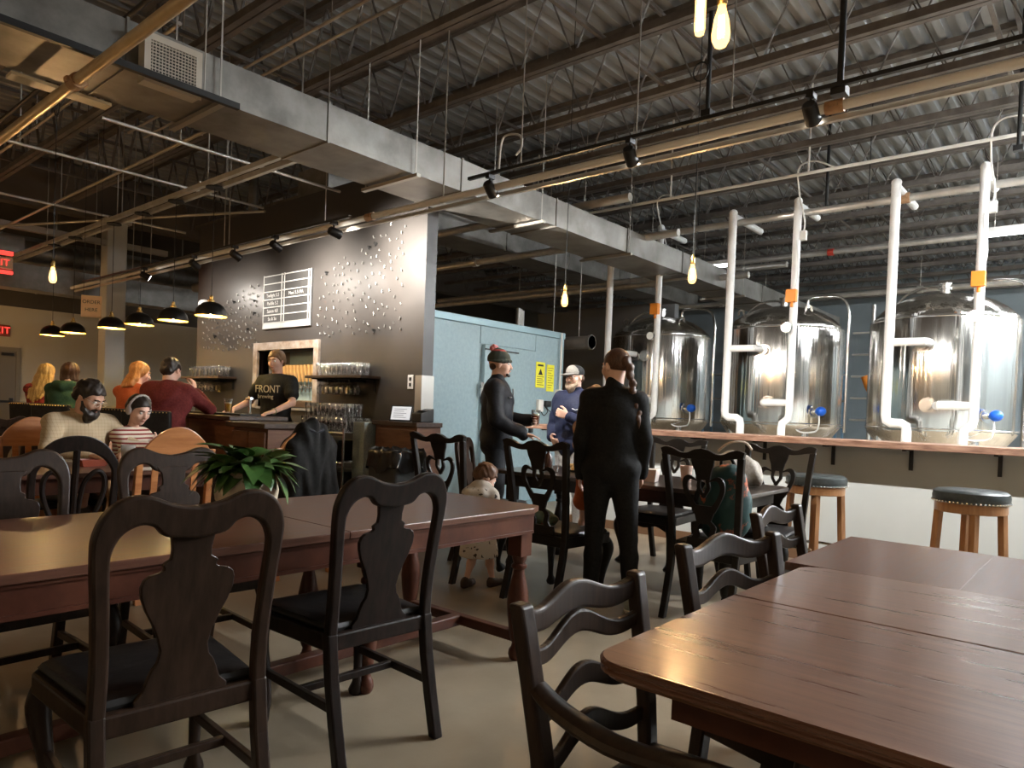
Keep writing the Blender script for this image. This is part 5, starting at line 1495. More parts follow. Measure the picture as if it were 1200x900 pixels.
sg = thing('order_sign', 'cream hanging sign reading ORDER HERE beside the column', 'sign', (-10.15, 3.42, 2.37), R(64))
MB().box(-.115, .115, -.01, .01, -.14, .14).build('board', mat('sign_cream', (.80, .50, .25), (.86, .58, .32), rough=.5, scale=4), sg, bevel=.003)
text_obj('lettering', 'ORDER', .062, M_BLACK, sg, (0, -.012, .055), (PI / 2, 0, 0), .001)
text_obj('lettering', 'HERE', .062, M_BLACK, sg, (0, -.012, -.045), (PI / 2, 0, 0), .001)
for dx in (-.09, .09):
    MB().cyl((dx, 0, .14), (dx, 0, ZC - 2.37), .003, 5).build('hanging_wire', M_BLACK, sg)
# ------------------------------------------------------------------ people: signed distance bodies meshed by surface nets
def smin(a, b, k):
    h = np.clip(.5 + .5 * (b - a) / k, 0, 1)
    return b + (a - b) * h - k * h * (1 - h)
class SDF:
    def __init__(s):
        s.ops = []
    def cap(s, a, b, ra, rb=None, k=.02, mode='u'):
        s.ops.append(('cap', np.array(a, float), np.array(b, float), ra, ra if rb is None else rb, k, mode)); return s
    def path(s, pts, rs, k=.02):
        rs = rs if isinstance(rs, (list, tuple)) else [rs] * len(pts)
        for i in range(len(pts) - 1):
            s.cap(pts[i], pts[i + 1], rs[i], rs[i + 1], k)
        return s
    def ell(s, c, r, M=None, k=.02, mode='u'):
        s.ops.append(('ell', np.array(c, float), np.array(r, float), np.eye(3) if M is None else np.array(M, float), None, k, mode)); return s
    def clip(s, p, n):
        n = np.array(n, float); n /= np.linalg.norm(n)
        s.ops.append(('clip', np.array(p, float), n, None, None, 0, 'c')); return s
    def wrinkle(s, amp, fz=45, fx=18, seed=0):
        s.ops.append(('wr', amp, fz, fx, seed, 0, 'w')); return s
    def bounds(s):
        lo, hi = np.full(3, 1e9), np.full(3, -1e9)
        for o in s.ops:
            if o[6] != 'u': continue
            if o[0] == 'cap':
                r = max(o[3], o[4]); l = np.minimum(o[1], o[2]) - r; h = np.maximum(o[1], o[2]) + r
            else:
                r = o[2].max(); l = o[1] - r; h = o[1] + r
            lo = np.minimum(lo, l); hi = np.maximum(hi, h)
        return lo, hi
    def mesh(s, h):
        lo, hi = s.bounds()
        lo -= 3.5 * h; hi += 3.5 * h
        N = np.ceil((hi - lo) / h).astype(int) + 1
        V = np.full(N, .5, np.float32)
        ax = [lo[i] + h * np.arange(N[i]) for i in range(3)]
        for o in s.ops:
            k, mode = o[5], o[6]
            if o[0] == 'wr':
                X, Y, Z = np.meshgrid(*ax, indexing='ij', sparse=True)
                amp, fz, fx, sd = o[1:5]
                V += (amp * np.sin(fz * Z + 2.2 * np.sin(fx * X + sd) + 1.7 * np.sin(fx * .8 * Y + 2 * sd)) * np.sin(fx * .7 * X + fx * .6 * Y + sd)).astype(np.float32)
                continue
            if o[0] == 'clip':
                X, Y, Z = np.meshgrid(*ax, indexing='ij', sparse=True)
                p, n = o[1], o[2]
                V = np.maximum(V, ((X - p[0]) * n[0] + (Y - p[1]) * n[1] + (Z - p[2]) * n[2]).astype(np.float32))
                continue
            if o[0] == 'cap':
                r = max(o[3], o[4]); l = np.minimum(o[1], o[2]) - r; u = np.maximum(o[1], o[2]) + r
            else:
                r = o[2].max(); l = o[1] - r; u = o[1] + r
            m = k + 3 * h
            i0 = np.clip(np.floor((l - m - lo) / h).astype(int), 0, N - 1)
            i1 = np.clip(np.ceil((u + m - lo) / h).astype(int) + 1, 1, N)
            sl = tuple(slice(a, b) for a, b in zip(i0, i1))
            X, Y, Z = np.meshgrid(ax[0][sl[0]], ax[1][sl[1]], ax[2][sl[2]], indexing='ij', sparse=True)
            if o[0] == 'cap':
                a, b = o[1], o[2]
                ba = b - a
                L = max(ba @ ba, 1e-9)
                px, py, pz = X - a[0], Y - a[1], Z - a[2]
                t = np.clip((px * ba[0] + py * ba[1] + pz * ba[2]) / L, 0, 1)
                d = np.sqrt((px - t * ba[0]) ** 2 + (py - t * ba[1]) ** 2 + (pz - t * ba[2]) ** 2) - (o[3] + (o[4] - o[3]) * t)
            else:
                c, rr_, M = o[1], o[2], o[3]
                px, py, pz = X - c[0], Y - c[1], Z - c[2]
                q = [px * M[0][i] + py * M[1][i] + pz * M[2][i] for i in range(3)]
                k0 = np.sqrt((q[0] / rr_[0]) ** 2 + (q[1] / rr_[1]) ** 2 + (q[2] / rr_[2]) ** 2)
                k1 = np.sqrt((q[0] / rr_[0] ** 2) ** 2 + (q[1] / rr_[1] ** 2) ** 2 + (q[2] / rr_[2] ** 2) ** 2) + 1e-9
                d = k0 * (k0 - 1) / k1
            if mode == 'u':
                V[sl] = smin(V[sl], d, k)
            elif mode == 's':
                V[sl] = -smin(-V[sl], d, k)
        V[0], V[-1] = .5, .5
        V[:, 0], V[:, -1] = .5, .5
        V[:, :, 0], V[:, :, -1] = .5, .5
        C = N - 1
        tot = C[0] * C[1] * C[2]
        acc = np.zeros((3, tot)); cnt = np.zeros(tot)
        stride = np.array([C[1] * C[2], C[2], 1])
        edges = []
        for a in range(3):
            sa = [slice(None)] * 3; sb = [slice(None)] * 3
            sa[a] = slice(0, -1); sb[a] = slice(1, None)
            A, B = V[tuple(sa)], V[tuple(sb)]
            idx = np.argwhere((A < 0) != (B < 0))
            if not len(idx): continue
            va, vb = A[tuple(idx.T)], B[tuple(idx.T)]
            t = va / (va - vb)
            pos = idx.astype(float); pos[:, a] += t
            u, v = (a + 1) % 3, (a + 2) % 3
            cells = []
            for du, dv in ((0, 0), (-1, 0), (-1, -1), (0, -1)):
                c = idx.copy(); c[:, u] += du; c[:, v] += dv
                f = c @ stride
                cells.append(f)
                cnt += np.bincount(f, minlength=tot)[:tot]
                for j in range(3):
                    acc[j] += np.bincount(f, weights=pos[:, j], minlength=tot)[:tot]
            edges.append((cells, va < 0))
        act = np.nonzero(cnt)[0]
        vid = np.full(tot, -1, int); vid[act] = np.arange(len(act))
        P = (acc[:, act] / cnt[act]).T * h + lo
        F = []
        for cells, neg in edges:
            q = np.stack([vid[c] for c in cells], 1)
            q[~neg] = q[~neg][:, ::-1]
            F.append(q)
        F = np.concatenate(F)
        return P, F
    def build(s, name, m, parent, h=.01, relax=1):
        P, F = s.mesh(h)
        for _ in range(relax):
            sm = np.zeros_like(P); n = np.zeros(len(P))
            for i in range(4):
                a, b = F[:, i], F[:, (i + 1) % 4]
                for j in range(3):
                    sm[:, j] += np.bincount(a, weights=P[b, j], minlength=len(P)) + np.bincount(b, weights=P[a, j], minlength=len(P))
                n += np.bincount(a, minlength=len(P)) + np.bincount(b, minlength=len(P))
            P = P * .5 + .5 * sm / n[:, None]
        me = bpy.data.meshes.new(name)
        me.vertices.add(len(P)); me.vertices.foreach_set('co', P.ravel().astype(np.float32))
        me.loops.add(F.size); me.loops.foreach_set('vertex_index', F.ravel().astype(np.int32))
        me.polygons.add(len(F)); me.polygons.foreach_set('loop_start', np.arange(0, F.size, 4, dtype=np.int32))
        me.polygons.foreach_set('use_smooth', np.ones(len(F), bool))
        me.update(calc_edges=True)
        me.materials.append(m)
        o = bpy.data.objects.new(name, me); COL.objects.link(o); o.parent = parent
        return o

def nrm(v):
    v = np.array(v, float); return v / np.linalg.norm(v)
def frame(up, right):
    """columns x right, y forward, z up"""
    z = nrm(up); x = nrm(np.array(right) - z * np.dot(right, z)); y = np.cross(z, x)
    return np.stack([x, y, z], 1)
def stand(s=1.0):
    J = dict(pelvis=(0, 0, .95), waist=(0, .0, 1.10), chest=(0, .0, 1.29), neck=(0, -.015, 1.46), head=(0, .015, 1.628))
    for n, p in dict(sh=(.178, -.01, 1.405), el=(.225, -.03, 1.13), wr=(.235, .05, .89), hip=(.088, 0, .91), kn=(.095, .02, .49), an=(.095, -.02, .085)).items():
        J[n + 'R'] = p; J[n + 'L'] = (-p[0], p[1], p[2])
    return {k: np.array(v, float) * s for k, v in J.items()}
def sit(seat=.46, s=1.0, lean=0.0, footz=None):
    J = dict(pelvis=(0, 0, .10), waist=(0, .02 + lean * .12, .24), chest=(0, .03 + lean * .32, .43), neck=(0, .02 + lean * .5, .60), head=(0, .06 + lean * .62, .765))
    for n, p in dict(sh=(.178, .02 + lean * .45, .545), el=(.23, .06 + lean * .5, .28), wr=(.20, .28 + lean * .3, .26), hip=(.09, .02, .085), kn=(.12, .43, .09)).items():
        J[n + 'R'] = p; J[n + 'L'] = (-p[0], p[1], p[2])
    J = {k: np.array(v, float) * s + np.array((0, 0, seat)) for k, v in J.items()}
    fz = .085 * s if footz is None else footz
    for sg, n in ((1, 'R'), (-1, 'L')):
        J['an' + n] = np.array((sg * .11 * s, .40 * s, max(fz, seat - .36 * s)))
    return J

SKIN = mat('skin', (.62, .36, .25), (.70, .42, .30), rough=.5, scale=12)
SKIN2 = mat('skin_pale', (.70, .43, .33), (.76, .49, .38), rough=.5, scale=12)
M_EYEW = mat('eye_white', (.8, .78, .75), rough=.3)
M_EYEB = mat('eye_dark', (.03, .02, .015), rough=.2)
M_LIP = mat('lip', (.50, .20, .16), rough=.45)

def hand(S, wr, d, n, t, q=1.0, curl=25, spread=1.0, thumb=20):
    """palm plus five fingers; d finger direction, n palm normal (curl side), t thumb side"""
    wr, d, n, t = np.array(wr, float), nrm(d), nrm(n), nrm(t)
    for i, (off, L) in enumerate(((.030, .070), (.010, .078), (-.010, .074), (-.029, .058))):
        kn = wr + d * .088 * q + t * off * q * spread
        S.cap(wr + d * .012 * q + t * off * .55 * q, kn, .0145 * q, .0125 * q, k=.008)
        p = kn; a = R(curl)
        ang = a * .7
        for f, r in ((.45, .0095), (.32, .0088), (.25, .008)):
            dr = d * math.cos(ang) + n * math.sin(ang)
            p2 = p + dr * L * f * q
            S.cap(p, p2, r * q, r * .92 * q, k=.003)
            p = p2; ang += a
    b = wr + d * .028 * q + t * .024 * q
    a1 = b + (t * .75 + d * .75 + n * .25) * .036 * q
    a2 = a1 + (t * .35 + d * .85 + n * math.sin(R(thumb))) * .032 * q
    a3 = a2 + (d * .9 + n * math.sin(R(thumb + 15)) - t * .1) * .026 * q
    S.cap(b, a1, .015 * q, .012 * q, k=.008).cap(a1, a2, .011 * q, .010 * q, k=.003).cap(a2, a3, .010 * q, .008 * q, k=.003)

def head_prims(S, c, M, q, ear=True, k=.018):
    P = lambda x, y, z: np.array(c) + M @ (np.array((x, y, z)) * q)
    E = lambda p, r, kk=k, mode='u': S.ell(P(*p), np.array(r) * q, M, kk, mode)
    E((0, -.014, .030), (.073, .092, .082))
    E((0, .022, -.030), (.058, .066, .080))
    E((0, .056, -.086), (.026, .026, .022))
    for sx in (-1, 1):
        E((sx * .036, .052, -.022), (.026, .030, .028))
        if ear: E((sx * .074, -.004, -.004), (.010, .021, .031), .006)
        E((sx * .031, .090, .010), (.017, .013, .011), .008, 's')
    S.cap(P(-.034, .078, .028), P(.034, .078, .028), .010 * q, k=.012)
    S.cap(P(0, .084, .016), P(0, .104, -.024), .008 * q, .0125 * q, k=.010)
    E((0, .100, -.028), (.017, .010, .009), .006)
    S.cap(P(-.016, .085, -.056), P(.016, .085, -.056), .008 * q, k=.008)

def face_bits(root, c, M, q, brow, eyes=True, lips=True):
    P = lambda x, y, z: tuple(np.array(c) + M @ (np.array((x, y, z)) * q))
    if eyes:
        for sx in (-1, 1):
            e = MB().ell(P(sx * .031, .0755, .010), (.0115 * q,) * 3, 12, 8).build('eye', M_EYEW, root, smooth='all')
            MB().ell(P(sx * .031, .0845, .009), (.0045 * q,) * 3, 8, 6).build('iris', M_EYEB, e, smooth='all')
    if brow:
        for sx in (-1, 1):
            MB().tube([P(sx * .015, .091, .029), P(sx * .032, .089, .034), P(sx * .048, .078, .028)], .0042 * q, 6).build('eyebrow', brow, root, smooth='all')
    if lips:
        MB().tube([P(-.022, .083, -.056), P(0, .0945, -.054), P(.022, .083, -.056)], [.003 * q, .0055 * q, .003 * q], 8).build('lips', M_LIP, root, smooth='all')

def person(label, loc, rz, J, skin=SKIN, q=1.0, hq=1.0, yaw=0, pitch=0, tilt=0, hands=None, build=1.0, h=.0095,
           top=None, bottom=None, shoes=None, hair=None, face=True, brow=None, group=None):
    """q limb thickness scale, hq head scale; outfits are dictionaries read below"""
    t = thing('person', label, 'person', loc, rz, group)
    hands = hands or {}
    R_sh = J['shR'] - J['shL']; R_hip = J['hipR'] - J['hipL']
    Fc = frame(J['neck'] - J['waist'], R_sh); Fp = frame(J['waist'] - J['pelvis'], R_hip)
    Rh = np.array((Matrix.Rotation(R(yaw), 3, 'Z') @ Matrix.Rotation(R(tilt), 3, 'Y') @ Matrix.Rotation(R(pitch), 3, 'X')))
    b = build
    def torso(S, e=0.0, k=.05):
        S.ell(J['pelvis'], (.158 * b * q + e, .108 * b * q + e, .12 * q + e), Fp, k)
        S.ell(J['waist'], (.140 * b * q + e, .100 * b * q + e, .15 * q + e), Fp * .5 + Fc * .5, k)
        S.ell(J['chest'], (.160 * b * q + e, .110 * b * q + e, .17 * q + e), Fc, k)
        S.cap(J['shL'] * .8 + J['neck'] * .2 - Fc[:, 2] * .02 * q, J['shR'] * .8 + J['neck'] * .2 - Fc[:, 2] * .02 * q, .058 * q + e, k=k)
        for n in 'LR':
            S.cap(J['neck'] - Fc[:, 2] * .02 * q, J['sh' + n], .055 * q + e * .6, .052 * q + e, k=.03)
    def arm(S, n, e=0.0, f=1.0, flare=0.0):
        S.cap(J['sh' + n], J['el' + n], .050 * q * b ** .5 + e, .039 * q + e, k=.02)
        w = J['el' + n] + (J['wr' + n] - J['el' + n]) * f
        S.cap(J['el' + n], w, .039 * q + e, .039 * q + (.027 - .039) * q * f + e + flare, k=.015)
    def leg(S, n, e=0.0, f=1.0, flare=0.0):
        S.cap(J['hip' + n], J['kn' + n], .086 * q * b ** .6 + e, .056 * q + e, k=.035)
        w = J['kn' + n] + (J['an' + n] - J['kn' + n]) * f
        mid = J['kn' + n] * .68 + w * .32 + np.array((0, -.012 * q, 0))
        S.cap(J['kn' + n], mid, .054 * q + e, .054 * q + e, k=.02)
        S.cap(mid, w, .054 * q + e, .036 * q + e + flare, k=.02)
    # --- body, one continuous surface
    S = SDF()
    torso(S, -.004)
    for n in 'LR':
        arm(S, n, -.002); leg(S, n, -.004)
        ft = J.get('toe' + n)
        if ft is None:
            ft = J['an' + n] + np.array((.012 if n == 'R' else -.012, .15 * q, -.045 * q))
        S.cap(J['an' + n] + np.array((0, -.03 * q, -.035 * q)), ft, .034 * q, .026 * q, k=.03)
        dflt = nrm(J['wr' + n] - J['el' + n])
        sg = 1 if n == 'R' else -1
        hd = hands.get(n, {})
        d = nrm(hd.get('d', dflt))
        nn = np.array(hd.get('n', (-sg, 0, 0)), float); nn = nrm(nn - d * np.dot(nn, d))
        tt = np.cross(nn, d) * -1
        if 't' in hd and np.dot(tt, hd['t']) < 0 or ('t' not in hd and tt[1] < 0): tt = -tt
        hand(S, J['wr' + n], d, nn, tt, q * hd.get('s', 1.0), hd.get('curl', 22), hd.get('spread', 1.0), hd.get('thumb', 20))
    hc = J['head']
    S.cap(J['neck'] - Fc[:, 2] * .02 * q, hc + Rh @ np.array((0, -.018, -.05)) * hq, .053 * q, .052 * q, k=.025)
    head_prims(S, hc, Rh, hq)
    S.build('body', skin, t, h)
    if face:
        face_bits(t, hc, Rh, hq, brow)
    # --- clothes
    if top:
        S = SDF(); e = top.get('e', .012)
        torso(S, e)
        for n in 'LR':
            arm(S, n, e * .85 if top.get('sleeve', 1.0) > .5 else e * 1.5, top.get('sleeve', .97)) if top.get('sleeve', 1.0) > .3 else S.cap(J['sh' + n], J['sh' + n] * .42 + J['el' + n] * .58, .054 * q + e * 1.2, .053 * q + e * 1.4, k=.02)
        if top.get('neck'):
            S.cap(J['neck'] - Fc[:, 2] * .03 * q, J['neck'] + (hc - J['neck']) * top['neck'], .062 * q, .060 * q, k=.012)
        for x in top.get('extra', []): x(S)
        if top.get('skirt'):
            S.cap(J['pelvis'], J['pelvis'] + np.array(top['skirt'][:3]), .15 * q * b, top['skirt'][3], k=.06)
        if top.get('wr', .004): S.wrinkle(top.get('wr', .004), top.get('fz', 38), 16, len(label))
        hz = top.get('hem', -.06)
        if not top.get('nohem'): S.clip(J['pelvis'] + Fp[:, 2] * hz, -Fp[:, 2])
        S.build(top.get('name', 'shirt'), top['m'], t, h * 1.1)
    if bottom:
        S = SDF(); e = bottom.get('e', .008)
        S.ell(J['pelvis'], (.158 * b * q + e, .108 * b * q + e, .12 * q + e), Fp, .05)
        for n in 'LR':
            leg(S, n, e, bottom.get('f', .97), bottom.get('flare', .01))
        if bottom.get('wr', .003): S.wrinkle(bottom.get('wr', .003), 30, 14, 1)
        S.clip(J['pelvis'] + Fp[:, 2] * .07 * q, Fp[:, 2])
        S.build(bottom.get('name', 'trousers'), bottom['m'], t, h * 1.1)
    if shoes:
        for n in 'LR':
            a = J['an' + n]
            ft = J.get('toe' + n)
            if ft is None:
                ft = a + np.array((.012 if n == 'R' else -.012, .155 * q, -.042 * q))
            S = SDF()
            S.cap(a + np.array((0, -.035 * q, -.038 * q)), ft, .043 * q, .036 * q, k=.03)
            S.cap(a + np.array((0, -.01, -.0)), a + np.array((0, .05 * q, -.03 * q)), .042 * q, .038 * q, k=.03)
            low = min(a[2] - .085 * q, ft[2] - .04 * q)
            S.clip((0, 0, max(.012, low)), (0, 0, -1))
            o = S.build('shoe', shoes['m'], t, .008)
            S = SDF()
            S.cap(a + np.array((0, -.035 * q, -.05 * q)), ft + np.array((0, .004, -.012 * q)), .046 * q, .040 * q, k=.02)
            zz = max(.002, low - .012)
            S.clip((0, 0, zz), (0, 0, -1)).clip((0, 0, zz + .026), (0, 0, 1))
            S.build('sole', shoes.get('sole', shoes['m']), o, .007)
    if hair:
        for nm, m, fn in hair:
            S = SDF()
            fn(S, lambda x, y, z: np.array(hc) + Rh @ (np.array((x, y, z)) * hq), Rh, hq)
            S.build(nm, m, t, .0065)
    return t, Rh, hc
# ------------------------------------------------------------------ outfits and hair
def M_hair(n, a, b): return mat('hair_' + n, a, b, rough=.45, scale=30, stretch=(6, 6, .6), detail=4)
H_BROWN = M_hair('brown', (.045, .020, .011), (.11, .052, .028))
H_DARK = M_hair('dark', (.012, .008, .006), (.03, .02, .014))
H_SANDY = M_hair('sandy', (.14, .075, .032), (.26, .15, .07))
H_BLONDE = M_hair('blonde', (.42, .25, .08), (.66, .44, .17))
H_GINGER = M_hair('ginger', (.40, .17, .05), (.62, .32, .11))
H_TODDLER = M_hair('toddler', (.07, .030, .014), (.15, .07, .035))
H_GREY = M_hair('grey_beard', (.18, .12, .08), (.36, .28, .20))
def cloth(n, a, b=None, **k):
    k.setdefault('rough', .8); k.setdefault('scale', 60); k.setdefault('bump', .15); k.setdefault('spec', .25)
    return mat('cloth_' + n, a, b or tuple(min(1, x * 1.3) for x in a), **k)
def pattern_mat(name, fn):
    m = bpy.data.materials.new(name); m.use_nodes = True
    fn(m.node_tree, m.node_tree.nodes['Principled BSDF']); return m
def stripes(name, c1, c2, scale, duty=.5, axis='Z', second=None):
    def fn(nt, b):
        b.inputs['Roughness'].default_value = .85
        tc = nt.nodes.new('ShaderNodeTexCoord'); sp = nt.nodes.new('ShaderNodeSeparateXYZ')
        nt.links.new(tc.outputs['Object'], sp.inputs[0])
        def band(ax, sc, du):
            m1 = nt.nodes.new('ShaderNodeMath'); m1.operation = 'MULTIPLY'; m1.inputs[1].default_value = sc
            nt.links.new(sp.outputs[ax], m1.inputs[0])
            m2 = nt.nodes.new('ShaderNodeMath'); m2.operation = 'FRACT'; nt.links.new(m1.outputs[0], m2.inputs[0])
            m3 = nt.nodes.new('ShaderNodeMath'); m3.operation = 'LESS_THAN'; m3.inputs[1].default_value = du
            nt.links.new(m2.outputs[0], m3.inputs[0]); return m3.outputs[0]
        f = band(axis, scale, duty)
        if second:
            g = band(second[0], second[1], second[2])
            mm = nt.nodes.new('ShaderNodeMath'); mm.operation = 'ADD'; mm.use_clamp = False
            nt.links.new(f, mm.inputs[0]); nt.links.new(g, mm.inputs[1])
            m5 = nt.nodes.new('ShaderNodeMath'); m5.operation = 'MULTIPLY'; m5.inputs[1].default_value = .5
            nt.links.new(mm.outputs[0], m5.inputs[0]); f = m5.outputs[0]
        mx = nt.nodes.new('ShaderNodeMix'); mx.data_type = 'RGBA'
        mx.inputs[6].default_value = (*c1, 1); mx.inputs[7].default_value = (*c2, 1)
        nt.links.new(f, mx.inputs[0]); nt.links.new(mx.outputs[2], b.inputs['Base Color'])
    return pattern_mat(name, fn)
def spots(name, c1, c2, scale, thr):
    def fn(nt, b):
        b.inputs['Roughness'].default_value = .85
        tc = nt.nodes.new('ShaderNodeTexCoord'); v = nt.nodes.new('ShaderNodeTexVoronoi'); v.inputs['Scale'].default_value = scale
        nz = nt.nodes.new('ShaderNodeTexNoise'); nz.inputs['Scale'].default_value = 30
        ad = nt.nodes.new('ShaderNodeMixRGB'); ad.inputs[0].default_value = .06
        nt.links.new(tc.outputs['Object'], nz.inputs['Vector'])
        nt.links.new(tc.outputs['Object'], ad.inputs[1]); nt.links.new(nz.outputs['Color'], ad.inputs[2])
        nt.links.new(ad.outputs[0], v.inputs['Vector'])
        m3 = nt.nodes.new('ShaderNodeMath'); m3.operation = 'LESS_THAN'; m3.inputs[1].default_value = thr
        nt.links.new(v.outputs['Distance'], m3.inputs[0])
        mx = nt.nodes.new('ShaderNodeMix'); mx.data_type = 'RGBA'
        mx.inputs[6].default_value = (*c1, 1); mx.inputs[7].default_value = (*c2, 1)
        nt.links.new(m3.outputs[0], mx.inputs[0]); nt.links.new(mx.outputs[2], b.inputs['Base Color'])
    return pattern_mat(name, fn)
C_BLACK = cloth('black', (.008, .008, .008), (.014, .014, .014))
C_JEANS = cloth('black_jeans', (.014, .015, .018), (.022, .024, .028))
C_JACKET = cloth('black_jacket', (.010, .011, .015), (.016, .018, .023), rough=.6)
C_NAVY = cloth('navy', (.012, .016, .042), (.022, .028, .062), rough=.6)
C_MAROON = cloth('maroon', (.10, .014, .014), (.15, .025, .022))
C_ORANGE = cloth('orange_top', (.38, .085, .03), (.46, .12, .045))
C_GREEN = cloth('green_hoodie', (.032, .075, .045), (.045, .10, .06))
C_TEE = cloth('tee_black', (.012, .013, .014), (.02, .022, .024))
C_STRIPE = stripes('cloth_striped', (.72, .64, .52), (.25, .035, .03), 34, .42)
C_PLAID = stripes('cloth_tattersall', (.58, .46, .30), (.36, .24, .13), 42, .10, 'X', ('Z', 42, .10))
C_REDPLAID = stripes('cloth_red_plaid', (.40, .05, .04), (.05, .02, .02), 14, .3, 'X', ('Z', 14, .3))
C_SPOT = spots('cloth_spotted', (.60, .56, .51), (.06, .05, .045), 24, .22)
C_SNEAK = mat('sneaker', (.62, .55, .42), rough=.6)
C_SNEAK_G = mat('sneaker_green', (.22, .26, .20), (.4, .42, .36), rough=.6, scale=12)
C_BROWNSHOE = mat('brown_shoe', (.05, .028, .018), rough=.55)
C_DARKSHOE = mat('dark_shoe', (.015, .014, .014), rough=.5)
C_KHAKI = cloth('grey_trousers', (.10, .09, .08))

def hair_short(vol=.008, fringe=.0, back=-.055):
    def fn(S, P, M, q):
        S.ell(P(0, -.020, .038), np.array((.076 + vol, .092 + vol, .080 + vol)) * q, M, .02)
        S.ell(P(0, -.055, -.005), np.array((.070 + vol * .6, .055 + vol, .075)) * q, M, .02)
        S.clip(P(0, .060 + fringe, .052), M @ np.array((0, .75, -1.0)))
        S.ell(P(0, -.060, -.012), np.array((.067, .046, .062)) * q, M, .012)
        for sx in (-1, 1): S.cap(P(sx * .070, .022, .03), P(sx * .071, .018, -.004), .010 * q, .006 * q, .01)
        S.wrinkle(.0045, 85, 75, 3)
    return fn
def hair_long(L=.22, vol=.012, side=0):
    def fn(S, P, M, q):
        S.ell(P(0, -.022, .035), np.array((.078 + vol, .090 + vol, .082 + vol)) * q, M, .02)
        for sx in (-1, -.5, 0, .5, 1):
            S.path([P(sx * .07, -.05 + .02 * abs(sx), .03), P(sx * .085, -.085 + .03 * abs(sx), -.08), P(sx * .095 + side * .3, -.085 - L * .22 + .03 * abs(sx), -.08 - L * .55), P(sx * .075 + side, -.085 - L * .36, -.08 - L * (1 - .15 * abs(sx)))], [.038 * q, .036 * q, .032 * q, .015 * q], .03)
        S.wrinkle(.004, 6, 70, 1)
        S.clip(P(0, .066, .05), M @ np.array((0, 1, -.5)))
    return fn
def hair_bob(vol=.016):
    def fn(S, P, M, q):
        S.ell(P(0, -.022, .035), np.array((.082 + vol, .092 + vol, .082 + vol)) * q, M, .02)
        for sx in (-1, -.5, 0, .5, 1):
            S.cap(P(sx * .07, -.05 + .03 * abs(sx), .02), P(sx * .085, -.06 + .03 * abs(sx), -.095), .036 * q, .026 * q, .03)
        S.wrinkle(.004, 20, 60, 2)
        S.clip(P(0, .062, .05), M @ np.array((0, 1, -.5)))
    return fn
def beard(L=.03, w=1.0):
    def fn(S, P, M, q):
        S.path([P(-.062, .01, -.025), P(-.055, .045, -.065), P(-.03, .078, -.088), P(0, .086, -.096), P(.03, .078, -.088), P(.055, .045, -.065), P(.062, .01, -.025)], [.010 * q, .017 * q, .022 * q, .024 * q, .022 * q, .017 * q, .010 * q], .02)
        S.ell(P(0, .065, -.10 - L * .3), np.array((.040 * w, .034, .030 + L)) * q, M, .02)
        S.path([P(-.026, .084, -.046), P(0, .096, -.041), P(.026, .084, -.046)], .0075 * q, .01)
        S.wrinkle(.003, 70, 70, 1)
    return fn
def glasses(t, Rh, hc, q, m):
    P = lambda x, y, z: tuple(np.array(hc) + Rh @ (np.array((x, y, z)) * q))
    g = thing('glasses_tmp', '', '')
    bpy.data.objects.remove(g)
    mb = MB()
    for sx in (-1, 1):
        mb.tube([P(sx * .032 + .022 * math.cos(a), .101, .006 + .017 * math.sin(a)) for a in [2 * PI * k / 16 for k in range(17)]], .0022 * q, 5)
        mb.tube([P(sx * .054, .100, .012), P(sx * .074, .04, .012), P(sx * .079, -.01, .006)], .002 * q, 5)
    mb.tube([P(-.010, .102, .010), P(.010, .102, .010)], .002 * q, 5)
    return mb.build('glasses', m, t, smooth='all')

# woman in black, back to the camera
J = stand(.935)
J['shL'][0] = -.150; J['shR'][0] = .150
J['elL'] = np.array((-.195, -.03, 1.06)); J['wrL'] = np.array((-.195, .05, .85))
J['elR'] = np.array((.200, -.03, 1.07)); J['wrR'] = np.array((.195, .08, .87))
J['anL'][0] = -.10; J['anR'] = np.array((.15, -.03, .08)); J['knR'] = np.array((.125, .01, .45))
def braid(S, P, M, q):
    S.ell(P(0, -.020, .036), np.array((.079, .097, .086)) * q, M, .02)
    S.clip(P(0, .060, .05), M @ np.array((0, 1, -.45)))
def plait(S, P, M, q):
    S.ell(P(.005, -.105, .035), np.array((.034, .03, .032)) * q, M, .01)
    pts = [(.008, -.105, .02), (.015, -.115, -.02), (.025, -.12, -.07), (.035, -.115, -.12), (.045, -.12, -.17), (.05, -.125, -.22), (.055, -.135, -.27), (.058, -.14, -.315), (.06, -.142, -.35)]
    for i, p in enumerate(pts):
        r = .037 - .0018 * i
        S.ell(P(p[0] + (.009 if i % 2 else -.009), p[1], p[2]), np.array((r * .92, r * .8, r * 1.05)) * q, M, .006)
    S.cap(P(.06, -.142, -.35), P(.062, -.14, -.42), .016 * q, .006 * q, .01)
    S.wrinkle(.0025, 90, 60, 1)
person('woman in black top and leggings with a long brown braid, seen from behind', (-2.405, 3.785, 0), R(32), J, SKIN2, .93, .95, yaw=42, pitch=-6,
       top=dict(m=C_BLACK, e=.014, sleeve=1.12, neck=.35, hem=-.10, wr=.003, name='turtleneck'), bottom=dict(m=C_BLACK, e=.006, wr=.002, name='leggings'), shoes=dict(m=C_SNEAK_G, sole=C_SNEAK),
       hair=[('hair', H_BROWN, braid), ('braid', H_BROWN, plait)], brow=H_BROWN, build=1.18)

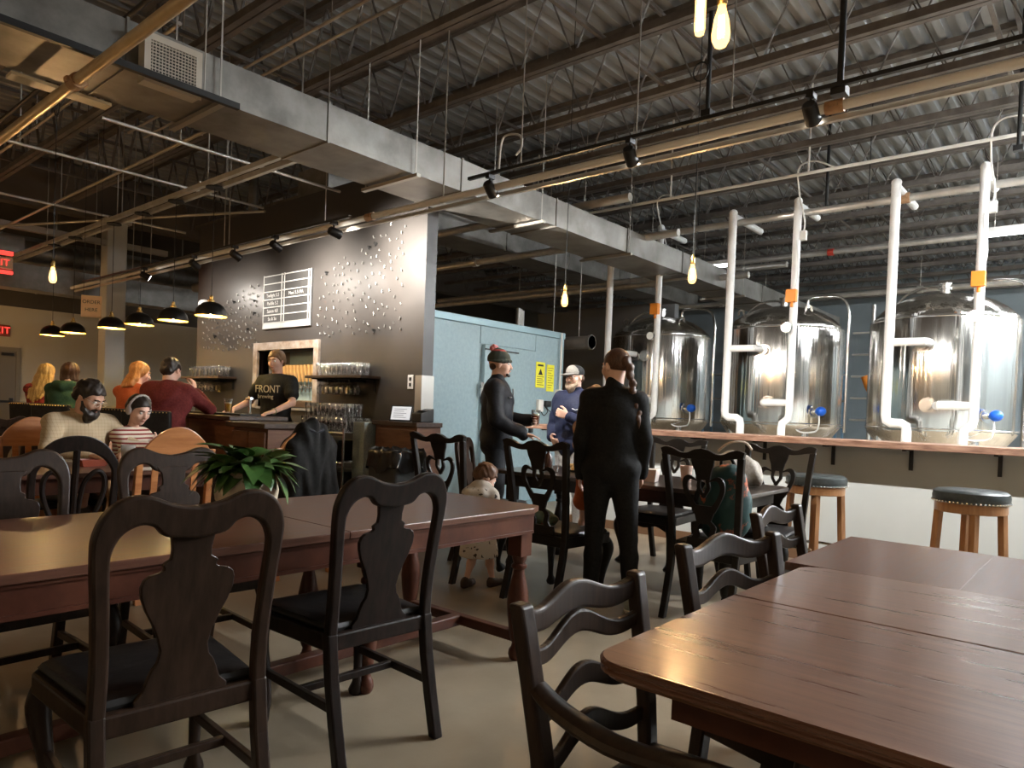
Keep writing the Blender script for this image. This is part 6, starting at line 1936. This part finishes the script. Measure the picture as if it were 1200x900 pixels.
# man in beanie, holding a beer
J = stand(1.0)
J['elR'] = np.array((.245, .02, 1.14)); J['wrR'] = np.array((.20, .25, 1.03))
J['elL'] = np.array((-.235, .04, 1.15)); J['wrL'] = np.array((-.14, .29, 1.14))
def beanie(S, P, M, q):
    S.ell(P(0, -.015, .052), np.array((.086, .104, .085)) * q, M, .02)
    S.cap(P(0, -.02, .10), P(0, -.045, .125), .05 * q, .03 * q, .03)
    S.path([P(.086 * math.cos(a), -.012 + .103 * math.sin(a), .024 + .012 * math.sin(a)) for a in [2 * PI * k / 20 for k in range(21)]], .014 * q, .008)
    S.wrinkle(.0018, 8, 90, 1)
    S.clip(P(0, 0, .012), M @ np.array((0, -.12, -1)))
def pom(S, P, M, q):
    S.ell(P(0, -.065, .145), np.array((.036, .036, .034)) * q, M, .01); S.wrinkle(.006, 90, 90, 2)
M_BEANIE = stripes('cloth_beanie', (.035, .045, .035), (.35, .05, .05), 6.3, .10)
t, Rh, hc = person('bearded man in black jacket and pompom beanie holding a beer glass', (-4.20, 4.70, 0), R(-53), J, SKIN2, 1.0, 1.0, yaw=0, pitch=-2,
       hands={'L': dict(d=(.75, .65, 0), n=(.6, -.75, 0), curl=42, t=(0, 0, 1)), 'R': dict(d=(-.1, .98, -.15), n=(0, 0, -1), curl=14, t=(-1, 0, 0), spread=1.3)},
       top=dict(m=C_JACKET, e=.036, neck=.32, hem=-.13, wr=.008, name='jacket'), bottom=dict(m=C_JEANS, e=.010, name='jeans'), shoes=dict(m=C_DARKSHOE),
       hair=[('beanie', M_BEANIE, beanie), ('pompom', mat('cloth_pink', (.55, .12, .14), (.7, .3, .3), rough=.9, scale=40), pom), ('hair', H_BROWN, lambda S, P, M, q: S.ell(P(0, -.052, -.012), np.array((.066, .045, .045)) * q, M, .02)),
             ('beard', H_DARK, lambda S, P, M, q: S.path([P(-.03, .07, -.085), P(0, .083, -.092), P(.03, .07, -.085)], .013 * q, .01).path([P(-.022, .088, -.045), P(.022, .088, -.045)], .006 * q, .005))], brow=H_DARK)
MB().tube([tuple(J['chest'] + np.array((.0, .137, .13))), tuple(J['chest'] + np.array((0, .142, 0))), tuple(J['pelvis'] + np.array((0, .137, .06)))], .006, 6).build('zip', mat('zip_metal', (.4, .4, .4), rough=.3, metal=1), t)
MB().box(.06, .13, .118, .135, 1.335, 1.345).build('chest_logo', mat('logo_thread', (.6, .6, .62), rough=.6), t)
Mw = t.matrix_basis if False else Matrix.Translation(t.location) @ Matrix.Rotation(t.rotation_euler.z, 4, 'Z')
p = Mw @ Vector(tuple(J['wrL'] + np.array((.075, .055, -.045))))
beer('glass of amber beer in the hand of the man in the beanie', p.x, p.y, p.z, 'amber')

# man in baseball cap
J = stand(.965)
J['elL'] = np.array((-.25, .02, 1.10)); J['wrL'] = np.array((-.10, .24, 1.19))
J['elR'] = np.array((.27, -.04, 1.08)); J['wrR'] = np.array((.16, .14, .98))
def capf(S, P, M, q):
    S.ell(P(0, -.015, .050), np.array((.084, .101, .080)) * q, M, .02); S.clip(P(0, 0, .026), M @ np.array((0, .0, -1)))
def brim(S, P, M, q):
    S.ell(P(0, .115, .036), np.array((.066, .075, .010)) * q, M @ np.array(Matrix.Rotation(R(-8), 3, 'X')), .01)
def cap_front(S, P, M, q):
    S.ell(P(0, .0, .056), np.array((.081, .096, .081)) * q, M, .02); S.clip(P(0, .02, .03), M @ np.array((0, -1, .2))); S.clip(P(0, 0, .030), M @ np.array((0, 0, -1)))
t, Rh, hc = person('grey-bearded man in navy jacket, white-fronted cap and glasses', (-4.06, 5.68, 0), R(182), J, SKIN2, 1.04, .98, yaw=-4, pitch=-4, build=1.15,
       hands={'L': dict(d=(.75, .5, .3), n=(.2, -.9, 0), curl=48, t=(0, 0, 1)), 'R': dict(d=(-.6, .6, -.3), curl=25)},
       top=dict(m=C_NAVY, e=.026, neck=.25, hem=-.14, wr=.006, name='jacket'), bottom=dict(m=cloth('pale_trousers', (.42, .42, .42)), e=.012, name='trousers'), shoes=dict(m=C_SNEAK),
       hair=[('cap', C_TEE, capf), ('cap_front', cloth('cap_white', (.22, .215, .20)), cap_front), ('cap_brim', cloth('cap_brim', (.15, .145, .14)), brim), ('hair', H_BROWN, lambda S, P, M, q: S.ell(P(0, -.05, -.005), np.array((.077, .055, .05)) * q, M, .02)), ('beard', H_GREY, beard(.02, 1.05))], brow=H_BROWN)
glasses(t, Rh, hc, .98, M_BLACK)
MB().tube([(-.14, .152, 1.262), (-.12, .16, 1.255), (-.085, .166, 1.268)], .004, 6).build('chest_logo', mat('logo_thread', (.6, .6, .62), rough=.6), t)

# toddler in the spotted robe, back to us
J = stand(.49)
for n, sg in (('L', -1), ('R', 1)):
    J['el' + n] = np.array((sg * .125, .03, .53)); J['wr' + n] = np.array((sg * .10, .13, .48)); J['sh' + n] = np.array((sg * .092, 0, .645))
J['head'] = np.array((0, .05, .755)); J['neck'] = np.array((0, 0, .665))
J['anL'] = np.array((-.055, -.06, .055)); J['anR'] = np.array((.06, .09, .05)); J['knR'] = np.array((.05, .06, .22)); J['knL'] = np.array((-.05, .02, .22))
def hood(S):
    S.path([(-.075, .0, .665), (-.06, -.075, .655), (0, -.105, .645), (.06, -.075, .655), (.075, 0, .665)], [.03, .036, .04, .036, .03], .02)
person('toddler in a pale spotted robe walking away with head bowed', (-3.30, 3.56, 0), R(8), J, SKIN2, .60, .80, yaw=-35, pitch=-38, h=.0085, face=True,
       top=dict(m=C_SPOT, e=.012, hem=-.245, extra=[hood, lambda S: S.cap(J['chest'], J['pelvis'] + np.array((0, .0, -.34)), .075, .150, .06)], wr=.003, name='robe'), shoes=dict(m=C_BROWNSHOE),
       hair=[('hair', H_TODDLER, hair_short(.012))])

# small child in orange standing on a chair
J = stand(.50)
for k in J: J[k] = J[k] + np.array((0, 0, .475))
for n, sg in (('L', -1), ('R', 1)):
    J['sh' + n] = np.array((sg * .095, 0, 1.13)); J['el' + n] = np.array((sg * .125, .04, 1.01)); J['wr' + n] = np.array((sg * .09, .15, 1.00))
J['head'] = np.array((0, .02, 1.285)); J['neck'] = np.array((0, 0, 1.175))
person('small curly-haired child in orange standing on a chair behind the woman', (-2.63, 3.90, 0), R(10), J, SKIN2, .60, .86, yaw=30, pitch=-5, h=.0085,
       top=dict(m=cloth('toddler_top', (.45, .30, .24)), e=.012, hem=-.02, wr=.002, name='top'), bottom=dict(m=C_ORANGE, e=.022, f=.35, flare=.03, name='orange_shorts'),
       hair=[('curls', H_SANDY, lambda S, P, M, q: [S.ell(P(.085 * math.cos(a) * math.cos(b), -.02 + .10 * math.sin(a) * math.cos(b), .03 + .085 * math.sin(b)), np.array((.032, .032, .032)) * q, M, .012) for b in (-.5, 0, .5, 1.0, 1.5) for a in [2 * PI * k / 9 + b for k in range(9)] if not (math.sin(a) > .3 and b < .8)])])

# bartender
J = stand(1.03)
J['elL'] = np.array((-.28, .10, 1.22)); J['wrL'] = np.array((-.22, .33, 1.125))
J['elR'] = np.array((.30, .06, 1.22)); J['wrR'] = np.array((.33, .30, 1.125))
t, Rh, hc = person('bartender with sandy hair in a black printed T-shirt behind the bar', (-7.12, 4.28, 0), R(203), J, SKIN2, 1.06, 1.0, yaw=2, pitch=-10, build=1.12,
       hands={'L': dict(d=(.25, .9, -.25), n=(0, 0, -1), curl=8, t=(1, 0, 0)), 'R': dict(d=(.0, .95, -.25), n=(0, 0, -1), curl=8, t=(-1, 0, 0))},
       top=dict(m=C_TEE, e=.014, sleeve=.2, neck=.0, hem=-.08, name='tee_shirt'), bottom=dict(m=C_JEANS, e=.010, name='jeans'), shoes=dict(m=C_DARKSHOE),
       hair=[('hair', H_SANDY, hair_short(.012, .01))], brow=H_SANDY)
tx = text_obj('shirt_print', 'FRONT', .115, mat('shirt_print', (.62, .60, .50), rough=.7), t, (0.0, .155, 1.36), (R(90), 0, PI), .002, sx=.85)
tx = text_obj('shirt_print', 'brewing', .062, mat('shirt_print', (.62, .60, .50), rough=.7), t, (0.02, .160, 1.28), (R(90), 0, PI), .002)
MB().tube([tuple(J['wrL'] + np.array((.03 * math.cos(a), 0.0, .03 * math.sin(a)))) for a in [2 * PI * k / 14 for k in range(15)]], .006, 6).build('watch', mat('watch_strap', (.3, .36, .2), rough=.5), t)

# seated at the bar
J = sit(.75, 1.0, .32, .34)
J['elR'] = np.array((.34, .36, 1.12)); J['wrR'] = np.array((.16, .42, 1.30)); J['elL'] = np.array((-.30, .38, 1.12)); J['wrL'] = np.array((-.10, .50, 1.12))
J['head'] += np.array((0, -.02, -.02))
person('broad man in maroon sweater leaning on the bar, seen from behind', (-7.02, 2.98, 0), R(42), J, SKIN2, 1.1, 1.04, yaw=-12, pitch=-18, build=1.3, face=False,
       hands={'R': dict(d=(-.2, .1, .9), curl=40, n=(-1, 0, 0), t=(0, -1, 0)), 'L': dict(d=(.5, .8, 0), n=(0, 0, -1), t=(1, 0, 0))},
       top=dict(m=C_MAROON, e=.022, hem=-.13, wr=.006, name='sweater'), bottom=dict(m=C_JEANS, e=.01, name='jeans'), shoes=dict(m=C_DARKSHOE), hair=[('hair', H_DARK, hair_short(.006))])
J = sit(.75, .95, .3, .36)
J['elR'] = np.array((.26, .36, 1.10)); J['wrR'] = np.array((.10, .46, 1.12)); J['elL'] = np.array((-.26, .36, 1.10)); J['wrL'] = np.array((-.08, .46, 1.12))
person('blonde woman in orange top seated at the bar beside the man in maroon', (-7.86, 2.98, 0), R(30), J, SKIN2, .93, .96, yaw=-38, pitch=-14, build=1.0,
       hands={'R': dict(d=(-.5, .8, 0), n=(0, 0, -1), t=(-1, 0, 0)), 'L': dict(d=(.5, .8, 0), n=(0, 0, -1), t=(1, 0, 0))},
       top=dict(m=C_ORANGE, e=.018, hem=-.12, name='sweater'), bottom=dict(m=C_JEANS, e=.01, name='jeans'), shoes=dict(m=C_DARKSHOE), hair=[('hair', H_GINGER, hair_long(.12, .016))], brow=H_GINGER)
def hood_a(S):
    S.path([(-.10, .16, 1.31), (-.08, .06, 1.33), (0, .02, 1.32), (.08, .06, 1.33), (.10, .16, 1.31)], [.04, .055, .06, .055, .04], .03)
J = sit(.75, .97, .3, .36)
J['elR'] = np.array((.27, .36, 1.10)); J['wrR'] = np.array((.10, .46, 1.12)); J['elL'] = np.array((-.27, .36, 1.10)); J['wrL'] = np.array((-.08, .46, 1.12))
person('person with brown bob in a green hoodie seated at the bar', (-9.72, 2.98, 0), R(52), J, SKIN2, 1.0, .98, yaw=0, pitch=-12, build=1.1, face=False,
       hands={'R': dict(d=(-.5, .8, 0), n=(0, 0, -1), t=(-1, 0, 0)), 'L': dict(d=(.5, .8, 0), n=(0, 0, -1), t=(1, 0, 0))},
       top=dict(m=C_GREEN, e=.026, hem=-.12, extra=[hood_a], name='hoodie'), bottom=dict(m=C_JEANS, e=.01, name='jeans'), shoes=dict(m=C_DARKSHOE), hair=[('hair', H_BROWN, hair_bob(.018))])
J = sit(.75, .97, .25, .36)
J['elR'] = np.array((.25, .36, 1.10)); J['wrR'] = np.array((.10, .46, 1.12)); J['elL'] = np.array((-.25, .36, 1.10)); J['wrL'] = np.array((-.08, .46, 1.12))
person('woman with long blonde hair in red plaid seated at the far end of the bar', (-10.58, 2.98, 0), R(50), J, SKIN2, .95, .98, yaw=-10, pitch=-8, build=.95, face=False,
       hands={'R': dict(d=(-.5, .8, 0), n=(0, 0, -1), t=(-1, 0, 0)), 'L': dict(d=(.5, .8, 0), n=(0, 0, -1), t=(1, 0, 0))},
       top=dict(m=C_REDPLAID, e=.018, hem=-.12, name='plaid_shirt'), bottom=dict(m=C_JEANS, e=.01, name='jeans'), shoes=dict(m=C_DARKSHOE), hair=[('hair', H_BLONDE, hair_long(.34, .016))])

# bearded man at the table
J = sit(.47, 1.0, .30)
J['elR'] = np.array((.27, .32, .86)); J['wrR'] = np.array((.10, .50, .82)); J['elL'] = np.array((-.30, .28, .86)); J['wrL'] = np.array((-.14, .48, .82))
J['head'] += np.array((0, .03, -.03))
t, Rh, hc = person('bearded man with glasses in a checked tan shirt looking down at his table', (-5.74, 1.82, 0), R(-84), J, SKIN, 1.03, 1.02, yaw=22, pitch=-32, build=1.12, h=.009,
       hands={'R': dict(d=(-.4, .85, -.1), n=(0, 0, -1), t=(-1, 0, 0)), 'L': dict(d=(.4, .85, -.1), n=(0, 0, -1), t=(1, 0, 0))},
       top=dict(m=C_PLAID, e=.018, hem=-.12, neck=.18, wr=.005, name='shirt'), bottom=dict(m=C_KHAKI, e=.012, name='trousers'), shoes=dict(m=C_DARKSHOE), hair=[('hair', H_DARK, hair_short(.010)), ('beard', H_DARK, beard(.03))], brow=H_DARK)
glasses(t, Rh, hc, 1.02, mat('wire_frame', (.7, .6, .5), rough=.3, metal=1.0))
for sx in (-1, 1):
    n0 = J['neck']
    MB().add([tuple(n0 + np.array(v)) for v in ((sx * .010, .085, -.005), (sx * .075, .055, -.03), (sx * .078, -.01, .055), (sx * .052, .045, .055), (sx * .010, .092, -.006), (sx * .078, .062, -.032), (sx * .082, -.01, .057), (sx * .055, .052, .057))], [(0, 1, 2, 3), (4, 7, 6, 5), (0, 4, 5, 1), (1, 5, 6, 2), (2, 6, 7, 3), (3, 7, 4, 0)]).build('collar', C_PLAID, t)
MB().tube([tuple(J['neck'] + np.array((0, .088, -.03))), tuple(J['chest'] + np.array((0, .142, 0))), tuple(J['waist'] + np.array((0, .135, 0)))], .005, 6).build('placket', cloth('placket', (.42, .32, .2)), t)
# child in stripes
J = sit(.47, .66, .22)
J['elR'] = np.array((.15, .18, .76)); J['wrR'] = np.array((.06, .30, .80)); J['elL'] = np.array((-.16, .16, .76)); J['wrL'] = np.array((-.03, .29, .83))
J['head'] = J['head'] + np.array((0, .02, .04)); 
for k in ('pelvis', 'waist', 'chest', 'neck', 'head', 'shL', 'shR', 'elL', 'elR', 'wrL', 'wrR'): J[k] = J[k] + np.array((0, .10, .11))
J['wrL'][2] = .91; J['wrR'][2] = .88
person('young child with headphones in a red striped shirt seated at the table', (-5.72, 2.10, 0), R(-70), J, SKIN2, .70, .90, yaw=-8, pitch=-24, h=.0085,
       hands={'R': dict(d=(-.6, .7, 0), n=(-.5, -.5, 0), t=(0, 0, 1), curl=35), 'L': dict(d=(.5, .7, .2), n=(.5, -.5, 0), t=(0, 0, 1), curl=35)},
       top=dict(m=C_STRIPE, e=.012, hem=-.07, wr=.003, name='striped_shirt'), bottom=dict(m=C_KHAKI, e=.010, name='trousers'), shoes=dict(m=C_DARKSHOE),
       hair=[('hair', H_DARK, hair_short(.010)), ('headband', mat('headphone_grey', (.42, .38, .36), rough=.5), lambda S, P, M, q: S.path([P(.092 * math.cos(a), -.01, .012 + .115 * math.sin(a)) for a in [-.1 + (PI + .2) * k / 12 for k in range(13)]], .011 * q, .01).ell(P(.086, -.005, -.005), np.array((.018, .032, .038)) * q, M, .01).ell(P(-.086, -.005, -.005), np.array((.018, .032, .038)) * q, M, .01))], brow=H_DARK)
# ------------------------------------------------------------------ soft goods
# black jacket over the pine chair
S = SDF()
S.path([(-.20, -.27, .93), (-.10, -.29, 1.03), (0, -.30, 1.06), (.10, -.29, 1.03), (.20, -.27, .93)], [.05, .05, .052, .05, .05], .03)
S.cap((-.19, -.30, .90), (-.21, -.31, .50), .060, .075, .04).cap((.19, -.30, .90), (.21, -.31, .50), .060, .075, .04).cap((0, -.31, .98), (0, -.32, .48), .06, .07, .05).cap((-.1, -.31, .95), (-.1, -.33, .47), .055, .07, .05).cap((.1, -.31, .95), (.1, -.33, .47), .055, .07, .05)
S.cap((.22, -.25, .90), (.27, -.22, .42), .05, .045, .02).cap((-.22, -.25, .90), (-.27, -.22, .45), .05, .045, .02)
S.wrinkle(.009, 18, 22, 2)
t = thing('jacket', 'black jacket draped over the back of the pine chair', 'jacket', (-4.62, 2.89, 0), W_)
t.scale = (.76, 1, 1)
S.build('shell', C_BLACK, t, .012)
MB().tube([(-.08, -.345, 1.04), (0, -.355, 1.02), (.08, -.345, 1.04)], .012, 8).build('collar', C_JACKET, t, smooth=True)
# floral backpack behind the splat of the chair, resting on the seat
M_FLORAL = mat('floral_teal', (.012, .05, .05), (.50, .12, .05), rough=.7, scale=7, detail=5, lo=.54, hi=.60)
t = thing('backpack', 'teal floral backpack standing on the chair seat', 'bag', (-1.82, 4.17, .468))
S = SDF().ell((0, 0, .20), (.17, .12, .22), None, .03).ell((0, .10, .14), (.13, .07, .13), None, .03).ell((.02, -.02, .38), (.12, .09, .10), None, .04).wrinkle(.006, 30, 25, 1)
S.clip((0, 0, .004), (0, 0, -1))
S.build('bag_body', M_FLORAL, t, .011)
MB().tube(smooth_path([(-.04, .02, .45), (-.03, .0, .51), (.03, 0, .51), (.05, .02, .45)], 4), .010, 8).build('handle', C_BLACK, t, smooth=True)
MB().tube(smooth_path([(-.10, -.10, .36), (-.12, -.15, .25), (-.10, -.11, .08)], 4), .016, 8).build('strap', C_BLACK, t, smooth=True)
# grey soft bag on the table beside it
t = thing('tote_bag', 'pale grey soft bag slumped at the right end of the black table', 'bag', (-2.02, 4.72, .7615), R(30))
S = SDF().ell((0, 0, .10), (.20, .13, .13), None, .03).cap((-.15, 0, .06), (.16, 0, .05), .055, .05, .03).cap((-.02, 0, .19), (.13, .02, .13), .055, .045, .04).wrinkle(.012, 26, 24, 3)
S.clip((0, 0, .004), (0, 0, -1))
S.build('bag_body', cloth('bag_grey', (.30, .26, .22), (.42, .38, .33)), t, .012)
MB().tube(smooth_path([(-.1, -.05, .24), (-.04, -.12, .30), (.06, -.11, .31), (.12, -.04, .26)], 4), .008, 8).build('strap', cloth('bag_strap', (.55, .45, .35)), t, smooth=True)
# camouflage-like bundle on the other chair
t = thing('folded_jacket', 'green patterned jacket bundled on the seat under the orange child', 'jacket', (-2.92, 3.72, .468), R(10))
S = SDF().ell((0, 0, .045), (.15, .12, .06), None, .03).ell((-.05, .04, .07), (.08, .07, .04), None, .03).wrinkle(.008, 25, 30, 2)
S.clip((0, 0, .004), (0, 0, -1))
S.build('bundle', mat('camo', (.08, .10, .05), (.35, .10, .06), rough=.85, scale=16, lo=.58, hi=.66), t, .010)
# dangling strap from the table behind the hoop chair
tag(MB().tube(smooth_path([(-4.40, 1.60, .735), (-4.36, 1.58, .60), (-4.35, 1.55, .5), (-4.33, 1.52, .44)], 4), .008, 6).build('bag_strap', cloth('tan_strap', (.4, .22, .1))), 'tan strap dangling off the edge of the bearded man\'s table', 'strap')
